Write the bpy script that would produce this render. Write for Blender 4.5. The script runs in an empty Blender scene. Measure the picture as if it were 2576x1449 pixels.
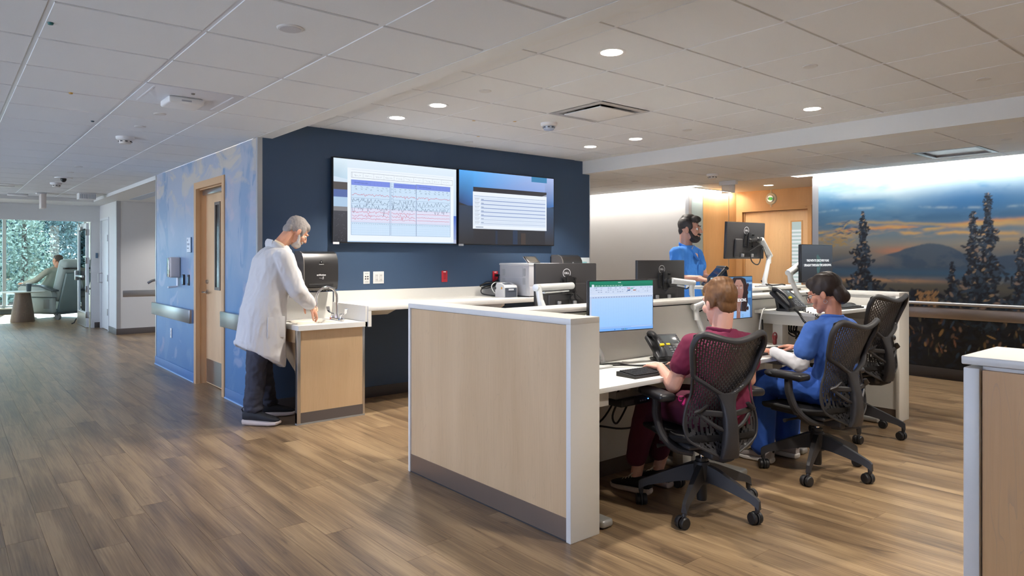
import bpy, bmesh, math, random
import numpy as np
from mathutils import Vector, Matrix, noise as mnoise
random.seed(7)
C = bpy.context.scene.collection
SC = bpy.context.scene
PI = math.pi
R = math.radians

# ---------------------------------------------------------------- camera, world, exposure
CAM_F, CAM_W, CAM_H = 1733.0, 2576.0, 1449.0
CAM_A = math.atan(1442.0 / CAM_F)
EYE = 1.36
cam_d = bpy.data.cameras.new('camera'); cam = bpy.data.objects.new('camera', cam_d); C.objects.link(cam)
cam_d.sensor_fit = 'HORIZONTAL'; cam_d.sensor_width = 36.0
cam_d.lens = 36.0 * CAM_F / CAM_W
cam_d.shift_y = -(CAM_H / 2 - 648.0) / CAM_W
cam_d.clip_start = 0.05; cam_d.clip_end = 300
cam.location = (0, 0, EYE); cam.rotation_euler = (PI / 2, 0, -CAM_A)
SC.camera = cam
SC.view_settings.view_transform = 'Standard'
SC.view_settings.look = 'None'
SC.view_settings.gamma = 1.0
SC.view_settings.use_curve_mapping = False
SC.view_settings.exposure = 0.74

world = bpy.data.worlds.new('sky'); SC.world = world; world.use_nodes = True
_n = world.node_tree.nodes; _l = world.node_tree.links
_bg = _n['Background']
_sky = _n.new('ShaderNodeTexSky'); _sky.sky_type = 'HOSEK_WILKIE'
_sky.turbidity = 4.0; _sky.sun_direction = (0.12, 0.78, 0.61)
_mx = _n.new('ShaderNodeMix'); _mx.data_type = 'RGBA'; _mx.inputs[0].default_value = 0.8
_mx.inputs[7].default_value = (0.80, 0.875, 1.0, 1)
_l.new(_sky.outputs[0], _mx.inputs[6]); _l.new(_mx.outputs[2], _bg.inputs[0])
_bg.inputs[1].default_value = 6.3

def light(name, kind, loc, energy, color=(1, 1, 1), size=0.1, rot=(0, 0, 0), size_y=None, spot=None, blend=0.6, spread=None):
    d = bpy.data.lights.new(name, kind); d.energy = energy; d.color = color
    if kind == 'AREA':
        d.size = size
        if size_y: d.shape = 'RECTANGLE'; d.size_y = size_y
        if spread: d.spread = spread
    elif kind == 'SPOT':
        d.shadow_soft_size = size; d.spot_size = spot; d.spot_blend = blend
    elif kind == 'SUN': d.angle = size
    else: d.shadow_soft_size = size
    o = bpy.data.objects.new(name, d); C.objects.link(o); o.location = loc; o.rotation_euler = rot
    return o
# low sun beyond the far window: shines into the end room, never through the side windows
_sd = Vector((-.12, -.78, -.61)); _so = light('sun', 'SUN', (0, 30, 20), 24.0, (1.0, 0.96, 0.88), R(1.0)); _so.rotation_euler = _sd.to_track_quat('-Z', 'Y').to_euler()

# ---------------------------------------------------------------- helpers
def lin(c):
    out = []
    for v in c[:3]:
        v = v / 255.0
        out.append(v / 12.92 if v <= 0.04045 else ((v + 0.055) / 1.055) ** 2.4)
    return (out[0], out[1], out[2], 1.0)

MATS = {}
def M(name, col=(200, 200, 200), rough=0.5, metal=0.0, var=0.06, vscale=6.0, bump=0.0, bscale=150.0, spec=0.5, coat=0.0,
      emit=0.0, alpha=1.0, trans=0.0, stretch=None, sheen=0.0, ecol=None):
    """procedural principled material: colour broken up by noise, optional bump"""
    if name in MATS: return MATS[name]
    m = bpy.data.materials.new(name); m.use_nodes = True; MATS[name] = m
    nt = m.node_tree; n = nt.nodes; l = nt.links; b = n['Principled BSDF']
    c = lin(col)
    b.inputs['Roughness'].default_value = rough; b.inputs['Metallic'].default_value = metal
    b.inputs['Specular IOR Level'].default_value = spec; b.inputs['Coat Weight'].default_value = coat
    b.inputs['Alpha'].default_value = alpha; b.inputs['Transmission Weight'].default_value = trans
    if sheen: b.inputs['Sheen Weight'].default_value = sheen
    tc = n.new('ShaderNodeTexCoord'); mp = n.new('ShaderNodeMapping')
    if stretch: mp.inputs['Scale'].default_value = stretch
    l.new(tc.outputs['Object'], mp.inputs[0])
    if var > 0:
        nz = n.new('ShaderNodeTexNoise'); nz.inputs['Scale'].default_value = vscale; nz.inputs['Detail'].default_value = 4
        l.new(mp.outputs[0], nz.inputs['Vector'])
        mx = n.new('ShaderNodeMix'); mx.data_type = 'RGBA'
        mx.inputs[6].default_value = tuple(max(0, v * (1 - var)) for v in c[:3]) + (1,)
        mx.inputs[7].default_value = tuple(min(1, v * (1 + var)) for v in c[:3]) + (1,)
        l.new(nz.outputs['Fac'], mx.inputs[0]); l.new(mx.outputs[2], b.inputs['Base Color'])
    else: b.inputs['Base Color'].default_value = c
    if bump > 0:
        nb = n.new('ShaderNodeTexNoise'); nb.inputs['Scale'].default_value = bscale; nb.inputs['Detail'].default_value = 3
        bp = n.new('ShaderNodeBump'); bp.inputs['Strength'].default_value = bump; bp.inputs['Distance'].default_value = 0.002
        l.new(mp.outputs[0], nb.inputs['Vector']); l.new(nb.outputs['Fac'], bp.inputs['Height']); l.new(bp.outputs[0], b.inputs['Normal'])
    if emit > 0:
        b.inputs['Emission Color'].default_value = lin(ecol or col); b.inputs['Emission Strength'].default_value = emit
    return m

def Mvc(name, rough=0.6, emit=0.0, spec=0.3, bump=0.0):
    """printed or lit surface whose drawing is held as colours on its own mesh"""
    if name in MATS: return MATS[name]
    m = bpy.data.materials.new(name); m.use_nodes = True; MATS[name] = m
    nt = m.node_tree; n = nt.nodes; l = nt.links; b = n['Principled BSDF']
    a = n.new('ShaderNodeAttribute'); a.attribute_name = 'Col'
    b.inputs['Roughness'].default_value = rough; b.inputs['Specular IOR Level'].default_value = spec
    if emit > 0:
        b.inputs['Base Color'].default_value = (0.01, 0.01, 0.012, 1)
        l.new(a.outputs['Color'], b.inputs['Emission Color']); b.inputs['Emission Strength'].default_value = emit
    else: l.new(a.outputs['Color'], b.inputs['Base Color'])
    if bump:
        nb = n.new('ShaderNodeTexNoise'); nb.inputs['Scale'].default_value = 300
        bp = n.new('ShaderNodeBump'); bp.inputs['Strength'].default_value = bump; bp.inputs['Distance'].default_value = 0.001
        l.new(nb.outputs['Fac'], bp.inputs['Height']); l.new(bp.outputs[0], b.inputs['Normal'])
    return m

def finish(o, angle=35):
    me = o.data
    if len(me.polygons):
        me.polygons.foreach_set('use_smooth', [True] * len(me.polygons))
        me.set_sharp_from_angle(angle=R(angle))
    return o

class MB:
    """collects primitives; build() links them as ONE mesh object"""
    def __init__(s): s.v = []; s.f = []
    def add(s, vs, fs):
        k = len(s.v); s.v += [tuple(p) for p in vs]; s.f += [tuple(i + k for i in f) for f in fs]; return s
    def box(s, x0, x1, y0, y1, z0, z1):
        vs = [(x, y, z) for z in (z0, z1) for y in (y0, y1) for x in (x0, x1)]
        return s.add(vs, [(0, 2, 3, 1), (4, 5, 7, 6), (0, 1, 5, 4), (2, 6, 7, 3), (0, 4, 6, 2), (1, 3, 7, 5)])
    def rbox(s, x0, x1, y0, y1, z0, z1, r=0.005, seg=2, mat=None):
        bm = bmesh.new()
        bmesh.ops.create_cube(bm, size=1.0)
        for v in bm.verts:
            v.co = Vector((x0 + (v.co.x + .5) * (x1 - x0), y0 + (v.co.y + .5) * (y1 - y0), z0 + (v.co.z + .5) * (z1 - z0)))
        r = min(r, .49 * min(abs(x1 - x0), abs(y1 - y0), abs(z1 - z0)))
        if r > 0: bmesh.ops.bevel(bm, geom=bm.edges[:], offset=r, segments=seg, affect='EDGES', profile=0.5)
        if mat is not None: bmesh.ops.transform(bm, matrix=mat, verts=bm.verts)
        s.addbm(bm); return s
    def addbm(s, bm):
        bm.verts.index_update()
        s.add([v.co[:] for v in bm.verts], [[v.index for v in f.verts] for f in bm.faces]); bm.free(); return s
    def tube(s, pts, r, n=10, cap=True, flat=None, up=None):
        """swept tube along pts; r number or list; flat=(a,b) scales the section"""
        P = [Vector(p) for p in pts]; m = len(P)
        rs = r if isinstance(r, (list, tuple)) else [r] * m
        rings = []; prev = None
        for i in range(m):
            t = (P[min(i + 1, m - 1)] - P[max(i - 1, 0)])
            if t.length < 1e-9: t = Vector((0, 0, 1))
            t.normalize()
            if prev is None:
                a = Vector(up) if up else (Vector((0, 0, 1)) if abs(t.z) < .9 else Vector((1, 0, 0)))
            else: a = prev
            a = (a - t * a.dot(t))
            if a.length < 1e-6: a = t.orthogonal()
            a.normalize(); prev = a; b = t.cross(a)
            fa, fb = flat if flat else (1, 1)
            rings.append([P[i] + (a * math.cos(q) * fa + b * math.sin(q) * fb) * rs[i] for q in [2 * PI * k / n for k in range(n)]])
        return s.loft(rings, cap=cap)
    def loft(s, rings, cap=True, closed=False):
        n = len(rings[0]); vs = [p for r in rings for p in r]; fs = []; m = len(rings)
        for i in range(m if closed else m - 1):
            j = (i + 1) % m
            for k in range(n):
                q = (k + 1) % n
                fs.append((i * n + k, i * n + q, j * n + q, j * n + k))
        if cap and not closed:
            fs.append(tuple(range(n - 1, -1, -1))); fs.append(tuple((m - 1) * n + k for k in range(n)))
        return s.add(vs, fs)
    def cyl(s, p0, p1, r0, r1=None, n=20): return s.tube([p0, p1], [r0, r0 if r1 is None else r1], n)
    def lathe(s, prof, n=24, o=(0, 0, 0), axis='z'):
        """prof [(radius, height)]"""
        rings = []
        for r, h in prof:
            r = max(r, 1e-4); ring = []
            for k in range(n):
                q = 2 * PI * k / n; a, b = r * math.cos(q), r * math.sin(q)
                p = {'z': (a, b, h), 'x': (h, a, b), 'y': (b, h, a)}[axis]
                ring.append((p[0] + o[0], p[1] + o[1], p[2] + o[2]))
            rings.append(ring)
        return s.loft(rings)
    def ell(s, c, r, n=14, m=9, rot=None):
        rings = []
        for i in range(1, m):
            t = PI * i / m - PI / 2; ring = []
            for k in range(n):
                q = 2 * PI * k / n
                p = Vector((r[0] * math.cos(t) * math.cos(q), r[1] * math.cos(t) * math.sin(q), r[2] * math.sin(t)))
                if rot is not None: p = rot @ p
                ring.append((p.x + c[0], p.y + c[1], p.z + c[2]))
            rings.append(ring)
        k0 = len(s.v); s.loft(rings, cap=False)
        for sg, base in ((-1, 0), (1, (m - 2) * n)):
            p = Vector((0, 0, sg * r[2]))
            if rot is not None: p = rot @ p
            s.v.append((p.x + c[0], p.y + c[1], p.z + c[2])); t = len(s.v) - 1
            for k in range(n):
                a, b = k0 + base + k, k0 + base + (k + 1) % n
                s.f.append((b, a, t) if sg < 0 else (a, b, t))
        return s
    def sph(s, c, r, n=12, m=8): return s.ell(c, (r, r, r), n, m)
    def cap(s, p0, p1, r0, r1, n=14):
        """tapered capsule (closed)"""
        p0, p1 = Vector(p0), Vector(p1); d = p1 - p0; L = d.length
        if L < 1e-6: return s.sph(p0, r0)
        d.normalize(); pts = []; rs = []
        for a in (-80, -50, -25): pts.append(p0 + d * (r0 * math.sin(R(a)))); rs.append(r0 * math.cos(R(a)))
        for t in (0, .5, 1): pts.append(p0 + d * L * t); rs.append(r0 + (r1 - r0) * t)
        for a in (25, 50, 80): pts.append(p1 + d * (r1 * math.sin(R(a)))); rs.append(r1 * math.cos(R(a)))
        return s.tube(pts, rs, n)
    def prism(s, poly, axis, a, b):
        """extrude a 2D polygon between a and b along axis"""
        n = len(poly)
        def P(p, t): return {'x': (t, p[0], p[1]), 'y': (p[0], t, p[1]), 'z': (p[0], p[1], t)}[axis]
        vs = [P(p, a) for p in poly] + [P(p, b) for p in poly]
        fs = [tuple(range(n))[::-1], tuple(range(n, 2 * n))] + [(k, (k + 1) % n, n + (k + 1) % n, n + k) for k in range(n)]
        return s.add(vs, fs)
    def xf(s, mat, start=0):
        for i in range(start, len(s.v)): s.v[i] = tuple(mat @ Vector(s.v[i]))
        return s
    def mesh(s, name):
        me = bpy.data.meshes.new(name); me.from_pydata(s.v, [], s.f); me.update()
        bm = bmesh.new(); bm.from_mesh(me); bmesh.ops.recalc_face_normals(bm, faces=bm.faces); bm.to_mesh(me); bm.free()
        return me
    def build(s, name, mat, parent=None, angle=35):
        me = s.mesh(name); o = bpy.data.objects.new(name, me); C.objects.link(o)
        if mat is not None: me.materials.append(mat)
        if parent is not None: o.parent = parent
        return finish(o, angle)

def tag(o, label=None, cat=None, group=None, kind=None):
    if label: o['label'] = label
    if cat: o['category'] = cat
    if group: o['group'] = group
    if kind: o['kind'] = kind
    return o
def thing(name, label, cat, loc=(0, 0, 0), rz=0.0, group=None):
    o = bpy.data.objects.new(name, None); C.objects.link(o); o.empty_display_size = .1
    o.location = loc; o.rotation_euler = (0, 0, rz)
    return tag(o, label, cat, group)
def part(name, mb, mat, parent, label=None, angle=35):
    o = mb.build(name, mat, parent, angle)
    if label: o['label'] = label
    return o
def copy_tree(o, parent=None):
    c = o.copy(); C.objects.link(c); c.parent = parent
    for ch in list(o.children): copy_tree(ch, c)
    return c
def struct(name, mb, mat, parent=None, angle=35):
    o = mb.build(name, mat, parent, angle)
    if parent is None: o['kind'] = 'structure'
    return o
def inst(name, me, parent, loc=(0, 0, 0), scale=(1, 1, 1), rot=(0, 0, 0)):
    o = bpy.data.objects.new(name, me); C.objects.link(o); o.parent = parent
    o.location = loc; o.scale = scale; o.rotation_euler = rot
    return o

class Canvas:
    """flat drawing in a (u right, v up) plane, stacked in thin layers, one coloured mesh"""
    def __init__(s, w, h, step=0.00025): s.w, s.h = w, h; s.v = []; s.f = []; s.c = []; s.k = 0; s.step = step
    def poly(s, pts, col):
        s.k += 1; n = len(s.v); d = s.k * s.step
        cols = col if isinstance(col[0], (tuple, list)) else [col] * len(pts)
        s.v += [(p[0], p[1], d) for p in pts]; s.f.append(tuple(range(n, n + len(pts)))); s.c += [lin(q) for q in cols]
    def same(s): s.k -= 1
    def rect(s, x0, y0, x1, y1, col):
        if isinstance(col[0], (tuple, list)) and len(col) == 2: col = [col[0], col[0], col[1], col[1]]   # bottom, top
        s.poly([(x0, y0), (x1, y0), (x1, y1), (x0, y1)], col)
    def line(s, pts, w, col, layer=True):
        for i in range(len(pts) - 1):
            a, b = Vector(pts[i]), Vector(pts[i + 1]); d = (b - a)
            if d.length < 1e-7: continue
            d.normalize(); nrm = Vector((-d.y, d.x)) * w / 2; e = d * w * .3
            if i or not layer: s.same()
            s.poly([a - nrm - e, b - nrm + e, b + nrm + e, a + nrm - e], col)
    def disc(s, c, rx, ry, col, n=20):
        s.poly([(c[0] + rx * math.cos(2 * PI * k / n), c[1] + ry * math.sin(2 * PI * k / n)) for k in range(n)], col)
    def ring(s, c, rx, ry, w, col, n=28):
        s.line([(c[0] + rx * math.cos(2 * PI * k / n), c[1] + ry * math.sin(2 * PI * k / n)) for k in range(n + 1)], w, col)
    def build(s, name, mat, parent, mtx):
        me = bpy.data.meshes.new(name); me.from_pydata([tuple(mtx @ Vector(p)) for p in s.v], [], s.f); me.update()
        a = me.color_attributes.new('Col', 'FLOAT_COLOR', 'POINT')
        a.data.foreach_set('color', [x for q in s.c for x in q])
        o = bpy.data.objects.new(name, me); C.objects.link(o); me.materials.append(mat)
        if parent is not None: o.parent = parent
        return o
def plane_mtx(origin, u, v):
    """maps (u,v,out) to space; out = u x v"""
    u = Vector(u).normalized(); v = Vector(v).normalized(); w = u.cross(v)
    m = Matrix((u, v, w)).transposed().to_4x4(); m.translation = Vector(origin); return m

def text_mesh(body, size, mtx, name, mat, parent, align='CENTER', bold=0.0, sx=1.0):
    cu = bpy.data.curves.new('txt', 'FONT'); cu.body = body; cu.size = size; cu.align_x = align; cu.align_y = 'CENTER'
    cu.offset = bold; cu.resolution_u = 3
    to = bpy.data.objects.new('txt', cu); C.objects.link(to)
    dg = bpy.context.evaluated_depsgraph_get(); me = bpy.data.meshes.new_from_object(to.evaluated_get(dg))
    bpy.data.objects.remove(to); bpy.data.curves.remove(cu)
    me.transform(mtx @ Matrix.Diagonal((sx, 1, 1, 1))); me.name = name; me.materials.clear(); me.materials.append(mat)
    o = bpy.data.objects.new(name, me); C.objects.link(o)
    if parent is not None: o.parent = parent
    return o
def bez(p0, p1, p2, p3, n=14):
    out = []
    for i in range(n + 1):
        t = i / n; a = (1 - t)
        out.append(tuple(a**3 * p0[k] + 3 * a * a * t * p1[k] + 3 * a * t * t * p2[k] + t**3 * p3[k] for k in range(3)))
    return out
def spline(pts, n=6):
    """Catmull-Rom through points"""
    P = [Vector(p) for p in pts]; P = [P[0] * 2 - P[1]] + P + [P[-1] * 2 - P[-2]]; out = []
    for i in range(1, len(P) - 2):
        for k in range(n):
            t = k / n; a, b, c, d = P[i - 1], P[i], P[i + 1], P[i + 2]
            out.append(0.5 * ((2 * b) + (c - a) * t + (2 * a - 5 * b + 4 * c - d) * t * t + (3 * b - a - 3 * c + d) * t ** 3))
    out.append(P[-2]); return out
# ---------------------------------------------------------------- materials
def wood_mat(name, c0, c1, axis='z', scale=1.0, rough=0.42, ring=0.0, line=(0.45, 0.3, 0.18)):
    """maple laminate: long grain, flecks and faint cathedral lines"""
    if name in MATS: return MATS[name]
    m = bpy.data.materials.new(name); m.use_nodes = True; MATS[name] = m
    nt = m.node_tree; n = nt.nodes; l = nt.links; b = n['Principled BSDF']; b.inputs['Roughness'].default_value = rough
    tc = n.new('ShaderNodeTexCoord')
    def noise(sc, detail=4, dist=0.0):
        mp = n.new('ShaderNodeMapping'); mp.inputs['Scale'].default_value = sc; l.new(tc.outputs['Object'], mp.inputs[0])
        z = n.new('ShaderNodeTexNoise'); z.inputs['Scale'].default_value = 1; z.inputs['Detail'].default_value = detail
        z.inputs['Distortion'].default_value = dist; l.new(mp.outputs[0], z.inputs['Vector']); return z
    s = scale
    za = noise({'z': (5 * s, 5 * s, .7 * s), 'y': (5 * s, .7 * s, 5 * s)}[axis])
    zb = noise({'z': (120 * s, 120 * s, 5 * s), 'y': (120 * s, 5 * s, 120 * s)}[axis], 3)
    zc = noise({'z': (14 * s, 14 * s, 1.1 * s), 'y': (14 * s, 1.1 * s, 14 * s)}[axis], 2, 0.4)
    mx = n.new('ShaderNodeMix'); mx.data_type = 'RGBA'; mx.inputs[6].default_value = lin(c0); mx.inputs[7].default_value = lin(c1)
    add = n.new('ShaderNodeMath'); add.operation = 'MULTIPLY_ADD'; add.inputs[1].default_value = .35
    l.new(zb.outputs['Fac'], add.inputs[0]); l.new(za.outputs['Fac'], add.inputs[2])
    mr = n.new('ShaderNodeMapRange'); mr.inputs[1].default_value = .45; mr.inputs[2].default_value = .95; l.new(add.outputs[0], mr.inputs[0])
    l.new(mr.outputs[0], mx.inputs[0])
    # iso-lines of a slow noise read as growth lines
    mu = n.new('ShaderNodeMath'); mu.operation = 'MULTIPLY'; mu.inputs[1].default_value = 16 if ring else 9; l.new(zc.outputs['Fac'], mu.inputs[0])
    fr = n.new('ShaderNodeMath'); fr.operation = 'FRACT'; l.new(mu.outputs[0], fr.inputs[0])
    lr = n.new('ShaderNodeMapRange'); lr.inputs[1].default_value = 0; lr.inputs[2].default_value = .10; lr.inputs[3].default_value = .28 + ring; lr.inputs[4].default_value = 0
    l.new(fr.outputs[0], lr.inputs[0])
    m2 = n.new('ShaderNodeMix'); m2.data_type = 'RGBA'; m2.inputs[7].default_value = line + (1,)
    l.new(lr.outputs[0], m2.inputs[0]); l.new(mx.outputs[2], m2.inputs[6]); l.new(m2.outputs[2], b.inputs['Base Color'])
    return m

def floor_mat(name, joined):
    m = bpy.data.materials.new(name); m.use_nodes = True; MATS[name] = m
    nt = m.node_tree; n = nt.nodes; l = nt.links; b = n['Principled BSDF']
    geo = n.new('ShaderNodeNewGeometry')
    if joined: r = n.new('ShaderNodeAttribute'); r.attribute_name = 'rnd'; rnd = r.outputs['Fac']
    else: r = n.new('ShaderNodeObjectInfo'); rnd = r.outputs['Random']
    off = n.new('ShaderNodeVectorMath'); off.operation = 'SCALE'; off.inputs[0].default_value = (37.0, 91.0, 0); l.new(rnd, off.inputs['Scale'])
    ad = n.new('ShaderNodeVectorMath'); ad.operation = 'ADD'; l.new(geo.outputs['Position'], ad.inputs[0]); l.new(off.outputs[0], ad.inputs[1])
    def noise(sc, detail=4, dist=0.0, rough=.55):
        mp = n.new('ShaderNodeMapping'); mp.inputs['Scale'].default_value = sc; l.new(ad.outputs[0], mp.inputs[0])
        z = n.new('ShaderNodeTexNoise'); z.inputs['Scale'].default_value = 1; z.inputs['Detail'].default_value = detail
        z.inputs['Distortion'].default_value = dist; z.inputs['Roughness'].default_value = rough
        l.new(mp.outputs[0], z.inputs['Vector']); return z.outputs['Fac']
    za = noise((9, .9, 1), 5, .3); zb = noise((120, 2.6, 1), 4); zk = noise((13, 3.6, 1), 3, .8)
    s1 = n.new('ShaderNodeMath'); s1.operation = 'MULTIPLY_ADD'; s1.inputs[1].default_value = .60; l.new(zb, s1.inputs[0]); l.new(za, s1.inputs[2])
    s2 = n.new('ShaderNodeMath'); s2.operation = 'MULTIPLY_ADD'; s2.inputs[1].default_value = .09; l.new(rnd, s2.inputs[0]); l.new(s1.outputs[0], s2.inputs[2])
    cr = n.new('ShaderNodeValToRGB'); e = cr.color_ramp.elements
    e[0].position = .52; e[0].color = lin((76, 61, 46)); e[1].position = 1.08 if False else 1.0; e[1].color = lin((160, 135, 102))
    k = e.new(.70); k.color = lin((112, 91, 69)); k = e.new(.84); k.color = lin((135, 111, 83))
    l.new(s2.outputs[0], cr.inputs[0])
    # knots / dark flecks
    kr = n.new('ShaderNodeMapRange'); kr.inputs[1].default_value = .665; kr.inputs[2].default_value = .76; kr.inputs[3].default_value = 0; kr.inputs[4].default_value = .6
    l.new(zk, kr.inputs[0])
    mk = n.new('ShaderNodeMix'); mk.data_type = 'RGBA'; mk.inputs[7].default_value = lin((52, 39, 31))
    l.new(kr.outputs[0], mk.inputs[0]); l.new(cr.outputs[0], mk.inputs[6]); l.new(mk.outputs[2], b.inputs['Base Color'])
    rr = n.new('ShaderNodeMapRange'); rr.inputs[3].default_value = .27; rr.inputs[4].default_value = .36; l.new(za, rr.inputs[0]); l.new(rr.outputs[0], b.inputs['Roughness'])
    b.inputs['Specular IOR Level'].default_value = .6
    bp = n.new('ShaderNodeBump'); bp.inputs['Strength'].default_value = .02; bp.inputs['Distance'].default_value = .001
    l.new(zb, bp.inputs['Height']); l.new(bp.outputs[0], b.inputs['Normal'])
    return m

def sky_mural_mat():
    """painted wall covering of blue sky with drifting cloud"""
    m = bpy.data.materials.new('sky_mural'); m.use_nodes = True; MATS['sky_mural'] = m
    nt = m.node_tree; n = nt.nodes; l = nt.links; b = n['Principled BSDF']; b.inputs['Roughness'].default_value = .38
    geo = n.new('ShaderNodeNewGeometry'); sp = n.new('ShaderNodeSeparateXYZ'); l.new(geo.outputs['Position'], sp.inputs[0])
    def noise(sc, detail=5, dist=0.0, off=(0, 0, 0)):
        mp = n.new('ShaderNodeMapping'); mp.inputs['Scale'].default_value = sc; mp.inputs['Location'].default_value = off; l.new(geo.outputs['Position'], mp.inputs[0])
        z = n.new('ShaderNodeTexNoise'); z.inputs['Scale'].default_value = 1; z.inputs['Detail'].default_value = detail; z.inputs['Distortion'].default_value = dist
        l.new(mp.outputs[0], z.inputs['Vector']); return z.outputs['Fac']
    g = n.new('ShaderNodeMapRange'); g.inputs[1].default_value = 0; g.inputs[2].default_value = 2.41; l.new(sp.outputs['Z'], g.inputs[0])
    w = noise((1, 1.3, 1.3), 5, .5)
    a = n.new('ShaderNodeMath'); a.operation = 'MULTIPLY_ADD'; a.inputs[1].default_value = .5; l.new(w, a.inputs[0]); l.new(g.outputs[0], a.inputs[2])
    sb = n.new('ShaderNodeMath'); sb.operation = 'SUBTRACT'; sb.inputs[1].default_value = .25; l.new(a.outputs[0], sb.inputs[0])
    cr = n.new('ShaderNodeValToRGB'); e = cr.color_ramp.elements
    e[0].position = 0; e[0].color = lin((72, 118, 168)); e[1].position = 1; e[1].color = lin((166, 172, 186))
    for p, c in ((.3, (92, 134, 176)), (.5, (126, 150, 180)), (.66, (150, 164, 186)), (.85, (162, 170, 186))):
        k = e.new(p); k.color = lin(c)
    l.new(sb.outputs[0], cr.inputs[0])
    last = cr.outputs[0]
    for sc, off, lo, hi, col, amt in (((1, 2.0, 1.1), (3, 7, 1), .54, .60, (108, 142, 178), .65), ((1, 2.6, 3.2), (8, 1, 4), .60, .66, (178, 180, 196), .4),
                                      ((1, 1.5, 2.0), (1, 12, 7), .60, .68, (205, 180, 186), .35), ((1, 3.5, 1.6), (5, 2, 9), .62, .66, (84, 126, 170), .6)):
        z = noise(sc, 6, .9, off); mr = n.new('ShaderNodeMapRange'); mr.inputs[1].default_value = lo; mr.inputs[2].default_value = hi; mr.inputs[4].default_value = amt
        l.new(z, mr.inputs[0]); mx = n.new('ShaderNodeMix'); mx.data_type = 'RGBA'; mx.inputs[7].default_value = lin(col)
        l.new(mr.outputs[0], mx.inputs[0]); l.new(last, mx.inputs[6]); last = mx.outputs[2]
    # cream clouds high on the wall
    z = noise((1, 1.6, 3.4), 7, 1.0, (2, 4, 11)); hz = n.new('ShaderNodeMapRange'); hz.inputs[1].default_value = 1.75; hz.inputs[2].default_value = 2.25; l.new(sp.outputs['Z'], hz.inputs[0])
    mm = n.new('ShaderNodeMath'); mm.operation = 'MULTIPLY'; zr = n.new('ShaderNodeMapRange'); zr.inputs[1].default_value = .5; zr.inputs[2].default_value = .58; zr.inputs[4].default_value = .75
    l.new(z, zr.inputs[0]); l.new(zr.outputs[0], mm.inputs[0]); l.new(hz.outputs[0], mm.inputs[1])
    mx = n.new('ShaderNodeMix'); mx.data_type = 'RGBA'; mx.inputs[7].default_value = lin((206, 192, 172)); l.new(mm.outputs[0], mx.inputs[0]); l.new(last, mx.inputs[6])
    l.new(mx.outputs[2], b.inputs['Base Color'])
    return m

m_white = M('white_paint', (218, 218, 216), .6, var=.015, bump=.05, bscale=400)
m_offw = M('solid_surface', (226, 224, 218), .32, var=.015, vscale=60)
m_grout = M('ceiling_grid_paint', (214, 216, 220), .35, var=.01)
m_tile = M('mineral_tile', (220, 222, 224), .85, var=.03, vscale=90, bump=.25, bscale=500)
m_navy = M('navy_paint', (54, 76, 104), .55, var=.02, bump=.04, bscale=300)
m_gwall = M('warm_grey_paint', (212, 209, 206), .6, var=.015)
m_base = M('rubber_base', (92, 84, 80), .5, var=.04)
m_dbase = M('dark_base', (64, 58, 56), .5, var=.04)
m_steel = M('brushed_steel', (196, 196, 198), .28, 1.0, var=.06, vscale=3, stretch=(60, 1, 60))
m_bsteel = M('bronze_steel', (158, 145, 136), .3, .9, var=.04)
m_chrome = M('chrome', (225, 225, 228), .08, 1.0, var=0)
m_alu = M('window_aluminium', (176, 184, 188), .4, .6, var=.03)
m_maple = wood_mat('maple_laminate', (198, 167, 128), (214, 184, 145))
m_maple_o = wood_mat('honey_maple', (206, 160, 108), (222, 178, 126), ring=.12)
m_guard = M('satin_guard', (186, 187, 190), .38, .55, var=.05)
m_frame = M('beige_metal_frame', (204, 164, 122), .45, var=.02)
m_doorw = wood_mat('door_veneer', (216, 180, 138), (228, 194, 152))
m_doorh = wood_mat('honey_door_veneer', (224, 184, 136), (236, 200, 152))
m_black = M('black_plastic', (30, 30, 32), .45, var=.05)
m_dgrey = M('dark_grey_plastic', (58, 58, 61), .5, var=.05)
m_floor = floor_mat('oak_plank', False); m_floor_j = floor_mat('oak_plank_far', True)
m_glass = None
def glass_mat(name, tint=(235, 250, 250), refl=.10, rough=0.0):
    m = bpy.data.materials.new(name); m.use_nodes = True; MATS[name] = m
    nt = m.node_tree; n = nt.nodes; l = nt.links; n.remove(n['Principled BSDF']); out = n['Material Output']
    t = n.new('ShaderNodeBsdfTransparent'); t.inputs[0].default_value = lin(tint)
    g = n.new('ShaderNodeBsdfGlossy'); g.inputs['Roughness'].default_value = rough
    f = n.new('ShaderNodeFresnel'); f.inputs[0].default_value = 1.45
    a = n.new('ShaderNodeMath'); a.operation = 'ADD'; a.use_clamp = True; a.inputs[1].default_value = refl; l.new(f.outputs[0], a.inputs[0])
    mx = n.new('ShaderNodeMixShader'); l.new(a.outputs[0], mx.inputs[0]); l.new(t.outputs[0], mx.inputs[1]); l.new(g.outputs[0], mx.inputs[2]); l.new(mx.outputs[0], out.inputs[0])
    return m
m_glass = glass_mat('window_glass', (228, 243, 246), .05)
m_clear = glass_mat('clear_glass', (226, 230, 240), .04)

# ---------------------------------------------------------------- dimensions (metres)
CE, RC = 2.41, 2.558          # ceiling, raised ceiling
XM, YN, XN1 = 2.137, 6.03, 6.29   # corridor mural wall x, navy wall y, its far end x
XR = 8.65                     # right wall x
Y_END = 15.45                 # end wall of the corridor
XL, YB = -1.43, -3.4          # unseen left and rear limits

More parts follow.
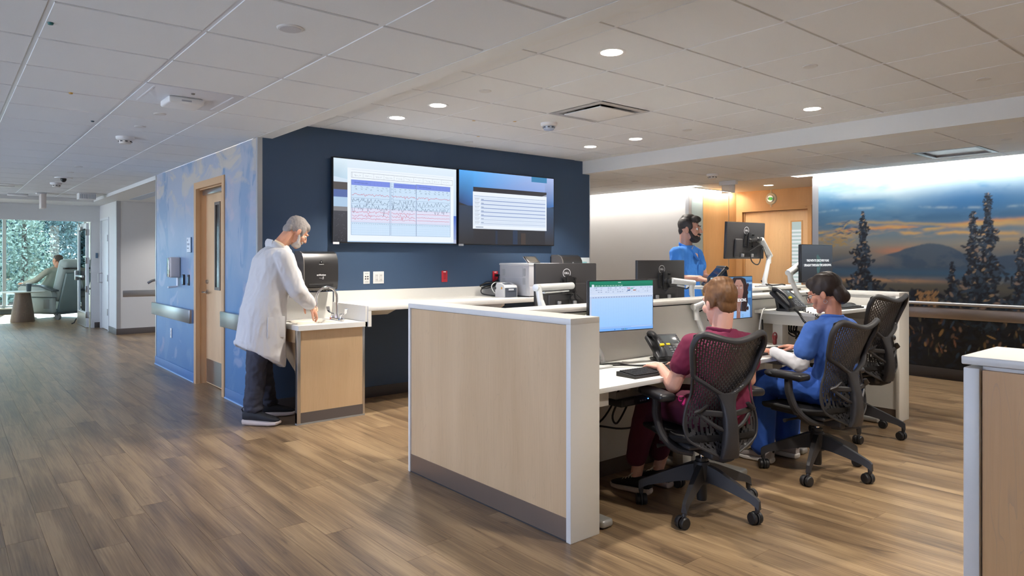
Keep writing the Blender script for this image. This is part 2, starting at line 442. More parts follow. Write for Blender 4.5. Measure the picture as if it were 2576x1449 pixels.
# ---------------------------------------------------------------- floor with planks
fl = struct('floor', MB().box(XL - .2, 12, YB - .2, 26, -.12, -.004), M('subfloor', (58, 44, 34), .8))
PW, PL = .152, 1.22
def view_uv(x, y, z=0.0):
    fx, fy = math.sin(CAM_A), math.cos(CAM_A)
    d = x * fx + y * fy
    if d < .3: return None
    return (1288 + CAM_F * (x * fy - y * fx) / d, 648 - CAM_F * (z - EYE) / d, d)
planks = []
nx = int((11 - XL) / PW) + 1
for i in range(nx):
    x = XL + i * PW; y = YB + (random.random() - 1) * PL
    while y < 21.0:
        xe, y0, y1 = x + PW, max(y, YB), min(y + PL, 21.0); y += PL
        if y1 - y0 < .05: continue
        if x > 9.9: continue
        planks.append((x, xe, y0, y1))
near = []; far = []
for p in planks:
    best = 1e9; inv = False
    for (a, b) in ((p[0], p[2]), (p[1], p[2]), (p[0], p[3]), (p[1], p[3]), ((p[0] + p[1]) / 2, (p[2] + p[3]) / 2)):
        q = view_uv(a, b)
        if q and -20 < q[0] < 2600 and 600 < q[1] < 1470: inv = True
        if q: best = min(best, q[2])
    (near if inv else far).append((best, p))
near.sort(key=lambda t: t[0]); far += near[300:]; near = near[:300]
me_pl = MB().box(-.5, .5, -.5, .5, -1, 0).mesh('plank'); me_pl.materials.append(m_floor)
g = .0011
for d, (x0, x1, y0, y1) in near:
    inst('plank', me_pl, fl, ((x0 + x1) / 2, (y0 + y1) / 2, 0), (x1 - x0 - g, y1 - y0 - g, .006))
pv = []; pf = []; pr = []
for d, (x0, x1, y0, y1) in far:
    k = len(pv); h = g / 2; pv += [(x0 + h, y0 + h, 0), (x1 - h, y0 + h, 0), (x1 - h, y1 - h, 0), (x0 + h, y1 - h, 0)]
    pv += [(a, b, -.005) for a, b, c in pv[k:k + 4]]
    pf += [(k, k + 1, k + 2, k + 3), (k, k + 4, k + 5, k + 1), (k + 1, k + 5, k + 6, k + 2), (k + 2, k + 6, k + 7, k + 3), (k + 3, k + 7, k + 4, k)]
    pr += [random.random()] * 8
me = bpy.data.meshes.new('distant_planks'); me.from_pydata(pv, [], pf); me.update()
at = me.attributes.new('rnd', 'FLOAT', 'POINT'); at.data.foreach_set('value', pr); me.materials.append(m_floor_j)
o = inst('distant_planks', me, fl); o['kind'] = 'stuff'

# ---------------------------------------------------------------- ceilings
me_tl = MB().rbox(-.5, .5, -.5, .5, 0, .015, .004, 1).mesh('ceiling_tile'); me_tl.materials.append(m_tile)
def tiles(parent, xs, ys, z, skip=(), tee=.020):
    for i in range(len(xs) - 1):
        for j in range(len(ys) - 1):
            cx, cy = (xs[i] + xs[i + 1]) / 2, (ys[j] + ys[j + 1]) / 2
            if any(abs(cx - a) < .25 and abs(cy - b) < .25 for a, b in skip): continue
            inst('ceiling_tile', me_tl, parent, (cx, cy, z), (xs[i + 1] - xs[i] - tee, ys[j + 1] - ys[j] - tee, 1))
    gb = MB()
    for x in xs: gb.box(x - .012, x + .012, ys[0], ys[-1], z + .0035, z + .02)
    part('ceiling_grid', gb, m_grout, parent)
    gc = MB()
    for i in range(len(xs) - 1):
        for y in ys: gc.box(xs[i] + .0122, xs[i + 1] - .0122, y - .012, y + .012, z + .006, z + .02)
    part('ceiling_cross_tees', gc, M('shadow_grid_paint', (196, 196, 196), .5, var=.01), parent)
def frange(a, b, s):
    out = []; v = a
    while v < b - .02: out.append(v); v += s
    out.append(b); return out
cx_lines = [.355 + .594 * k for k in range(-3, 3)] + [XM]
cy_lines = frange(3.375 - .6 * 11, 14.3, .6)
c1 = struct('ceiling', MB().box(XL - .2, XM, YB - .2, 14.3, CE + .02, CE + .3), m_grout)
tiles(c1, cx_lines, cy_lines, CE, skip=[(1.246, 4.875)])
# plaster band between corridor grid and the raised tray, and its step up
struct('trim_1', MB().box(XM, 2.264, YB - .2, YN + .02, CE, RC + .3), m_white)
rx_lines = [2.264, 2.71, 3.304, 3.898, 4.492, 5.086, 5.68, 6.02]
ry_lines = frange(3.01 - .603 * 10, 6.03, .603)
c2 = struct('ceiling_raised', MB().box(2.264, 6.16, YB - .2, YN + .02, RC + .16, RC + .3), m_grout)
tiles(c2, rx_lines, ry_lines, RC, skip=[(4.195, 3.914)], tee=.014)
struct('trim_2', MB().box(6.02, 6.16, YB - .2, YN, RC - .002, RC + .02), m_white)
struct('trim_3', MB().box(6.16, 6.35, YB - .2, YN + .001, CE - .01, RC + .3), m_white)
lx_lines = [6.35, 6.944, 7.538, 8.132, 8.42]
ly_lines = frange(2.17 - .601 * 9, 10.0, .601)
c3 = struct('ceiling_low', MB().box(6.35, 8.42, YB - .2, 10.2, CE + .02, CE + .3), m_grout)
tiles(c3, lx_lines, ly_lines, CE, skip=[(7.835, 2.4705)], tee=.015)
# slot for the wall-wash light
struct('trim_4', MB().box(8.42, 8.43, YB, 10.2, CE - .004, CE + .3).box(8.42, 8.75, YB, 10.2, CE + .28, CE + .3), m_white)
struct('trim_5', MB().box(8.65, 9.95, 4.34, 6.22, CE, CE + .02).box(8.43, 8.65, 4.34 + .2, 6.0, CE - .001, CE + .02), m_gwall)
# end of corridor: lower plaster ceiling, header
struct('ceiling_end', MB().box(XL - .2, XM, 14.3, Y_END, 2.35, 2.7).box(XM, 6, 9.71, Y_END, 2.36, 2.7), m_white)

# ---------------------------------------------------------------- walls
m_sky = sky_mural_mat()
wm = struct('wall_left', MB().box(XM, XM + .14, YN + .003, 6.925, 0, CE).box(XM, XM + .14, 7.945, 9.71, 0, CE).box(XM, XM + .14, 6.925, 7.945, 2.16, CE), m_sky)
wn = struct('wall_back', MB().box(XM + .001, XN1, YN, YN + .12, 0, RC + .3), m_navy)
struct('wall_back_side', MB().box(XN1 - .12, XN1, YN + .12, 10.2, 0, CE).box(XM + .14, XN1, 9.57, 9.71, 0, CE), m_gwall)
wr = struct('wall_right', MB().box(XR, XR + .12, 6.25, 10.2, 0, 2.72).box(XR, XR + .12, YB, 4.34, 0, 2.72).box(XR + .12, 10, 6.25, 6.37, 0, 2.72).box(XR + .12, 10, 4.20, 4.34, 0, 2.72), m_gwall)
struct('wall_alcove', MB().box(9.9, 10.02, 4.2, 4.98, 0, 2.72).box(9.9, 10.02, 6.19, 6.4, 0, 2.72).box(9.9, 10.02, 4.98, 6.19, 2.13, 2.72), m_maple_o)
struct('alcove_light_block', MB().box(10.05, 10.10, 4.2, 6.4, 0, 2.72), m_gwall)  # unseen sheet added to stop daylight leaking round the honey door
struct('door_light_block', MB().box(2.60, 2.65, 13.9, Y_END + .1, 0, 2.5), m_white)  # added out of sight behind the white door to block stray daylight
struct('wall_far_right', MB().box(XN1, 8.8, 10.1, 10.2, 0, 2.5), m_gwall)
struct('wall_side_corridor', MB().box(2.41, 6, 13.78, 13.9, 0, 2.5).box(2.41, 2.53, 13.9, 14.53, 0, 2.5).box(2.41, 2.53, 15.32, Y_END + .1, 0, 2.5).box(2.41, 2.53, 14.53, 15.32, 2.08, 2.5), m_white)
struct('wall_side_far', MB().box(5.9, 6.02, 9.6, 13.9, 0, 2.5), m_white)
struct('wall_end', MB().box(XL - .2, 2.41, Y_END, Y_END + .12, 2.055, 2.6).box(2.27, 2.41, Y_END, Y_END + .12, 0, 2.06).box(XL - .2, -.9, Y_END, Y_END + .12, 0, 2.06), m_white)
WY0 = .8
struct('wall_near_left', MB().box(XL - .12, XL, YB, WY0, 0, CE + .1).box(XL - .12, XL, WY0, Y_END, 0, .45).box(XL - .12, XL, WY0, Y_END, 2.25, CE + .1).box(XL - .12, XL, 15.2, Y_END, .45, 2.25), m_white)
WS = (15.2 - WY0) / 8
wf = MB().box(XL - .09, XL - .03, WY0, 15.2, .45, .5).box(XL - .09, XL - .03, WY0, 15.2, 2.2, 2.25)
for k in range(9): wf.box(XL - .1, XL - .02, WY0 + k * WS - .03, WY0 + k * WS + .03, .5, 2.2)
w2 = struct('window_2', wf, m_alu)
for k in range(8): part('pane', MB().box(XL - .063, XL - .057, WY0 + .03 + k * WS, WY0 - .03 + (k + 1) * WS, .5, 2.2), m_clear, w2)
struct('ground_side', MB().box(-40, XL - .2, -20, 40, -1.3, -1.1), M('paving_outside', (170, 172, 168), .9, var=.1))
struct('wall_rear', MB().box(XL - .12, 9, YB - .12, YB, 0, 2.7), m_white)
# room beyond the end wall
struct('wall_sunroom', MB().box(2.9, 3.02, Y_END, 20.7, 0, 2.6).box(-3.2, -3.08, Y_END, 20.7, 0, 2.6), m_white)
struct('ceiling_sunroom', MB().box(-3.2, 3.02, Y_END, 20.7, 2.5, 2.6), m_white)
# baseboards
bb = struct('baseboard_left', MB().rbox(XM - .008, XM + .002, YN, 6.91, 0, .105, .003).rbox(XM - .008, XM + .002, 7.96, 9.71, 0, .105, .003), M('sky_base', (86, 124, 172), .4, var=.05))
struct('baseboard_left_foot', MB().box(XM - .014, XM, YN, 6.91, 0, .012).box(XM - .014, XM, 7.96, 9.72, 0, .012), M('pale_base_foot', (150, 185, 225), .35))
struct('baseboard_back', MB().rbox(2.15, XN1, YN - .008, YN + .002, 0, .105, .003), m_dbase)
struct('baseboard_right', MB().rbox(XR - .012, XR + .002, YB, 4.34, 0, .125, .003).rbox(XR - .012, XR + .002, 6.25, 10.2, 0, .125, .003).box(XR - .02, XR, YB, 4.34, 0, .012), m_dbase)
struct('baseboard_side', MB().rbox(2.40, 6, 13.772, 13.782, 0, .105, .003).rbox(2.402, 2.412, 13.77, 14.5, 0, .105, .003).rbox(2.402, 2.412, 15.35, Y_END, 0, .105, .003).rbox(2.32, 2.41, Y_END - .008, Y_END, 0, .105, .003), m_base)
# corner guards
def guard(n, x, y, sx, sy, w, z0, z1, t=.004, m=m_guard):
    mb = MB().box(min(x, x + sx * w), max(x, x + sx * w), y - t * (1 if sy > 0 else 0), y + t * (0 if sy > 0 else 1), z0, z1)
    mb.box(x - t * (1 if sx > 0 else 0), x + t * (0 if sx > 0 else 1), min(y, y + sy * w), max(y, y + sy * w), z0, z1)
    return struct(n, mb, m)
guard('trim_6', XM, YN, 1, 1, .038, 0, CE)
guard('trim_7', XM, 9.71, 1, -1, .045, 0, CE)
guard('trim_8', XR, 6.25, 1, -1 if False else 1, .06, 0, CE, m=m_guard)
guard('trim_9', XR, 4.34, 1, -1, .075, 0, CE - .03, t=.008)
guard('trim_10', 2.41, 13.78, 1, 1, .06, .1, 2.36)
guard('trim_11', XN1, YN, -1, 1, .012, 0, CE)
# ---------------------------------------------------------------- painted landscape on the right wall
def paint_mural(W, H, px):
    """colour array of a mountain lake at dusk; s runs right along the wall, z up; metres"""
    nx, nz = int(W / px) + 1, int(H / px) + 1
    s = np.linspace(0, W, nx)[None, :].repeat(nz, 0); z = np.linspace(0, H, nz)[:, None].repeat(nx, 1)
    rg = np.random.RandomState(5)
    def vn(sx, sz, seed):
        g = np.random.RandomState(seed).rand(64, 64); a = s * sx; b = z * sz
        i = np.floor(a).astype(int); j = np.floor(b).astype(int); fa = a - i; fb = b - j
        fa = fa * fa * (3 - 2 * fa); fb = fb * fb * (3 - 2 * fb)
        G = lambda p, q: g[q % 64, p % 64]
        return (G(i, j) * (1 - fa) + G(i + 1, j) * fa) * (1 - fb) + (G(i, j + 1) * (1 - fa) + G(i + 1, j + 1) * fa) * fb
    def fbm(sx, sz, seed, o=5):
        t = 0; a = 1; n = 0
        for k in range(o): t = t + a * vn(sx * 2**k, sz * 2**k, seed + k); n += a; a *= .55
        return t / n
    L = lambda c: np.array(lin(c)[:3])
    def sm(a, b, x): t = np.clip((x - a) / (b - a), 0, 1); return t * t * (3 - 2 * t)
    img = np.zeros((nz, nx, 3))
    stops = [(0, (28, 30, 34)), (.6, (44, 46, 50)), (.9, (88, 88, 84)), (1.0, (70, 98, 122)), (1.15, (72, 98, 122)), (1.3, (132, 128, 120)), (1.42, (150, 148, 138)), (1.55, (112, 136, 152)),
             (1.68, (84, 122, 152)), (1.85, (82, 126, 160)), (1.96, (104, 150, 182)), (2.08, (146, 174, 188)), (2.28, (176, 196, 204)), (2.45, (190, 208, 218))]
    zz = z + (fbm(1.1, 2.0, 3) - .5) * .16 + .04 * np.sin(s * 1.7)
    for ch in range(3): img[..., ch] = np.interp(zz, [q[0] for q in stops], [L(q[1])[ch] for q in stops])
    def blend(mask, col):
        m = np.clip(mask, 0, 1)[..., None]; img[:] = img * (1 - m) + L(col) * m
    # clouds: diagonal pale bands, deep blue gaps
    d = z - .16 * s
    c1 = fbm(.9, 3.0, 21); blend(sm(.45, .62, c1) * np.exp(-((d - 1.93) / .2) ** 2) * .8, (176, 196, 202))
    c2 = fbm(1.2, 4.0, 31); blend(sm(.52, .68, c2) * sm(1.7, 1.95, z) * .45, (70, 124, 168)); c3 = fbm(1.6, 3.2, 33); blend(sm(.48, .62, c3) * sm(1.8, 2.1, z) * .6, (186, 202, 208))
    blend(np.exp(-((s - 1.75) / .6) ** 2 - ((z - 1.86) / .16) ** 2) * .8 * sm(.3, .6, fbm(1.3, 3, 41)), (44, 104, 156))
    blend(np.exp(-((s - .5) / .5) ** 2 - ((z - 1.90) / .07) ** 2) * .8, (58, 116, 162))
    ln = 1.80 + .03 * np.sin(s * 2.2) + (fbm(2, 1, 51) - .5) * .06
    blend(np.exp(-((z - ln) / .014) ** 2) * sm(.42, .66, fbm(5, 3, 55)) * .6, (160, 180, 190))
    blend(np.exp(-((z - 1.70) / .05) ** 2) * sm(.4, .6, fbm(2, 6, 57)) * .8, (62, 104, 140))
    # sunset streaks
    for z0, w, a, seed, col in ((1.60, .022, 1, 61, (216, 152, 92)), (1.565, .03, 1, 62, (206, 170, 110)), (1.49, .022, 1, 63, (214, 172, 112)), (1.455, .03, .8, 64, (196, 168, 124)), (1.64, .02, .8, 65, (186, 160, 112)), (1.40, .03, .6, 66, (176, 156, 130))):
        zc = z0 + .03 * np.sin(s * 1.4 + seed) + (fbm(2.5, 1, seed) - .5) * .1
        blend(np.exp(-((z - zc) / w) ** 2) * sm(.38, .58, fbm(2.2, 9, seed + 9)) * a * sm(2.9, 1.9, s), col)
    blend(np.exp(-((s - 1.08) / .3) ** 2 - ((z - 1.31) / .05) ** 2) * .8, (216, 146, 110))
    # mountains
    ridge = 1.16 + .21 * np.exp(-((s - 1.42) / .30) ** 2) + .12 * np.exp(-((s - 1.0) / .3) ** 2) + .10 * np.exp(-((s - 2.3) / .5) ** 2) + (fbm(5, 1, 71) - .5) * .05
    sh = fbm(4, 6, 75)
    mk = sm(.012, -.012, z - ridge) * sm(1.0, 1.06, z)
    blend(mk, (84, 100, 116)); blend(mk * sm(.45, .6, sh) * .6, (58, 82, 108))
    r2 = 1.30 - .25 * np.abs(s - .75); blend(sm(.01, -.01, z - r2) * sm(1.1, 1.2, z) * sm(1.1, .8, s) * .6, (150, 140, 128))
    # lake and shores
    blend(np.exp(-((z - 1.06) / .045) ** 2) * .85, (66, 102, 130))
    sh2 = .965 + (fbm(3, 2, 81) - .5) * .05
    blend(np.exp(-((z - sh2) / .03) ** 2) * sm(.35, .5, fbm(3, 8, 83)) * sm(2.0, .9, s), (196, 156, 116)); blend(np.exp(-((z - .90) / .05) ** 2) * .5, (110, 104, 84))
    blend(np.exp(-((z - 1.0) / .02) ** 2) * sm(.4, .6, fbm(4, 8, 87)) * .6, (118, 124, 132))
    def stroke(cs, cz, ln, w, ang, col, al=.9):
        c, sn = math.cos(ang), math.sin(ang); r = max(ln, w)
        i0, i1 = max(0, int((cs - r) / px)), min(nx, int((cs + r) / px) + 2); j0, j1 = max(0, int((cz - r) / px)), min(nz, int((cz + r) / px) + 2)
        if i0 >= i1 or j0 >= j1: return
        a = (s[j0:j1, i0:i1] - cs); b = (z[j0:j1, i0:i1] - cz)
        u = (a * c + b * sn) / ln; v = (-a * sn + b * c) / w
        m = np.clip(1.5 - 1.5 * (u * u + v * v), 0, 1)[..., None] * al
        img[j0:j1, i0:i1] = img[j0:j1, i0:i1] * (1 - m) + L(col) * m
    # dark woods below
    pal = [(24, 26, 32), (30, 36, 46), (40, 42, 40), (22, 24, 28), (36, 46, 62)]
    for k in range(1500):
        cs = rg.rand() * W; cz = rg.rand() ** .8 * .86; stroke(cs, cz, .03 + rg.rand() * .05, .012 + rg.rand() * .02, rg.rand() * 3.1, pal[rg.randint(5)], .8)
    for k in range(330):
        cs = rg.rand() * W; cz = .12 + rg.rand() * .62; wsel = rg.rand() + (.35 if cs < .7 else 0)
        col = [(196, 150, 106), (206, 160, 100), (178, 140, 118), (150, 104, 84), (120, 112, 92), (70, 92, 122), (86, 110, 140)][rg.randint(7)]
        stroke(cs, cz, .015 + rg.rand() * .045, .006 + rg.rand() * .014, 1.57 + rg.randn() * .35, col, .4 + .5 * rg.rand() if wsel > .3 else .35)
    for k in range(70):
        cs = 1.22 + rg.rand() * .22; stroke(cs, .70 + rg.rand() * .5 * .3, .03, .012, 1.2 + rg.randn() * .4, (176, 134, 88), .7)
    # spruces
    def tree(cs, z0, z1, hw, n, warm=.12, lean=0.0):
        stroke(cs, (z0 + z1) / 2, (z1 - z0) / 2, .012, 1.57, (24, 28, 34), 1)
        for k in range(int(n * 1.5)):
            t = rg.rand() ** .8; zc = z1 - t * (z1 - z0); half = hw * (.10 + .9 * t ** .9) * (.75 + .4 * math.sin(t * 23 + cs * 7))
            a = rg.randn() * .40 * half; q = rg.rand()
            col = [(26, 32, 40), (34, 42, 52), (44, 56, 70), (22, 24, 28), (60, 76, 92)][rg.randint(5)]
            if q < warm: col = [(170, 142, 108), (150, 128, 112), (120, 120, 120)][rg.randint(3)]
            stroke(cs + a + lean * t, zc, .014 + .024 * (.3 + t), .009 + .012 * t, rg.rand() * 3.1, col, .92)
    tree(.62, .55, 1.80, .26, 700, .09); tree(1.92, .45, 1.92, .26, 800, .06); tree(1.78, .5, 1.74, .20, 480, .08); tree(2.22, .5, 1.44, .2, 400, .08)
    tree(1.58, .7, 1.19, .09, 160, .05); tree(2.55, .5, 1.6, .22, 420, .1); tree(3.0, .5, 1.7, .25, 480, .1); tree(3.4, .5, 1.3, .2, 300, .1)
    for k in range(60): stroke(.30 + rg.randn() * .09, 1.43 + rg.randn() * .04, .03, .012, rg.randn() * .5, (176, 150, 104), .7)
    for k in range(40): stroke(.2 + rg.rand() * .4, 1.58 + rg.randn() * .06, .05, .012, .15 + rg.randn() * .3, [(58, 92, 124), (186, 162, 112)][rg.randint(2)], .6)
    return img, nx, nz
MW = 4.34 - .55
img, nxm, nzm = paint_mural(MW, 2.55 - .125, .0085)
vx = np.zeros((nzm, nxm, 3)); vx[..., 0] = XR - .004; vx[..., 1] = 4.335 - np.linspace(0, MW, nxm)[None, :]; vx[..., 2] = .125 + np.linspace(0, 2.55 - .125, nzm)[:, None]
# the painting's z is measured from the floor
ids = np.arange(nxm * nzm).reshape(nzm, nxm)
quads = np.stack([ids[:-1, :-1], ids[1:, :-1], ids[1:, 1:], ids[:-1, 1:]], -1).reshape(-1, 4)
me = bpy.data.meshes.new('landscape_mural'); me.from_pydata(vx.reshape(-1, 3).tolist(), [], quads.tolist()); me.update()
at = me.color_attributes.new('Col', 'FLOAT_COLOR', 'POINT')
at.data.foreach_set('color', np.concatenate([img.reshape(-1, 3), np.ones((nxm * nzm, 1))], 1).ravel())
me.materials.append(Mvc('mural_print', .45, spec=.35))
o = inst('landscape_mural', me, wr); o['label'] = 'painted mural of spruces, lake and dusk sky'

# alcove cladding
part('alcove_panel', MB().box(8.72, 9.0, 6.243, 6.25, .12, CE), M('grey_green_wallcover', (150, 166, 168), .5), wr)
part('alcove_panel', MB().box(9.004, 9.68, 6.236, 6.25, .12, CE), m_maple_o, wr)
part('alcove_panel', MB().box(9.69, 9.9, 6.238, 6.25, .12, CE), m_maple_o, wr)
part('alcove_edge', MB().box(9.676, 9.692, 6.232, 6.25, .12, CE), m_steel, wr)

# handrail with bumper on the right wall
def rail(name, label, p, rz, L, bracket=()):
    t = thing(name, label, 'handrail', p, rz)
    part('bumper', MB().rbox(-.045, 0, 0, L, -.125, 0, .012), m_bsteel if name == 'handrail' else m_steel, t)
    part('grab_bar', MB().tube([(-.05, 0, .045), (-.05, L, .045)], .019, 14), m_steel, t)
    for y in bracket: part('bracket', MB().tube([(-.05, y, .04), (-.045, y, .015), (-.02, y, -.004)], .007, 8), m_steel, t)
    return t
rail('handrail', 'bronze bumper with steel grab bar on the landscape mural wall', (XR - .004, .6, .80), 0, 3.70, (.4, 1.35, 2.3, 3.3))
rail('side_handrail', 'short steel handrail on the pale wall of the side corridor', (2.50, 13.776, .78), -PI / 2, 3.0, (.25, 1.2))
bumper_m = m_steel
t = thing('crash_rail', 'flat brushed steel crash rail on blue wall below the soap dispenser', 'wall rail', (XM, 8.0, .70))
part('rail_body', MB().rbox(-.045, .001, 0, 1.74, -.06, .15 - .06, .008), m_steel, t)
t = thing('crash_rail', 'flat brushed steel crash rail on blue wall behind the white coat', 'wall rail', (XM, 6.06, .765))
part('rail_body', MB().rbox(-.045, .001, 0, .885, -.075, .075, .008), m_steel, t)

# ---------------------------------------------------------------- door in the blue wall
d1 = struct('door_1', MB().rbox(XM + .095, XM + .139, 7.0, 7.87, .008, 2.08, .002), m_doorw)
fm = MB()
for y0, y1 in ((6.925, 6.995), (7.875, 7.95)):
    fm.box(XM - .012, XM + .03, y0, y1, 0, 2.165).box(XM + .03, XM + .15, y0 + (.0 if y0 < 7 else .012), y1 - (.012 if y0 < 7 else 0), 0, 2.13)
fm.box(XM - .012, XM + .03, 6.995, 7.875, 2.095, 2.165).box(XM + .03, XM + .15, 6.99, 7.88, 2.085, 2.13)
part('door_frame', fm, m_frame, d1, 'beige metal frame')
gl = MB()
for a in ((7.11, 7.14, 1.02, 1.94), (7.26, 7.29, 1.02, 1.94)): gl.box(XM + .086, XM + .097, a[0], a[1], a[2], a[3])
gl.box(XM + .086, XM + .097, 7.14, 7.26, 1.02, 1.05).box(XM + .086, XM + .097, 7.14, 7.26, 1.91, 1.94)
# vision panel sits on the latch side of the leaf
gl.xf(Matrix.Translation((0, .265, 0)))
part('vision_frame', gl, M('bronze_paint', (112, 102, 94), .4), d1)
part('vision_glass', MB().box(XM + .0935, XM + .0955, 7.405, 7.525, 1.05, 1.91), M('dark_glass', (30, 27, 30), .12, var=0), d1)
part('kick_plate', MB().box(XM + .092, XM + .096, 7.02, 7.85, .02, .27), m_steel, d1)
part('door_closer', MB().rbox(XM + .05, XM + .095, 7.2, 7.85, 2.03, 2.08, .006), m_steel, d1)
hd = part('lever_handle', MB().lathe([(.001, -.012), (.026, -.012), (.026, 0), (.001, 0)], 16, (XM + .094, 7.81, .99), 'x').tube([(XM + .09, 7.81, .99), (XM + .04, 7.81, .99), (XM + .035, 7.80, .99), (XM + .035, 7.69, .99)], .0085, 10), m_steel, d1)
part('deadbolt', MB().lathe([(.001, -.02), (.02, -.02), (.022, 0), (.001, 0)], 16, (XM + .095, 7.81, 1.10), 'x'), m_steel, d1)
part('hinge', MB().cyl((XM + .09, 7.0, .3), (XM + .09, 7.0, .41), .007), m_steel, d1)
part('hinge', MB().cyl((XM + .09, 7.0, 1.75), (XM + .09, 7.0, 1.86), .007), m_steel, d1)
cv = Canvas(.24, .5)
def tri(c, cx, cy, r, col): c.poly([(cx - r, cy - r * .85), (cx + r, cy - r * .85), (cx, cy + r)], col)
tri(cv, .12, .38, .1, (228, 178, 40)); cv.rect(.03, .35, .21, .40, (40, 36, 30)); cv.disc((.12, .14), .1, .12, (48, 98, 140)); cv.rect(.06, .05, .18, .06, (220, 225, 230))
cv.build('warning_decal', Mvc('decal_print', .5), d1, plane_mtx((XM + .0945, 7.36, 1.22), (0, -1, 0), (0, 0, 1)))
for k, s_ in enumerate(('CAUTION', 'EYE', 'PROTECTION')):
    text_mesh(s_, .022, plane_mtx((XM + .0925, 7.24, 1.66 - .05 * k), (0, -1, 0), (0, 0, 1)), 'decal_text', M('ink_black', (30, 28, 26), .6, var=0) if k != 1 else M('ink_yellow', (230, 190, 60), .6, var=0), d1)
text_mesh('432', .012, plane_mtx((XM - .0125, 7.01, 2.13), (0, -1, 0), (0, 0, 1)), 'frame_tag', M('tag_brown', (140, 112, 88), .5, var=0), d1)

# small wall devices beside it
t = thing('room_sign', 'small white room sign with dark lettering beside the beige door frame', 'sign', (XM, 8.14, 1.50))
part('plate', MB().rbox(-.012, 0, -.075, .075, -.085, .085, .003), M('sign_back', (110, 140, 165), .4), t)
part('face', MB().rbox(-.016, -.011, -.072, .072, -.08, .082, .002), M('sign_white', (226, 232, 238), .4, var=0), t)
for k, s_ in enumerate(('432', 'SOILED', 'HOLDING')):
    text_mesh(s_, (.03, .03, .016)[k], plane_mtx((-.0165, .055, .05 - .043 * k), (0, -1, 0), (0, 0, 1)), 'sign_text', M('ink_blue', (50, 84, 120), .6, var=0), t, align='LEFT', bold=.0006)
t = thing('soap_dispenser', 'pale grey sanitizer dispenser with drip arm on blue wall', 'dispenser', (XM, 8.58, 1.24))
part('housing', MB().rbox(-.115, 0, -.065, .065, -.11, .125, .022, 3), M('dispenser_grey', (212, 204, 200), .55, var=.02), t)
part('front_trim', MB().rbox(-.12, -.112, -.05, .05, -.10, .115, .004), m_chrome, t)
part('drip_arm', MB().tube([(-.02, .0, -.11), (-.02, 0, -.20), (-.025, 0, -.212), (-.05, 0, -.216), (-.12, .0, -.22)], .011, 10, flat=(1.0, 2.2)), M('drip_white', (222, 224, 228), .35, var=0), t)
t = thing('card_reader', 'black card reader on blue wall under the sanitizer', 'switch', (XM, 8.36, 1.11))
part('body', MB().rbox(-.022, 0, -.028, .028, -.06, .06, .005), m_dgrey, t); part('reader_face', MB().box(-.0235, -.021, -.02, .02, -.05, .05), M('reader_blue', (96, 150, 190), .25, var=0), t)
t = thing('door_switch', 'narrow dark wall switch nearest the beige door frame', 'switch', (XM, 8.18, 1.11))
part('plate', MB().rbox(-.01, 0, -.03, .03, -.06, .06, .003), m_dgrey, t); part('rocker', MB().rbox(-.015, -.008, -.014, .014, -.035, .035, .003), M('rocker_teal', (110, 160, 180), .3, var=0), t)
t = thing('low_outlet', 'small white outlet low on the blue wall', 'outlet', (XM, 8.93, .46))
part('plate', MB().rbox(-.008, 0, -.03, .03, -.058, .058, .003), M('outlet_white', (226, 226, 224), .4, var=0), t)
for z in (-.02, .02): part('socket', MB().rbox(-.0095, -.007, -.013, .013, z - .013, z + .013, .002), M('outlet_ivory', (200, 200, 198), .5, var=0), t)
t = thing('pull_lever', 'steel lever sticking out past the far corner of the blue wall', 'handle', (2.2, 9.76, 1.08))
part('lever', MB().tube([(0, -.05, 0), (-.02, .03, 0), (-.08, .06, -.02), (-.13, .07, -.05)], .016, 8).box(-.012, .03, -.06, 0, -.16, -.06), m_steel, t)

# ---------------------------------------------------------------- door in the far right alcove
d2 = struct('door_2', MB().rbox(9.945, 9.99, 5.045, 6.12, .008, 2.08, .002), m_doorh)
fm = MB()
for y0, y1 in ((4.98, 5.04), (6.12, 6.19)): fm.box(9.885, 10.0, y0, y1, 0, 2.14)
fm.box(9.885, 10.0, 5.04, 6.12, 2.085, 2.14).box(9.93, 9.945, 5.04, 5.06, 0, 2.085).box(9.93, 9.945, 6.10, 6.12, 0, 2.085)
part('door_frame', fm, M('honey_frame', (208, 164, 112), .4, var=.03), d2)
part('vision_bead', MB().box(9.938, 9.946, 5.145, 5.165, .75, 1.92).box(9.938, 9.946, 5.315, 5.335, .75, 1.92).box(9.938, 9.946, 5.165, 5.315, 1.90, 1.92).box(9.938, 9.946, 5.165, 5.315, .75, .77), m_maple_o, d2)
cv = Canvas(.15, 1.13); cv.rect(0, 0, .15, 1.13, (196, 214, 210))
for k in range(18):
    y = .03 + k * .056; cv.rect(0, y, .15, y + .028, (244, 250, 250))
cv.build('frosted_pane', Mvc('frosted_glow', .3, emit=.5), d2, plane_mtx((9.9435, 5.315, .77), (0, -1, 0), (0, 0, 1)))  # pane itself glows, standing in for light from behind it
part('lever_handle', MB().lathe([(.001, -.012), (.026, -.012), (.026, 0), (.001, 0)], 14, (9.944, 5.12, .99), 'x').tube([(9.94, 5.12, .99), (9.89, 5.12, .99), (9.885, 5.13, .99), (9.885, 5.23, .99)], .0085, 8), m_steel, d2)
text_mesh('452', .02, plane_mtx((9.884, 5.06, 2.118), (0, -1, 0), (0, 0, 1)), 'frame_tag', M('tag_brown2', (150, 112, 74), .5, var=0), d2)
text_mesh('', .01, Matrix(), 'x', m_black, None) if False else None
t = thing('dome_light', 'round wall nurse-call dome light with green lens above the honey door', 'lamp', (9.9, 5.627, 2.27), 0)
part('backplate', MB().lathe([(.001, -.015), (.085, -.015), (.095, 0), (.001, 0)], 28, (0, 0, 0), 'x'), M('ivory_plastic', (218, 206, 176), .45, var=.02), t)
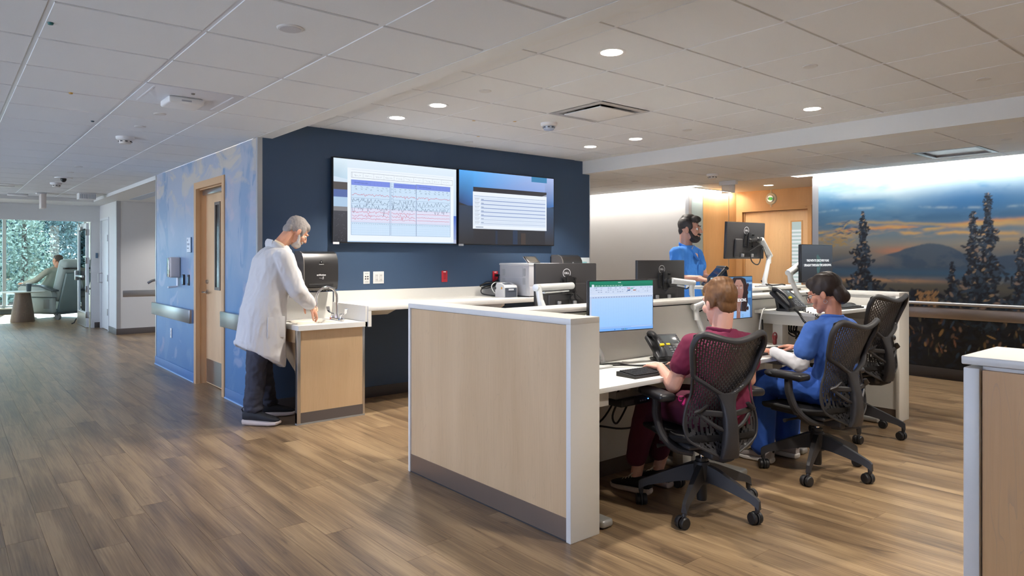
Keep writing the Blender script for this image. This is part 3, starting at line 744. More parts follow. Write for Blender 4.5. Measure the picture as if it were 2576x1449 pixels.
part('collar', MB().lathe([(.001, -.03), (.05, -.03), (.055, -.012), (.001, -.012)], 24, (0, 0, 0), 'x'), m_steel, t)
part('green_lens', MB().lathe([(.001, -.075), (.02, -.075), (.024, -.06), (.024, -.03), (.001, -.03)], 18, (0, 0, 0), 'x'), M('green_lens', (90, 190, 80), .2, var=0, emit=.6), t)
part('white_cap', MB().lathe([(.001, -.11), (.018, -.108), (.012, -.09), (.014, -.075), (.001, -.074)], 16, (0, 0, 0), 'x'), M('lens_white', (240, 240, 236), .3, var=0), t)
for z0, z1 in ((.085, .14), (-.135, -.085)): part('conduit', MB().box(-.008, 0, -.008, .008, z0, z1), M('ivory_plastic', (218, 206, 176), .45), t)

# ---------------------------------------------------------------- far end: glass door, white door, windows
d3 = struct('door_3', MB().box(2.19, 2.235, 15.50, 15.60, .01, 2.03).box(2.19, 2.235, 16.47, 16.60, .01, 2.03).box(2.19, 2.235, 15.6, 16.47, 1.93, 2.03).box(2.19, 2.235, 15.6, 16.47, .01, .30), M('door_white', (222, 226, 228), .4))
part('door_glass', MB().box(2.21, 2.214, 15.6, 16.47, .30, 1.93), m_glass, d3)
part('kick_plate', MB().box(2.184, 2.19, 15.52, 16.58, .02, .28), m_steel, d3)
part('exit_device', MB().rbox(2.12, 2.19, 16.38, 16.48, .90, 1.10, .015).rbox(2.13, 2.17, 15.62, 16.4, .97, 1.01, .01), m_steel, d3)
part('door_closer', MB().rbox(2.14, 2.19, 15.9, 16.15, 1.90, 1.97, .005).tube([(2.16, 16.1, 1.98), (2.1, 15.75, 2.05)], .01, 8), m_steel, d3)
for z in (.25, .75, 1.3, 1.85): part('hinge', MB().rbox(2.175, 2.245, 15.485, 15.51, z - .06, z + .06, .006), m_steel, d3)
part('door_stop', MB().tube([(2.16, 16.5, .12), (2.12, 16.52, .03), (2.08, 16.53, .01)], .012, 8), m_black, d3)
d4 = struct('door_4', MB().rbox(2.425, 2.46, 14.545, 15.305, .01, 2.07, .002), M('door_white', (222, 226, 228), .4))
part('door_frame', MB().box(2.398, 2.44, 14.50, 14.545, 0, 2.11).box(2.398, 2.44, 15.305, 15.35, 0, 2.11).box(2.398, 2.44, 14.545, 15.305, 2.07, 2.11), M('door_white', (222, 226, 228)), d4)
for z in (.35, .98, 1.72): part('hinge', MB().rbox(2.385, 2.41, 14.535, 14.575, z - .06, z + .06, .004), m_steel, d4)
part('pull_handle', MB().tube([(2.42, 15.24, .88), (2.36, 15.24, .89), (2.36, 15.24, 1.05), (2.42, 15.24, 1.06)], .012, 8), m_steel, d4)
t = thing('call_plate', 'small blue plate on the pale wall left of the white door', 'switch', (2.36, Y_END, 1.40))
part('plate', MB().rbox(-.02, .02, -.012, 0, -.05, .05, .003), M('plate_blue', (96, 122, 144), .4), t)
w1 = struct('window_1', MB(), m_alu) if False else None
YW = 20.6
wf = MB()
xs_m = [-3.05, -2.0, -.4, 1.21, 2.88]
wf.box(-3.08, 2.9, YW - .06, YW + .06, .155, .20).box(-3.08, 2.9, YW - .06, YW + .06, 2.40, 2.5)
for x in xs_m: wf.box(x - .035, x + .035, YW - .09, YW + .06, .2, 2.4)
w1 = struct('window_1', wf, m_alu)
for i in range(len(xs_m) - 1): part('pane', MB().box(xs_m[i] + .035, xs_m[i + 1] - .035, YW, YW + .006, .2, 2.4), m_glass, w1)
part('window_sill', MB().rbox(-3.08, 2.9, YW - .22, YW - .06, .12, .155, .005), M('sill_stone', (206, 210, 204), .35), w1)
part('sill_panel', MB().box(-3.08, 2.9, YW - .07, YW + .06, 0, .155), M('sill_dark', (110, 118, 116), .5), w1)
# left side glazing of the sunroom (seen only as daylight)
wf = MB()
for y in (15.6, 17.2, 18.9, 20.5): wf.box(-3.14, -3.04, y - .04, y + .04, 0, 2.5)

# ---------------------------------------------------------------- trees outside
def leaf_cloud(name, mat, parent, centers, n, size, seed):
    """crown built from many small leaf faces"""
    rg = np.random.RandomState(seed); P = []
    cen = np.array([c[:3] for c in centers]); rad = np.array([c[3] for c in centers]); w = rad ** 2; w = w / w.sum()
    idx = rg.choice(len(cen), n, p=w); d = rg.randn(n, 3); d /= np.linalg.norm(d, axis=1)[:, None]
    p = cen[idx] + d * (rad[idx] * (.55 + .5 * rg.rand(n)))[:, None]
    a = rg.randn(n, 3); a /= np.linalg.norm(a, axis=1)[:, None]; b = np.cross(a, rg.randn(n, 3)); b /= np.linalg.norm(b, axis=1)[:, None]
    sz = size * (.5 + rg.rand(n))[:, None]
    v = np.stack([p - a * sz, p + b * sz * .5, p + a * sz, p - b * sz * .5], 1).reshape(-1, 3)
    f = np.arange(n * 4).reshape(-1, 4)
    me = bpy.data.meshes.new(name); me.from_pydata(v.tolist(), [], f.tolist()); me.update(); me.materials.append(mat)
    o = inst(name, me, parent); o['kind'] = 'stuff'; return o
m_lf = M('leaf_green', (80, 104, 108), .6, var=.35, vscale=1.2); m_lf2 = M('spruce_green', (120, 136, 122), .6, var=.3, vscale=2.0); m_bark = M('bark', (70, 62, 56), .9, var=.2)
gr = struct('ground_outside', MB().box(-30, 40, 20.8, 70, -1.2, -1.0), M('grass_outside', (110, 130, 104), .9, var=.2))
def spruce(label, x, y, h, r, seed, n=5200):
    t = thing('spruce_tree', label, 'tree', (x, y, -1.0), 0, 'trees outside the far windows')
    part('trunk', MB().cyl((0, 0, 0), (0, 0, h * .95), .14, .02, 8), m_bark, t)
    rg = random.Random(seed); cs = []
    for k in range(110):
        q = k / 110; z = .4 + q * (h - .4); rr = r * (1 - q) ** .8 + .1; a = k * 2.4
        cs.append((math.cos(a) * rr * .6, math.sin(a) * rr * .6, z, rr * .42 + .08))
    leaf_cloud('foliage', m_lf2, t, cs, int(n * 1.6), .05, seed)
def broad(label, x, y, h, r, seed, n=9000, size=.075):
    t = thing('broad_tree', label, 'tree', (x, y, -1.0), 0, 'trees outside the far windows')
    part('trunk', MB().cyl((0, 0, 0), (.1, 0, h * .6), .16, .08, 8), m_bark, t)
    rg = random.Random(seed); cs = []
    for k in range(60): cs.append((rg.gauss(0, r * .5), rg.gauss(0, r * .35), h * .48 + rg.gauss(0, h * .27), r * (.34 + .24 * rg.random())))
    leaf_cloud('foliage', m_lf, t, cs, int(n * 2.2), size, seed)
spruce('pale spruce tree outside the far window beside the mullion', 2.05, 26.2, 5.0, 1.2, 3)
spruce('short spruce outside the far window left of the mullion', .35, 24.6, 3.8, 1.0, 5)
broad('broad leafy tree behind the spruces beyond the glass', 1.1, 31, 5.2, 1.8, 8, 22000)
broad('dense leafy tree beyond the glass behind the recliner', 6.0, 30, 5.4, 1.9, 9, 22000)
broad('tall thin-leaved tree beyond the glass near the glass door', 9.5, 37, 6.5, 3.0, 10, 18000)
broad('bushy tree at the far left of the glass', -4.5, 36, 6, 2.4, 11, 14000)
broad('broad tree standing furthest beyond the glass', 4.6, 45, 7, 2.2, 15, 16000)
spruce('small spruce outside the glass behind the recliner', 4.2, 26.0, 3.0, .8, 13, 3000)
t = thing('garden_fence', 'pale low fence seen through the far window', 'fence', (0, 23.2, -1.0))
part('rail', MB().box(-4, 5, -.03, .03, 1.35, 1.42).box(-4, 5, -.03, .03, .9, .95), M('fence_grey', (186, 196, 198), .6), t)
for k in range(46): part('picket', MB().box(-4 + k * .2, -3.96 + k * .2, -.015, .015, 0, 1.4), M('fence_grey', (186, 196, 198), .6), t)

# ---------------------------------------------------------------- ceiling lamps and devices
WARM = (1.0, .93, .84)
m_lens = M('lit_lens', (255, 250, 240), .4, var=0, emit=9, ecol=(255, 244, 228))
m_trimw = M('fixture_white', (226, 226, 226), .4, var=0)
me_dl_trim = MB().lathe([(.062, .0), (.078, -.004), (.084, -.002), (.084, .01), (.062, .012)], 28).mesh('trim_ring'); me_dl_trim.materials.append(m_trimw)
me_dl_lens = MB().lathe([(.001, -.003), (.063, -.003), (.063, .006), (.001, .006)], 24).mesh('lens'); me_dl_lens.materials.append(m_lens)
for me in (me_dl_trim, me_dl_lens): me.polygons.foreach_set('use_smooth', [True] * len(me.polygons)); me.set_sharp_from_angle(angle=R(35))
DL_E = 125.0
def downlight(x, y, label, z=RC):
    t = thing('downlight', label, 'ceiling lamp', (x, y, z), 0, 'lit downlights in the raised ceiling')
    inst('trim_ring', me_dl_trim, t); inst('lens', me_dl_lens, t)
    light('downlight_beam', 'SPOT', (x, y, z - .012), DL_E, WARM, .055, spot=R(104), blend=.5)
for x, y, lb in ((3.02, 2.72, 'lit round downlight above the maple end panel of the desk island'), (3.02, 4.54, 'lit round downlight in front of the left wall screen'), (3.02, 5.17, 'lit round downlight closest to the left wall screen'),
                 (5.41, 2.72, 'lit round downlight over the seated staff by the beam'), (5.41, 4.55, 'lit round downlight before the right wall screen'), (5.41, 5.18, 'lit round downlight closest to the right wall screen'),
                 (3.02, .90, 'lit round downlight over the near maple counter'), (5.41, .90, 'lit round downlight beyond the near maple counter'),
                 (3.02, -.9, 'lit round downlight behind the near maple counter'), (5.41, -.9, 'lit round downlight at the rear of the raised ceiling')):
    downlight(x, y, lb)
for x, y, lb in ((3.4, 11.0, 'added unseen fill lamp in the side corridor'), (3.4, 12.8, 'added unseen fill lamp in the side corridor by the short handrail')):
    t = thing('side_fill_light', lb, 'ceiling lamp', (x, y, 2.36)); inst('trim_ring', me_dl_trim, t); inst('lens', me_dl_lens, t)  # unseen lamps added to brighten the dark side corridor
    light('downlight_beam', 'SPOT', (x, y, 2.348), 60, (1, .96, .92), .055, spot=R(130), blend=.6)
# wall-wash strips in the slot
m_led = M('led_strip', (255, 252, 246), .4, var=0, emit=6)
def wash(x0, y0, y1, e, label):
    t = thing('wall_wash_strip', label, 'strip light', (x0, y0, CE + .16))
    part('housing', MB().box(-.03, .03, 0, y1 - y0, 0, .04), m_trimw, t); part('led_lens', MB().box(-.02, .02, .01, y1 - y0 - .01, -.004, 0), m_led, t)
    light('wash_glow', 'AREA', (x0, (y0 + y1) / 2, CE + .15), e, (1, .97, .93), .06, rot=(0, R(-14), 0), size_y=(y1 - y0) - .05)
wash(8.52, YB + .1, 4.55, 52, 'hidden light strip washing the landscape mural from the ceiling slot')
wash(8.52, 6.0, 10.05, 34, 'hidden light strip washing the plain white wall from the ceiling slot')
t = thing('alcove_strip', 'hidden light strip washing the wood panel beside the honey door', 'strip light', (9.2, 6.20, CE - .012))
part('housing', MB().box(-.5, .5, -.02, .02, 0, .012), m_trimw, t); part('led_lens', MB().box(-.5, .5, -.015, .015, -.003, 0), m_led, t)
light('alcove_glow', 'AREA', (9.25, 6.16, CE - .02), 6, (1, .93, .82), 1.1, rot=(R(24), 0, 0), size_y=.04)
t = thing('alcove_fill_light', 'added round fill lamp in the alcove before the honey door', 'ceiling lamp', (9.25, 5.30, CE)); inst('trim_ring', me_dl_trim, t); inst('lens', me_dl_lens, t)  # made-up lamp, put in to lift the light in the alcove
light('downlight_beam', 'SPOT', (9.25, 5.30, CE - .012), 24, (1, .9, .76), .055, spot=R(140), blend=.7)
# recessed panel lamp, only faintly lit
t = thing('panel_lamp', 'recessed rectangular ceiling lamp near the landscape mural', 'ceiling lamp', (7.835, 2.4705, CE))
part('frame', MB().box(-.29, -.25, -.293, .293, 0, .012).box(.25, .29, -.293, .293, 0, .012).box(-.25, .25, -.293, -.25, 0, .012).box(-.25, .25, .25, .293, 0, .012).box(-.25, -.24, -.25, .25, .012, .06).box(.24, .25, -.25, .25, .012, .06), M('lamp_frame', (120, 116, 114), .4, .3, var=.03), t)
part('diffuser', MB().box(-.24, .24, -.25, .25, .045, .05), M('panel_diffuser', (206, 216, 222), .4, var=.02, emit=.7), t)

me_disc = {}
def disc(name, label, cat, x, y, z, r=.05, h=.008, col=(206, 205, 203), group=None, grille=False):
    t = thing(name, label, cat, (x, y, z), 0, group)
    k = (r, h, col)
    if k not in me_disc:
        a = MB().lathe([(.001, -h), (r * .9, -h), (r, -h * .4), (r, .004), (.001, .004)], 24).mesh('cover'); a.materials.append(M('device_%d_%d' % (r * 1000, col[0]), col, .5, var=.01)); me_disc[k] = a
        a.polygons.foreach_set('use_smooth', [True] * len(a.polygons)); a.set_sharp_from_angle(angle=R(30))
    inst('cover', me_disc[k], t)
    if grille: part('speaker_mesh', MB().lathe([(.001, -h - .002), (r * .8, -h - .001), (r * .82, -h + .001), (.001, -h)], 20), M('grille_grey', (188, 188, 192), .5, var=.2, vscale=300), t)
    return t
disc('ceiling_speaker', 'round white ceiling speaker in the corridor tile before the camera', 'speaker', 1.237, 3.074, CE, .06, .006, grille=True)
for y, lb in ((5.508, 'flat round sprinkler cover beyond the corridor access panel'), (6.144, 'flat round sprinkler cover between access panel and smoke alarm'), (9.3, 'flat round cover far along the corridor ceiling'), (9.99, 'flat round cover beside the corridor camera')):
    disc('sprinkler_cover', lb, 'sprinkler', 1.24, y, CE, .042, .007)
for x, y, lb in ((3.02, 3.93, 'flat round sensor between two lit downlights'), (4.22, 5.77, 'flat round cover beside the navy wall'), (4.19, 2.12, 'flat round cover in the raised ceiling near the panel lamp beam'), (5.40, 3.92, 'flat round cover beside the ceiling beam'), (5.38, 1.525, 'flat round cover in the raised ceiling at the beam end')):
    disc('sprinkler_cover', lb, 'sprinkler', x, y, RC, .045, .006)
for x, y, lb in ((7.36, 6.2, 'flat round cover in the low ceiling before the white wall'), (7.37, 5.59, 'second flat round cover in the low ceiling before the white wall'), (7.30, 3.1, 'faint round cover in the low ceiling beside the panel lamp'), (7.27, 1.89, 'flat round cover in the low ceiling right of the panel lamp')):
    disc('sprinkler_cover', lb, 'sprinkler', x, y, CE, .045, .007)
def smoke(name, label, x, y, z, strobe=False):
    t = thing(name, label, 'smoke alarm', (x, y, z))
    part('base', MB().lathe([(.001, -.028), (.062, -.028), (.072, -.018), (.074, .002), (.001, .002)], 26), m_trimw, t)
    part('chamber', MB().lathe([(.001, -.062), (.044, -.06), (.05, -.045), (.052, -.03), (.001, -.028)], 26), M('alarm_ivory', (210, 206, 200), .45, var=0) if not strobe else M('strobe_clear', (170, 180, 196), .15, var=.2, vscale=80), t)
    for k in range(8):
        a = k * PI / 4; part('vent', MB().rbox(.05, .054, -.010, .010, -.045, -.036, .001).xf(Matrix.Rotation(a, 4, 'Z')), m_dgrey, t)
smoke('smoke_alarm', 'ivory smoke alarm on the corridor ceiling', 1.249, 6.773, CE)
smoke('smoke_alarm', 'white smoke alarm by the corridor camera', 1.267, 11.54, CE)
smoke('smoke_alarm', 'white smoke alarm on the low ceiling before the alcove', 7.48, 5.05, CE)
smoke('strobe_alarm', 'white alarm with clear strobe beside the square air diffuser', 4.18, 4.51, RC, True)
t = thing('ceiling_camera', 'white dome camera on the corridor ceiling', 'camera', (1.26, 10.73, CE))
part('plate', MB().lathe([(.001, -.01), (.10, -.01), (.105, .002), (.001, .002)], 26), m_trimw, t); part('dome', MB().ell((0, 0, -.02), (.035, .035, .04)), m_black, t)
t = thing('exit_sign', 'box-shaped exit sign seen end-on under the far corridor ceiling', 'sign', (1.30, 13.5, CE))
part('canopy', MB().rbox(-.09, .05, -.06, .06, -.022, 0, .004), m_trimw, t); part('body', MB().rbox(-.035, .035, -.15, .15, -.25, -.02, .004), M('sign_beige', (206, 196, 188), .5), t)
t = thing('air_grille', 'small white box grille on the far corridor ceiling by the plaster edge', 'vent', (1.86, 13.15, CE))
part('box', MB().rbox(-.12, .12, -.12, .12, -.10, 0, .006), m_trimw, t)
for k in range(9): part('slat', MB().box(-.10 + k * .025, -.09 + k * .025, -.124, -.118, -.09, -.02), M('slat_grey', (170, 180, 190), .5, var=0), t)
t = thing('far_lamp', 'slim white ceiling fixture beyond the exit sign', 'ceiling lamp', (1.0, 13.95, CE)); part('body', MB().rbox(-.14, .14, -.06, .06, -.03, 0, .006), m_trimw, t); part('lens', MB().box(-.12, .12, -.05, .05, -.032, -.03), m_trimw, t)
t = thing('corridor_troffer', 'bluish corridor ceiling light panel at the picture edge', 'ceiling lamp', (.65, 12.4, CE)); part('frame', MB().rbox(-.28, .28, -.28, .28, -.006, .002, .002), m_trimw, t); part('baffle', MB().rbox(-.2, .2, -.05, .05, -.02, -.004, .004), m_trimw, t)
for x, y, c, lb in ((.384, 3.686, (40, 110, 110), 'green'), (.646, 5.167, (200, 160, 80), 'yellow'), (.908, 6.126, (60, 80, 90), 'dark'), (1.25, 4.69, (120, 115, 110), 'grey')):
    t = thing('ceiling_pin', lb + ' marker pin on a corridor ceiling tile', 'marker', (x, y, CE)); part('head', MB().lathe([(.001, -.010), (.010, -.009), (.013, 0), (.001, .002)], 12), M('pin_' + lb, c, .4, var=0), t)
for x, y in ((3.9, 4.65), (3.6, 4.85), (4.1, 5.45)):
    t = thing('ceiling_sticker', 'tiny yellow sticker on the raised ceiling tiles', 'marker', (x, y, RC), 0, 'yellow stickers on the raised ceiling'); part('dot', MB().lathe([(.001, -.001), (.016, -.001), (.016, .001), (.001, .001)], 12), M('pin_yellow', (200, 160, 80), .4), t)
# corridor access panel with wireless unit
t = thing('access_panel', 'white metal ceiling access panel with edge slots in the corridor', 'ceiling panel', (1.246, 4.875, CE))
part('sheet', MB().rbox(-.287, .287, -.29, .29, -.001, .012, .002), M('panel_white', (214, 216, 222), .4, var=.01), t)
for x in (-.235, .235): part('slot', MB().box(x - .005, x + .005, -.24, .24, -.003, -.0005), M('slot_bright', (236, 240, 248), .3, var=0), t)
t = thing('wireless_unit', 'flat white wireless unit mounted on the corridor access panel', 'access point', (1.246, 4.93, CE - .001))
part('body', MB().rbox(-.11, .11, -.11, .11, -.045, 0, .014, 3), m_trimw, t); part('print', MB().box(-.03, .03, -.112, -.1095, -.03, -.02), M('print_grey', (170, 172, 178), .5, var=0), t)
# square diffuser
t = thing('air_diffuser', 'square white air diffuser with dropped plate in the raised ceiling', 'vent', (4.195, 3.914, RC))
fb = MB()
for k in range(4):
    m4 = Matrix.Rotation(k * PI / 2, 4, 'Z'); b = MB().add([(-.293, -.293, .0), (.293, -.293, .0), (.24, -.24, -.004), (-.24, -.24, -.004), (.20, -.20, .10), (-.20, -.20, .10)], [(0, 1, 2, 3), (3, 2, 4, 5)]).xf(m4); fb.add(b.v, b.f)
part('cone', fb, M('diffuser_metal', (186, 186, 186), .35, .3, var=0), t)
part('throat', MB().lathe([(.17, .06), (.17, .14), (.16, .14), (.16, .06)], 24), m_black, t)
part('back', MB().box(-.2, .2, -.2, .2, .10, .11), m_black, t)
part('plate', MB().rbox(-.205, .205, -.205, .205, -.014, -.006, .003), m_trimw, t)
for k in range(4): part('strut', MB().box(.2, .26, -.006, .006, -.004, .03).xf(Matrix.Rotation(k * PI / 2 + PI / 4, 4, 'Z')), m_steel, t)
t = thing('exit_unit', 'clear edge-lit exit unit under the low ceiling before the alcove', 'sign', (8.30, 5.35, CE))
part('canopy', MB().rbox(-.03, .03, -.13, .13, -.06, 0, .005), m_trimw, t); part('legend_plate', MB().rbox(-.006, .006, -.10, .10, -.17, -.06, .002), M('clear_acrylic', (224, 222, 214), .1, var=.1, vscale=60, alpha=.75), t)
t = thing('ceiling_slot', 'thin linear slot in the plaster ceiling of the side corridor', 'vent', (2.6, 12.4, 2.36)); part('slot', MB().box(-.09, .09, -.9, .9, -.004, .001), M('slot_blue', (176, 190, 206), .4, var=0), t)
# ---------------------------------------------------------------- wall screens
TVY = 5.955
m_bezel = M('screen_bezel', (22, 22, 26), .35, var=.03)
m_scr = Mvc('screen_glow', .25, emit=.6, spec=.5)
def wall_screen(x0, x1, z0, z1, label):
    t = thing('wall_screen', label, 'screen', ((x0 + x1) / 2, YN - .001, z0)); w, h = x1 - x0, z1 - z0
    part('body', MB().rbox(-w / 2, w / 2, TVY - YN + .008, TVY - YN + .045, 0, h, .004), m_bezel, t)
    part('wall_mount', MB().box(-w * .3, w * .3, TVY - YN + .045, .0, h * .3, h * .7), m_black, t)
    part('maker_tag', MB().box(-w / 2 + .005, -w / 2 + .065, TVY - YN + .003, TVY - YN + .009, -.012, .008), M('tag_white', (214, 216, 220), .5, var=0), t)
    return t, plane_mtx((-w / 2, TVY - YN + .0075, 0), (1, 0, 0), (0, 0, 1)), w, h
rg = random.Random(3)
t, mx, w, h = wall_screen(2.80, 4.205, 1.497, 2.297, 'wall screen on navy wall showing white page of red and black wave traces')
cv = Canvas(w, h, .0001); b = .010
cv.rect(b, b, w - b, h - b, [(168, 196, 226), (226, 240, 252)])
cv.poly([(b, .62), (.15, .60), (.15, h - b), (b, h - b)], [(186, 210, 228), (196, 222, 240), (226, 242, 252), (220, 238, 250)])
cv.rect(b, .50, .15, .57, (88, 84, 84)); cv.rect(b, .43, .15, .50, (92, 112, 170)); cv.rect(b, .34, .15, .43, (176, 204, 232)); cv.rect(b, .30, .15, .34, (130, 130, 134)); cv.rect(b, b, .15, .30, [(40, 42, 50), (70, 72, 80)])
for k in range(40): x, y = b + rg.random() * .12, b + rg.random() * .27; cv.line([(x, y), (x + .006, y + .004)], .0016, (150, 152, 160), False)
cv.rect(w - .05, .03, w - b, .30, [(150, 166, 206), (70, 110, 200)]); cv.rect(w - .05, b, w - b, .05, (176, 186, 214))
cv.rect(.15, .02, w - .045, h - .09, (238, 246, 254))
cv.rect(.185, .075, w - .085, .60, (206, 228, 250)); cv.rect(.185, .20, w - .085, .335, (222, 224, 246))
BL, RD, BK = (88, 104, 150), (206, 60, 86), (58, 72, 100)
cols = ((.19, .60), (.615, .90), (.905, w - .09))
for y in [.105 + k * .022 for k in range(22)]: cv.line([(.185, y), (w - .085, y)], .0007, (160, 192, 226), False)
for k in range(58): x = .19 + k * .0192; cv.line([(x, .08), (x, .56)], .0006, (170, 200, 230), False)
cv.line([(.19, h - .13), (w - .06, h - .13), (w - .06, h - .18), (.19, h - .18), (.19, h - .13)], .002, BK)
for k in range(10):
    x0 = .2 + k * .112; cv.line([(x0, h - .135), (x0, h - .175)], .0012, BK, False)
    for q in range(7): xx = x0 + .02 + q * .011; cv.line([(xx, h - .160 + rg.random() * .01), (xx + rg.random() * .006, h - .168 + rg.random() * .016)], .0018, BK, False)
for y in (h - .105, h - .20, h - .215): cv.line([(.19, y), (w - .07, y)], .0011, (120, 150, 200), False)
for x0, x1 in cols:
    if x0 == .615: cv.rect(.645, .55, x1, .595, (120, 140, 226))
    else: cv.rect(x0, .55, x1, .60, (126, 146, 230))
    for q in range(9): xx = x0 + .04 + q * (x1 - x0 - .05) / 9; cv.line([(xx, .553), (xx, .592)], .0008, BL, False)
    cv.line([(x0 + .03, .575), (x0 + .03 + (x1 - x0) * .35, .572)], .004, BL, False)
    for y in (.535, .512):
        for q in range(int((x1 - x0) / .055)):
            xx = x0 + .03 + q * .055 + rg.random() * .02
            for r_ in range(3): cv.line([(xx + r_ * .007, y + rg.random() * .01), (xx + r_ * .007 + .004, y - .008 + rg.random() * .012)], .0022, BK, False)
    for y0, amp, col, lw, stp in ((.465, .010, RD, .003, .008), (.405, .034, BK, .0026, .010), (.345, .034, BK, .0026, .010), (.30, .012, RD, .0025, .007), (.265, .016, RD, .0025, .008), (.235, .007, RD, .0025, .008)):
        if x0 > .9 and y0 < .31: amp *= .25
        pts = []; x = x0 + .004
        while x < x1 - .004:
            sp = (rg.random() < .12) * rg.choice((-1, -2.2, 1)); pts.append((x, y0 + amp * (rg.random() - .5) * 1.5 + amp * sp * .7)); x += stp * (.6 + rg.random() * .8)
        cv.line(pts, lw, col)
    for q in range(int((x1 - x0) / .02)): xx = x0 + .01 + q * .02; cv.line([(xx, .185), (xx + .006, .185 + rg.random() * .006)], .003, BK, False)
    for xx in (x0 - .002, x1): cv.line([(xx, .078), (xx, .60)], .0022, BL, False)
    for y in (.20, .335, .43, .375, .078): cv.line([(x0, y), (x1, y)], .0014, BL, False)
for q in range(7): cv.line([(.612, .56 - q * .03), (.638, .56 - q * .03), (.638, .536 - q * .03), (.612, .536 - q * .03), (.612, .56 - q * .03)], .0012, BL)
cv.build('display', m_scr, t, mx)

t, mx, w, h = wall_screen(4.222, 5.612, 1.497, 2.302, 'wall screen on navy wall showing a window of grey bars over blue')
cv = Canvas(w, h, .0001)
cv.rect(b, b, w - b, h - b, (44, 42, 46))
cv.poly([(b, .45), (.2, .40), (.2, h - b), (b, h - b)], [(38, 66, 116), (42, 84, 150), (90, 176, 250), (84, 170, 246)])
cv.poly([(.2, .5), (w - .15, .5), (w - .15, h - b), (.2, h - b)], [(60, 130, 205), (120, 150, 215), (170, 190, 236), (92, 178, 250)])
cv.poly([(w - .15, .44), (w - b, .46), (w - b, h - b), (w - .15, h - b)], [(50, 92, 150), (52, 110, 180), (176, 192, 236), (172, 190, 236)])
cv.rect(b, b, .2, .42, [(46, 44, 44), (44, 60, 84)]); cv.rect(w - .15, b, w - b, .45, [(52, 50, 52), (52, 74, 108)])
cv.rect(w - .36, h - .07, w - .12, h - b, (60, 132, 180))
cv.rect(.5, b, .53, .16, (40, 50, 74)); cv.rect(.75, b, .82, .17, (40, 54, 80)); cv.rect(w - .52, b, w - .45, .14, (66, 54, 46))
cv.rect(.195, .20, w - .125, .625, (50, 46, 52)); cv.poly([(w - .26, .555), (w - .125, .60), (w - .125, .55), (w - .26, .55)], (156, 162, 176))
cv.rect(.19, .175, w - .125, .575, (236, 243, 252)); cv.rect(.205, .21, w - .14, .535, (222, 233, 248)); cv.line([(.205, .53), (w - .14, .53)], .003, (110, 134, 176))
for k in range(7):
    y = .492 - k * .042
    if k < 5: cv.rect(.30, y - .012, w - .145, y - .002, (146, 164, 206))
    else: cv.rect(.30, y - .008, w - .145, y - .003, (168, 184, 214))
    cv.line([(.30, y + .012), (w - .145, y + .012)], .0016, (160, 176, 206), False); cv.line([(.30, y - .018), (w - .145, y - .018)], .0012, (176, 190, 216), False)
    cv.rect(.21, y - .016, .285, y + .018, (232, 240, 250)); cv.line([(.21, y + .018), (.285, y + .018)], .0018, (110, 130, 166), False)
    for q in range(6): cv.line([(.216 + q * .011, y + .006), (.224 + q * .011, y + .007)], .005, (90, 108, 140), False); cv.line([(.216 + q * .009, y - .008), (.222 + q * .009, y - .007)], .004, (110, 128, 160), False)
    for q in range(4): cv.line([(.302 + q * .009, y + .004), (.308 + q * .009, y + .004)], .005, (96, 116, 156), False)
for q in range(8): cv.line([(.23 + q * .013, .193), (.238 + q * .013, .194)], .007, (96, 112, 140), False)
cv.line([(.205, .182), (w - .14, .182)], .0016, (180, 194, 216), False)
cv.build('display', m_scr, t, mx)

# ---------------------------------------------------------------- outlets on the navy wall
def outlet(name, label, x, z, w, hh, col, kind):
    t = thing(name, label, 'outlet', (x, YN, z))
    part('plate', MB().rbox(-w / 2, w / 2, -.008, 0, -hh / 2, hh / 2, .003), M('plate_%d' % col[0], col, .4, var=0), t)
    dk = M('slot_dark', (50, 50, 54), .5, var=0); ins = M('insert_%d' % col[0], tuple(int(c * .92) for c in col), .4, var=0)
    if kind == 'data':
        for a in (-.012, .012):
            for c in (-.011, .011): part('jack', MB().rbox(a - .007, a + .007, -.011, -.007, c - .006, c + .006, .001), dk, t)
        for c in (-.04, .04): part('label_strip', MB().box(-.02, .02, -.0088, -.0075, c - .006, c + .006), M('label_grey', (186, 188, 190), .5, var=0), t)
    else:
        for a in ((-.024, .024) if w > .1 else (0,)):
            part('receptacle', MB().rbox(a - .016, a + .016, -.012, -.007, -.034, .034, .002), ins, t)
            for c in (-.02, .02):
                for e in (-.006, .006): part('slot', MB().box(a + e - .0015, a + e + .0015, -.0128, -.0115, c - .005, c + .005), dk, t)
        if col[0] > 150 and col[1] < 80: part('label_strip', MB().box(-.016, .016, -.0095, -.0075, .043, .052), M('label_white', (230, 226, 224), .5, var=0), t)
    return t
outlet('data_outlet', 'white four-jack data outlet beside the paper towel dispenser', 3.182, 1.165, .068, .118, (224, 224, 222), 'data')
outlet('power_outlet', 'wide white double power outlet on the navy wall', 3.312, 1.165, .118, .118, (224, 224, 222), 'power')
outlet('power_outlet', 'red emergency power outlet alone under the screens', 4.09, 1.163, .072, .118, (190, 36, 52), 'power')
outlet('power_outlet', 'red emergency power outlet with black plug beside the printer', 4.77, 1.15, .072, .118, (190, 36, 52), 'power')
outlet('data_outlet', 'white four-jack data outlet half behind the printer', 4.905, 1.15, .068, .118, (224, 224, 222), 'data')

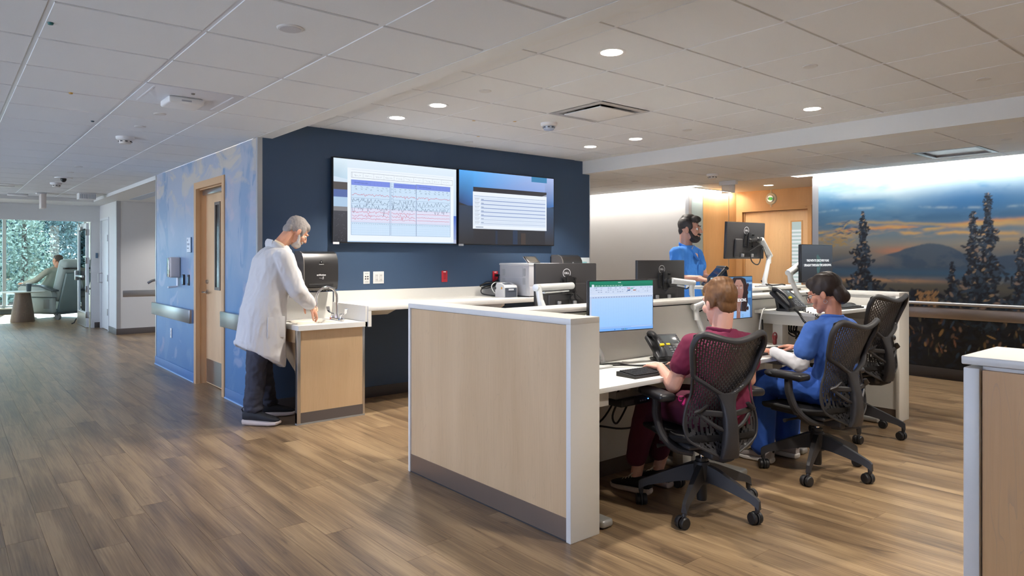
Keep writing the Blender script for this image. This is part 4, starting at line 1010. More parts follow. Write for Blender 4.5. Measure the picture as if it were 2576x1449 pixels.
# ---------------------------------------------------------------- sink cabinet and counter
CY = 5.345                      # counter front
t = thing('sink_cabinet', 'maple end panel cabinet with dark kick plate under the sink', 'cabinet', (2.53, 5.40, 0))
part('end_panel', MB().box(-.295, .295, .0, .03, .095, .768), m_maple, t)
part('kick_plate', MB().box(-.303, .303, -.002, .034, .012, .097), M('kick_laminate', (98, 90, 86), .45, var=.03), t)
part('kick_foot', MB().box(-.303, .303, -.006, .034, 0, .012), M('kick_seal', (150, 150, 146), .4, var=0), t)
for x0, x1 in ((-.303, -.272), (.283, .303)): part('corner_strip', MB().rbox(x0, x1, -.007, .036, .012, .768, .003), m_steel, t)
part('apron', MB().box(-.29, -.27, .03, .60, .66, .768), m_maple, t)
part('knee_panel', MB().prism([(-.265, .66), (.0, .22), (.02, .22), (-.245, .66)], 'y', .03, .60), m_maple, t)
part('side_leaf', MB().add([(-.268, .2, .66), (-.268, .034, .66), (-.06, .034, .25), (-.06, .2, .25)], [(0, 1, 2, 3)]) if False else MB().prism([(.034, .66), (.034, .30), (.11, .30), (.2, .66)], 'x', -.262, -.25), m_maple, t)
t = thing('sink_counter', 'off-white sink top with integral basin and raised side splash', 'sink', (2.225, 5.36, .768))
tp = MB(); X1 = .615; D = .66
bx0, bx1, by0, by1 = .07, .40, .13, .53
tp.box(0, X1, 0, by0, 0, .04).box(0, X1, by1, D, 0, .04).box(0, bx0, by0, by1, 0, .04).box(bx1, X1, by0, by1, 0, .04)
part('sink_top', tp, m_offw, t)
bs = MB(); n0 = 5; rings = []
for k, (ins, z) in enumerate(((0, .0395), (.02, .02), (.035, -.06), (.06, -.10), (.12, -.108))):
    x0, x1, y0, y1 = bx0 + ins, bx1 - ins, by0 + ins, by1 - ins; r = .04; ring = []
    for cx, cy, a0 in ((x1 - r, y1 - r, 0), (x0 + r, y1 - r, 90), (x0 + r, y0 + r, 180), (x1 - r, y0 + r, 270)):
        for q in range(5): a = R(a0 + q * 22.5); ring.append((cx + r * math.cos(a), cy + r * math.sin(a), z))
    rings.append(ring)
bs.loft(rings, cap=False); bs.add(rings[-1], [tuple(range(20))])
part('basin', bs, M('basin_white', (232, 226, 212), .25, var=.01), t)
part('drain', MB().lathe([(.001, 0), (.022, 0), (.024, .004), (.001, .004)], 18, (.235, .33, -.107)), m_chrome, t)
part('side_splash', MB().box(X1 - .02, X1, .0, D, .0, .177), m_offw, t)
part('back_splash', MB().box(0, X1 - .02, D - .02, D, .04, .275), m_offw, t)
t = thing('faucet', 'chrome gooseneck faucet with wrist-blade handles at the sink', 'faucet', (2.70, 5.66, .808))
part('base_bar', MB().rbox(-.022, .022, -.11, .11, 0, .022, .006), m_chrome, t)
gp = [(0, 0, .02), (0, 0, .20)] + [(-.095 + .095 * math.cos(R(a)), 0, .20 + .095 * math.sin(R(a))) for a in range(15, 181, 15)] + [(-.19, 0, .16)]
part('spout', MB().tube(gp, .0105, 14).lathe([(.001, .02), (.018, .02), (.016, .04), (.012, .055), (.001, .055)], 16).lathe([(.001, .145), (.0125, .145), (.0125, .165), (.001, .165)], 14, (-.19, 0, 0)), m_chrome, t)
for sg in (-1, 1):
    y = sg * .085
    hdl = part('valve', MB().lathe([(.001, .02), (.017, .02), (.014, .04), (.016, .05), (.010, .062), (.001, .064)], 14, (0, y, 0)), m_chrome, t)
    part('wrist_blade', MB().tube([(0, y, .055), (.0, y + sg * .05, .06), (.0, y + sg * .085, .075), (.0, y + sg * .10, .11)], [.007, .009, .011, .012], 10, flat=(.55, 1.4)), m_chrome, hdl)
    part('index_dot', MB().lathe([(.001, -.024), (.006, -.024), (.006, -.021), (.001, -.021)], 10, (0, y, .012), 'x'), M('dot_%d' % sg, (200, 60, 50) if sg > 0 else (60, 110, 190), .3, var=0), hdl)
t = thing('water_stream', 'thin stream of water falling from the gooseneck spout', 'water', (2.51, 5.66, .70)); part('stream', MB().tube([(0, 0, 0), (0, 0, .10), (0, 0, .258)], [.0025, .003, .005], 8), M('water', (235, 245, 250), .05, var=0, alpha=.5), t)

t = thing('work_counter', 'long off-white wall counter with back splash under the screens', 'counter', (2.84, CY, .90))
part('counter_top', MB().rbox(0, 3.42, 0, .685, 0, .045, .003), m_offw, t)
part('waterfall_end', MB().box(0, .03, 0, .685, -.135, .0), m_offw, t)
part('back_splash', MB().box(.0, 3.42, .665, .685, .045, .147), m_offw, t)
for x in (.10, 1.6, 3.1): part('bracket', MB().prism([(.16, -.03), (.665, -.30), (.685, -.30), (.685, 0), (.16, 0)], 'x', x, x + .04), m_offw, t)
part('bracket_plate', MB().prism([(.04, 0), (.20, -.055), (.30, -.055), (.30, 0)], 'x', .08, .30), m_offw, t)

def towel(name, label, x, mat, logo=True, extra=None):
    """automatic paper towel dispenser: bulging cover, side cheeks, paper mouth"""
    t = thing(name, label, 'dispenser', (x, YN, 1.07)); W = .162
    prof = [(-.02, .02), (-.20, .0), (-.215, .03), (-.225, .10), (-.225, .22), (-.215, .28), (-.185, .325), (-.13, .345), (-.02, .345)]
    part('cover', MB().prism(prof, 'x', -W + .012, W - .0), mat, t)
    part('cheek', MB().prism([(p[0] * .985, p[1] + .003) for p in prof], 'x', -W, -W + .013), M('dispenser_cheek', (112, 108, 106), .35, var=.03), t)
    part('back_box', MB().box(-W + .01, W - .01, -.021, 0, .03, .33), m_black, t)
    part('mouth', MB().rbox(-.115, .12, -.223, -.19, .025, .058, .008), m_black, t)
    part('mouth_lip', MB().prism([(-.219, .02), (-.200, -.006), (-.12, .0), (-.12, .02)], 'x', -W + .02, W - .02), M('dispenser_lip', (96, 92, 86), .3, var=.03), t)
    for k in range(8): part('cutter_tooth', MB().box(-.11 + k * .03, -.095 + k * .03, -.205, -.195, -.012, -.004), m_black, t)
    if logo:
        c = Canvas(.3, .3, .0003); c.ring((.15, .25), .011, .011, .005, (226, 228, 230)); c.disc((.15, .25), .004, .004, (226, 228, 230))
        for k in range(9): c.line([(.13 + k * .005, .23), (.133 + k * .005, .23)], .004, (210, 212, 214), False)
        c.line([(.13, .108), (.155, .106), (.162, .110)], .002, (214, 216, 218)); c.line([(.158, .10), (.17, .10), (.172, .115), (.166, .12), (.164, .108)], .003, (214, 216, 218))
        c.build('cover_mark', Mvc('mark_print', .5), t, plane_mtx((-.15, -.226, 0), (1, 0, 0), (0, 0, 1)))
        text_mesh('enMotion', .022, plane_mtx((0, -.2262, .135), (1, 0, 0), (0, 0, 1)), 'cover_text', M('print_white', (226, 228, 230), .5, var=0), t, bold=.0006)
    return t
m_disp = M('smoke_black', (44, 43, 44), .32, var=.03, bump=.05, bscale=600)
towel('towel_dispenser', 'black automatic paper towel dispenser above the sink', 2.62, m_disp)
t2 = towel('towel_dispenser', 'black paper towel dispenser showing over the monitor by the printer', 5.77, m_disp)
t2.location.z = 1.045
t = thing('glove_box', 'small pale box on the navy wall past the second towel dispenser', 'box', (6.06, YN, 1.22)); part('carton', MB().rbox(-.11, .11, -.11, 0, 0, .14, .004), M('carton_pale', (206, 216, 222), .5), t); part('opening', MB().rbox(-.06, .06, -.113, -.108, .05, .09, .004), M('carton_blue', (140, 190, 200), .5), t)

# ---------------------------------------------------------------- printers
t = thing('laser_printer', 'large pale grey laser printer with tilted touch panel on the counter', 'printer', (4.94, 5.72, .945))
m_pr = M('printer_grey', (202, 202, 206), .5, var=.02); m_pr2 = M('printer_vent', (176, 178, 182), .5, var=0)
part('body', MB().rbox(-.20, .24, -.30, .19, .01, .35, .008), m_pr, t)
part('paper_tray', MB().rbox(-.195, .235, -.308, -.29, .02, .11, .004), m_pr, t)
part('top_lid', MB().rbox(-.205, .245, -.305, .195, .33, .355, .008), M('printer_white', (220, 220, 222), .45), t)
part('side_panel', MB().box(-.204, -.2, -.26, .12, .03, .20).box(-.203, -.2, -.20, .12, .21, .32), M('printer_side', (196, 197, 202), .5, var=.01), t)
for y, z0, z1 in ((-.245, .22, .30), (-.245, .13, .20), (.09, .22, .29), (.09, .13, .19), (-.10, .04, .13)): part('vent', MB().box(-.2065, -.203, y, y + .04 + (.05 if z0 < .05 else 0), z0, z1), m_pr2, t)
pn = part('touch_panel', MB().rbox(-.085, .085, -.006, .006, 0, .11, .004).xf(Matrix.Translation((-.05, -.22, .355)) @ Matrix.Rotation(R(-50), 4, 'X')), m_black, t)
part('panel_screen', MB().box(-.06, .06, -.0075, -.006, .015, .095).xf(Matrix.Translation((-.05, -.22, .355)) @ Matrix.Rotation(R(-50), 4, 'X')), M('panel_glass', (84, 80, 74), .2, var=0), pn)
part('panel_rim', MB().rbox(-.088, .088, .004, .012, -.004, .113, .004).xf(Matrix.Translation((-.05, -.22, .355)) @ Matrix.Rotation(R(-50), 4, 'X')), m_pr, t)
part('foot', MB().box(-.18, .22, -.28, .17, 0, .012), m_dgrey, t)
t = thing('label_printer', 'small white and slate label printer beside the laser printer', 'printer', (4.60, 5.62, .945), R(-12))
prof = [(-.10, .0), (-.10, .105), (-.085, .125), (.03, .15), (.075, .15), (.105, .12), (.115, .07), (.115, 0)]
part('shell', MB().prism(prof, 'x', -.075, .075), M('printer_white', (220, 220, 222), .4), t)
part('front_face', MB().rbox(-.068, .068, -.108, -.098, .004, .10, .006), M('slate_plastic', (72, 78, 90), .4), t)
part('front_tag', MB().box(-.03, .03, -.1095, -.1078, .075, .09), M('tag_white', (214, 216, 220)), t)
part('slot', MB().box(-.05, .05, -.1095, -.1078, .060, .064), m_black, t)
part('top_window', MB().add([(-.05, -.06, .1315), (.04, -.06, .1315), (.04, .015, .1475), (-.05, .015, .1475)], [(0, 1, 2, 3)]), M('slate_plastic', (72, 78, 90)), t)
part('side_button', MB().rbox(-.079, -.074, -.05, -.028, .085, .107, .003), M('amber_tab', (224, 160, 60), .4, var=0), t)
part('hinge_disc', MB().lathe([(.001, -.08), (.012, -.08), (.012, -.07), (.001, -.07)], 14, (0, .105, .09), 'x'), m_dgrey, t)
def cord(name, label, pts, r, mat, n=5):
    t = thing(name, label, 'cable', tuple(pts[0])); o = Vector(pts[0]); P = [Vector(p) - o for p in pts]
    part('cord', MB().tube(spline(P, n), r, 7), mat, t); return t
m_cblk = M('cable_black', (20, 20, 22), .5, var=0); m_cwht = M('cable_white', (214, 214, 212), .45, var=0); m_cgry = M('cable_grey', (120, 122, 124), .5, var=0)
cord('printer_cable', 'black power cable looping from red outlet to label printer', [(4.77, 6.02, 1.155), (4.765, 5.96, 1.15), (4.70, 5.93, 1.06), (4.60, 5.93, 1.03), (4.50, 5.92, 1.02), (4.50, 5.9, .97), (4.56, 5.76, .953), (4.58, 5.74, .965)], .006, m_cblk)
cord('printer_cable', 'black power cable from red outlet down behind the laser printer', [(4.77, 6.0, 1.165), (4.79, 5.93, 1.16), (4.86, 5.92, 1.11), (4.95, 5.93, 1.06)], .006, m_cblk)
cord('printer_cable', 'bundled black cable lump on the counter back splash', [(4.52, 5.98, 1.05), (4.58, 5.95, 1.08), (4.68, 5.95, 1.085), (4.75, 5.95, 1.11), (4.70, 5.96, 1.06), (4.6, 5.96, 1.05), (4.53, 5.96, 1.03)], .010, m_cblk)
cord('printer_cable', 'white data cable arching over the label printer', [(4.87, 5.95, 1.06), (4.75, 5.86, 1.085), (4.62, 5.84, 1.09), (4.54, 5.80, 1.05), (4.55, 5.76, .985), (4.58, 5.735, .99)], .0055, m_cwht)
t = thing('power_plug', 'black plug in the red outlet by the printer', 'plug', (4.77, YN - .012, 1.16)); part('body', MB().rbox(-.014, .014, -.035, 0, -.012, .018, .004), m_black, t)
# ---------------------------------------------------------------- desk island: end panels, spine, desks
m_lam = M('white_laminate', (222, 220, 214), .42, var=.012)
m_kick = M('brushed_kick', (150, 134, 122), .35, .75, var=.05, stretch=(1, 60, 1))
t = thing('island_end_panel', 'maple half-height end panel framed in white with steel kick plate', 'partition', (2.30, 2.33, 0))
part('top_cap', MB().rbox(0, .20, 0, 1.47, 1.040, 1.07, .003), m_offw, t)
part('near_stile', MB().rbox(0, .20, 0, .032, 0, 1.041, .003), m_offw, t)
part('far_stile', MB().rbox(0, .20, 1.448, 1.47, 0, 1.041, .003), m_offw, t)
part('maple_face', MB().box(.010, .022, .034, 1.446, .112, 1.036), m_maple, t)
part('kick_plate', MB().box(.006, .022, .033, 1.447, .004, .112), m_kick, t)
part('kick_seal', MB().box(.0045, .01, .033, 1.447, 0, .006), m_dgrey, t)
part('core', MB().box(.022, .196, .033, 1.447, .004, 1.04), m_lam, t)
t = thing('island_spine', 'long white half-height spine wall between the facing desks', 'partition', (2.50, 2.87, 0))
part('ledge', MB().rbox(0, 3.58, 0, .20, 1.043, 1.07, .003), m_offw, t)
part('reveal', MB().box(0, 3.58, .055, .185, 1.028, 1.044), m_dgrey, t)
part('panel_face', MB().box(0, 3.58, .05, .19, .10, 1.03), m_lam, t)
part('kick', MB().box(0, 3.58, .055, .185, .0, .10), M('kick_brown', (92, 78, 68), .45), t)
t = thing('island_far_panel', 'white half-height end panel beside the raised desk', 'partition', (6.08, 2.32, 0))
part('top_cap', MB().rbox(0, .20, 0, 1.47, 1.040, 1.07, .003), m_offw, t)
part('near_stile', MB().rbox(0, .20, 0, .03, 0, 1.041, .003), m_offw, t)
part('far_stile', MB().rbox(0, .20, 1.448, 1.47, 0, 1.041, .003), m_offw, t)
part('panel_face', MB().box(.012, .19, .03, 1.449, .10, 1.04), m_lam, t)
part('kick', MB().box(.016, .185, .03, 1.449, 0, .10), M('kick_brown', (92, 78, 68), .45), t)
t = thing('near_counter', 'honey maple counter with white top and white end stile', 'counter', (2.335, .715, 0))
part('top_slab', MB().rbox(-.004, .32, -3.0, .004, 1.045, 1.07, .004), m_offw, t)
part('end_stile', MB().rbox(0, .30, -.042, 0, 0, 1.036, .004), m_offw, t)
part('maple_face', MB().box(.012, .03, -3.0, -.046, .0, 1.03), m_maple_o, t)
part('core', MB().box(.03, .29, -3.0, -.042, 0, 1.04), m_lam, t)
part('raised_top', MB().rbox(.34, .70, -3.0, -.12, 1.06, 1.085, .004), m_offw, t)
part('raised_body', MB().box(.36, .68, -3.0, -.14, 0, 1.06), m_lam, t)

def desk(label, x0, x1, y0, y1, z, cols, feet=True, group=None):
    t = thing('sit_stand_desk', label, 'desk', ((x0 + x1) / 2, (y0 + y1) / 2, 0)); w, d = (x1 - x0) / 2, (y1 - y0) / 2
    part('desk_top', MB().rbox(-w, w, -d, d, z - .026, z, .003), M('desk_white', (226, 226, 222), .38, var=.01), t)
    for k, cx in enumerate(cols):
        cx = cx - (x0 + x1) / 2
        lg = part('column', MB().rbox(cx - .045, cx + .045, -.03 + d * .3, .05 + d * .3, .03, z - .10, .003), M('leg_grey', (196, 194, 188), .4, .2, var=.01), t)
        part('top_beam', MB().rbox(cx - .05, cx + .05, -d * .85, d * .9, z - .105, z - .026, .003), M('leg_grey', (196, 194, 188)), lg)
        part('foot', MB().rbox(cx - .04, cx + .04, -d + .0, d * .95, .004, .045, .014, 3), M('foot_silver', (176, 176, 172), .35, .5, var=.02), lg)
        for y in (-d + .03, d * .9): part('glide', MB().cyl((cx, y, 0), (cx, y, .012), .016), m_black, lg)
    return t
desk('white desk with two monitors, phone and keyboard by the maple end panel', 2.515, 3.76, 2.345, 2.915, .71, (2.58, 3.70))
desk('white desk where the woman in blue types', 3.775, 4.865, 2.36, 2.915, .71, (3.84, 4.60))
desk('white desk raised high with phone and keyboard by the empty chair', 4.88, 6.065, 2.42, 2.915, .955, (4.975, 5.95))
desk('white desk behind the spine near the maple end panel', 2.515, 3.75, 3.075, 3.72, .71, (2.60, 3.66))
desk('white desk behind the spine in the middle of the island', 3.765, 5.03, 3.075, 3.72, .71, (3.85, 4.94))
desk('white desk raised high where the bearded man stands', 5.05, 6.06, 3.075, 3.68, 1.112, (5.40, 5.95))

# ---------------------------------------------------------------- monitors and arms
m_mon = M('monitor_back', (56, 55, 57), .48, var=.04); m_arm = M('arm_silver', (214, 216, 216), .35, .1, var=.015)
m_scr_d = Mvc('monitor_glow', .25, emit=.55, spec=.5); m_scr_dim = Mvc('monitor_glow_dim', .25, emit=.25, spec=.5)
MWd, MHt = .50, .31
def monitor(label, pos, rz, tilt=0.0, draw=None, scr=None, back=True, base=None, captions=()):
    """panel local: screen faces -y, origin at panel centre; the thing stands at the clamp of its arm"""
    t = thing('monitor', label, 'monitor', base); w, h = MWd / 2, MHt / 2
    part('panel', MB().rbox(-w, w, -.006, .012, -h, h, .004), m_bezel, t)
    part('back_shell', MB().rbox(-w + .001, w - .001, .010, .022, -h + .001, h - .001, .006), m_mon, t)
    part('power_hump', MB().rbox(-w * .62, w * .62, .018, .042, -h + .012, -h + .17, .014, 3), m_mon, t)
    part('port_bay', MB().rbox(-w * .5, w * .42, .036, .0435, -h + .014, -h + .055, .003), m_black, t)
    for x in (-.05, .075): part('port_plug', MB().rbox(x - .012, x + .012, .040, .060, -h + .018, -h + .045, .004), M('plug_grey', (140, 140, 142), .4, var=0), t)
    mk = Canvas(.1, .1, .0002); mk.ring((0, 0), .030, .030, .0045, (226, 228, 230))
    mk.build('badge_ring', Mvc('mark_print', .5), t, plane_mtx((0, .0225, .085), (-1, 0, 0), (0, 0, 1)))
    text_mesh('DELL', .0185, plane_mtx((0, .0229, .085), (-1, 0, 0), (0, 0, 1)), 'badge_text', M('print_white', (226, 228, 230), .5, var=0), t, bold=.0007)
    if draw:
        cv = Canvas(MWd, MHt, .00012); draw(cv, MWd, MHt)
        cv.build('display', scr or m_scr_d, t, plane_mtx((-w, -.0062, -h), (1, 0, 0), (0, 0, 1)))
    part('vesa_plate', MB().rbox(-.06, .06, .040, .050, -.06, .06, .004).rbox(-.02, .02, .05, .062, -.07, .07, .004), m_black, t)
    for x in (-.048, .048):
        for z in (-.048, .048): part('thumb_screw', MB().lathe([(.001, .05), (.008, .05), (.008, .066), (.001, .067)], 10, (x, 0, z), 'y'), m_black, t)
    for body, size, zz, yy in captions:
        text_mesh(body, size, plane_mtx((0, yy, zz), (1, 0, 0), (0, 0, 1)), 'caption', M('caption_white', (235, 240, 245), .5, var=0, emit=.55), t, bold=.0006, sx=.92)
    mx = Matrix.Translation(Vector(pos) - Vector(base)) @ Matrix.Rotation(rz, 4, 'Z') @ Matrix.Rotation(tilt, 4, 'X')
    for ch in t.children: ch.matrix_basis = mx
    return t
def arm(t, base, elbow, mid, head, mon):
    """monitor arm: clamp on the desk, raked post, elbow, horizontal gas-spring arm to the head"""
    o = Vector(base)
    B, E, Md, H = Vector((0, 0, 0)), Vector(elbow) - o, Vector(mid) - o, Vector(head) - o
    part('clamp', MB().rbox(-.04, .04, -.03, .03, 0, .014, .004).rbox(-.022, .022, -.02, .02, .012, .03, .006), m_arm, t)
    part('post', MB().tube([B + Vector((0, 0, .02)), B + Vector((0, 0, .06)), B + (E - B) * .5 + Vector((0, 0, .015)), E], [.022, .021, .019, .018], 14), m_arm, t)
    part('elbow_joint', MB().cyl(E + Vector((0, 0, -.03)), Md + Vector((0, 0, .015)), .021, .021, 16), m_arm, t)
    d = (H - Md).normalized()
    part('spring_arm', MB().tube([Md - d * .03, Md - d * .028, H, H + d * .012], [.012, .0235, .0235, .014], 16), m_arm, t)
    part('lower_cover', MB().tube([Md + d * .06 + Vector((0, 0, -.035)), H - d * .05 + Vector((0, 0, -.032))], [.011, .011], 8, flat=(.6, 1.2)), m_arm, t)
    V = Vector(mon) - o
    part('tilt_head', MB().sph(H + (V - H) * .35, .026).tube([H, V], .016, 10).sph(V, .020), m_black, t)
    part('arm_cable', MB().tube(spline([Md + Vector((0, 0, -.02)), Md + d * .04 + Vector((0, .01, -.05)), H + Vector((0, 0, -.05)), V + Vector((.0, .0, -.09))], 5), .004, 6), m_cblk, t)
    return t
def vesa(p, rz, off=.06):
    return (p[0] - math.sin(rz) * off, p[1] + math.cos(rz) * off, p[2])

def draw_sheet(cv, w, h):
    b = .006
    cv.rect(b, b, w - b, h - b, [(150, 200, 255), (192, 222, 255)])
    cv.rect(b, h - b - .018, w - b, h - b, (24, 132, 104)); cv.rect(b, h - b - .033, w - b, h - b - .018, (22, 122, 96))
    for k in range(11): cv.line([(.03 + k * .021, h - .033), (.042 + k * .021, h - .033)], .005, (190, 226, 214), False)
    cv.rect(.022, h - .040, .038, h - .025, (222, 234, 246)); cv.line([(.22, h - .015), (.24, h - .015)], .004, (200, 230, 220), False)
    cv.rect(b, h - .083, w - b, h - b - .034, (206, 220, 244))
    for k in range(26):
        x = .015 + k * .018
        for q in range(3):
            if rg.random() < .6: cv.line([(x, h - .047 - q * .012), (x + .005 + rg.random() * .008, h - .047 - q * .012)], .004, [(120, 140, 176), (160, 176, 208), (96, 120, 160)][rg.randint(0, 2)], False)
    for x, c in ((.29, (206, 150, 170)), (.315, (110, 190, 170)), (.29, (84, 110, 160)), (.335, (180, 130, 120))): cv.rect(x, h - .055 - (.012 if c[0] in (84, 180) else 0), x + .022, h - .048 - (.012 if c[0] in (84, 180) else 0), c)
    cv.rect(b, h - .096, w - b, h - .084, (214, 226, 246)); cv.rect(b, h - .107, w - b, h - .097, (186, 202, 234)); cv.rect(b, .03, b + .012, h - .107, (190, 206, 238))
    for k in range(24): cv.line([(.03 + k * .0195, h - .102), (.034 + k * .0195, h - .102)], .004, (110, 130, 170), False)
    for k in range(24): x = .028 + k * .0195; cv.line([(x, .032), (x, h - .107)], .0005, (160, 196, 240), False)
    for k in range(22): y = .036 + k * .0078; cv.line([(.018, y), (w - b, y)], .0005, (164, 200, 242), False)
    cv.rect(b, .020, w - b, .031, (150, 190, 246)); cv.rect(b, b, w - b, .020, (120, 178, 250)); cv.line([(.32, .026), (w - .02, .026)], .0016, (210, 226, 250), False)
    for k, c in enumerate(((30, 110, 200), (60, 90, 120), (70, 80, 90), (40, 140, 110), (40, 120, 200))): x = (.19, .245, .258, .27, .282)[k]; cv.rect(x, .009, x + .006, .016, c)
def draw_video(cv, w, h):
    b = .006
    cv.rect(b, b, w - b, h - b, [(60, 90, 130), (96, 150, 200)])
    cv.poly([(b, .2), (.10, .22), (.12, h - b), (b, h - b)], [(120, 190, 220), (110, 170, 210), (190, 220, 240), (190, 226, 246)])
    cv.rect(w - .10, .10, w - b, h - .03, [(70, 110, 160), (60, 110, 170)]); cv.rect(w - .07, .15, w - .02, .2, (110, 170, 220)); cv.rect(w - .09, h - .06, w - b, h - .045, (150, 190, 230))
    # white coat, hair, face of the presenter
    cv.poly([(.16, b), (.47, b), (.465, .09), (.42, .13), (.36, .15), (.26, .13), (.18, .08)], [(150, 196, 246), (140, 190, 250), (170, 210, 250), (190, 220, 250), (190, 220, 250), (190, 220, 250), (160, 204, 250)])
    hair = (48, 36, 38)
    cv.poly([(.22, .10), (.24, .05), (.30, .06), (.42, .05), (.44, .12), (.435, .22), (.41, .29), (.36, h - .008), (.27, h - .008), (.235, .27), (.22, .18)], hair)
    for k in range(14): cv.disc((.40 + rg.random() * .045, .05 + rg.random() * .2), .012, .016, (44 + rg.randint(0, 24), 32, 34), 10)
    cv.poly([(.285, .14), (.33, .125), (.37, .15), (.385, .20), (.38, .25), (.35, .285), (.30, .285), (.275, .25), (.27, .19)], [(150, 110, 100), (140, 100, 92), (150, 108, 98), (170, 124, 112), (186, 138, 124), (190, 142, 128), (190, 142, 128), (170, 126, 114), (150, 112, 102)])
    cv.poly([(.30, b), (.345, b), (.35, .10), (.37, .15), (.30, .15), (.305, .08)], (150, 108, 98))
    for x in (.305, .355): cv.disc((x, .225), .010, .005, (236, 236, 240), 12); cv.disc((x, .225), .004, .0045, (60, 50, 54), 10); cv.line([(x - .014, .238), (x, .243), (x + .014, .239)], .003, (60, 42, 42))
    cv.line([(.33, .22), (.326, .19), (.334, .186)], .002, (130, 92, 84)); cv.poly([(.315, .165), (.33, .160), (.347, .165), (.33, .172)], (170, 84, 92))
    cv.line([(.36, .14), (.36, .02)], .0014, (110, 150, 200)); cv.ring((.375, .022), .007, .009, .002, (60, 120, 120)); cv.line([(.30, .13), (.33, .05), (.36, .13)], .0012, (220, 220, 225))
def draw_path(cv, w, h):
    b = .006
    cv.rect(b, b, w - b, h - b, [(70, 72, 76), (120, 132, 146)])
    for k in range(46):
        a = 2 * PI * k / 46; r0, r1 = .028 + .01 * math.sin(5 * a), .06 + .012 * math.sin(3 * a + 1)
        cv.line([(w / 2 + .02 + .55 * r0 * math.cos(a), .15 + r0 * 1.2 * math.sin(a)), (w / 2 + .02 + .62 * r1 * math.cos(a), .15 + r1 * 1.25 * math.sin(a))], .0065, [(110, 190, 206), (140, 206, 200), (150, 170, 110), (90, 150, 176)][k % 4], False)

# far-side monitors seen from the back (screens face +y)
for lb, p, rz, tl, base, el, mid, hd in (
        ('monitor seen from behind beside the laser printer', (3.42, 3.52, 1.165), PI + R(-14), 0, (3.03, 3.14, .71), (2.99, 3.30, 1.08), (2.99, 3.33, 1.165), (3.37, 3.40, 1.165)),
        ('monitor seen from behind in front of the bearded man', (4.28, 3.36, 1.185), PI + R(-7), 0, (4.46, 3.16, .71), (4.47, 3.20, 1.10), (4.46, 3.20, 1.165), (4.30, 3.26, 1.185)),
        ('monitor seen from behind raised high before the honey door', (5.26, 3.24, 1.505), PI + R(-6), R(-3), (5.47, 3.17, 1.112), (5.55, 3.18, 1.34), (5.56, 3.18, 1.39), (5.40, 3.16, 1.515))):
    m = monitor(lb, p, rz, tl, lambda c, w, h: c.rect(.006, .006, w - .006, h - .006, (120, 140, 165)), m_scr_dim, base=base)
    arm(m, base, el, mid, hd, vesa(p, rz))
# near-side monitors, screens towards the chairs
for lb, p, rz, fn, sc_, cap_, base, el, mid, hd in (
        ('monitor showing a blank spreadsheet with green top bar', (3.18, 2.785, 1.07), R(-9.4), draw_sheet, m_scr, (), (3.08, 2.86, .71), (2.94, 2.865, .95), (2.93, 2.865, .985), (3.10, 2.855, 1.05)),
        ('monitor showing a video of a curly-haired woman', (4.38, 2.80, 1.07), R(-3), draw_video, m_scr_d, (('THE FUTURE OF MEDICINE.', .030, -.02, -.0105),), (4.20, 2.875, .71), (4.08, 2.88, .955), (4.065, 2.88, 1.02), (4.26, 2.872, 1.06)),
        ('dark monitor with white slogan text over the raised desk', (5.585, 2.77, 1.313), R(-2), draw_path, m_scr_dim, (('THE PATH TO DISCOVERY RUNS', .026, .022, -.0125), ('STRAIGHT THROUGH THE UNKNOWN.', .026, -.016, -.0125)), (5.39, 2.80, .955), (5.28, 2.83, 1.19), (5.235, 2.82, 1.245), (5.44, 2.83, 1.31))):
    m = monitor(lb, p, rz, 0, fn, sc_, base=base, captions=cap_)
    arm(m, base, el, mid, hd, vesa(p, rz, .05))

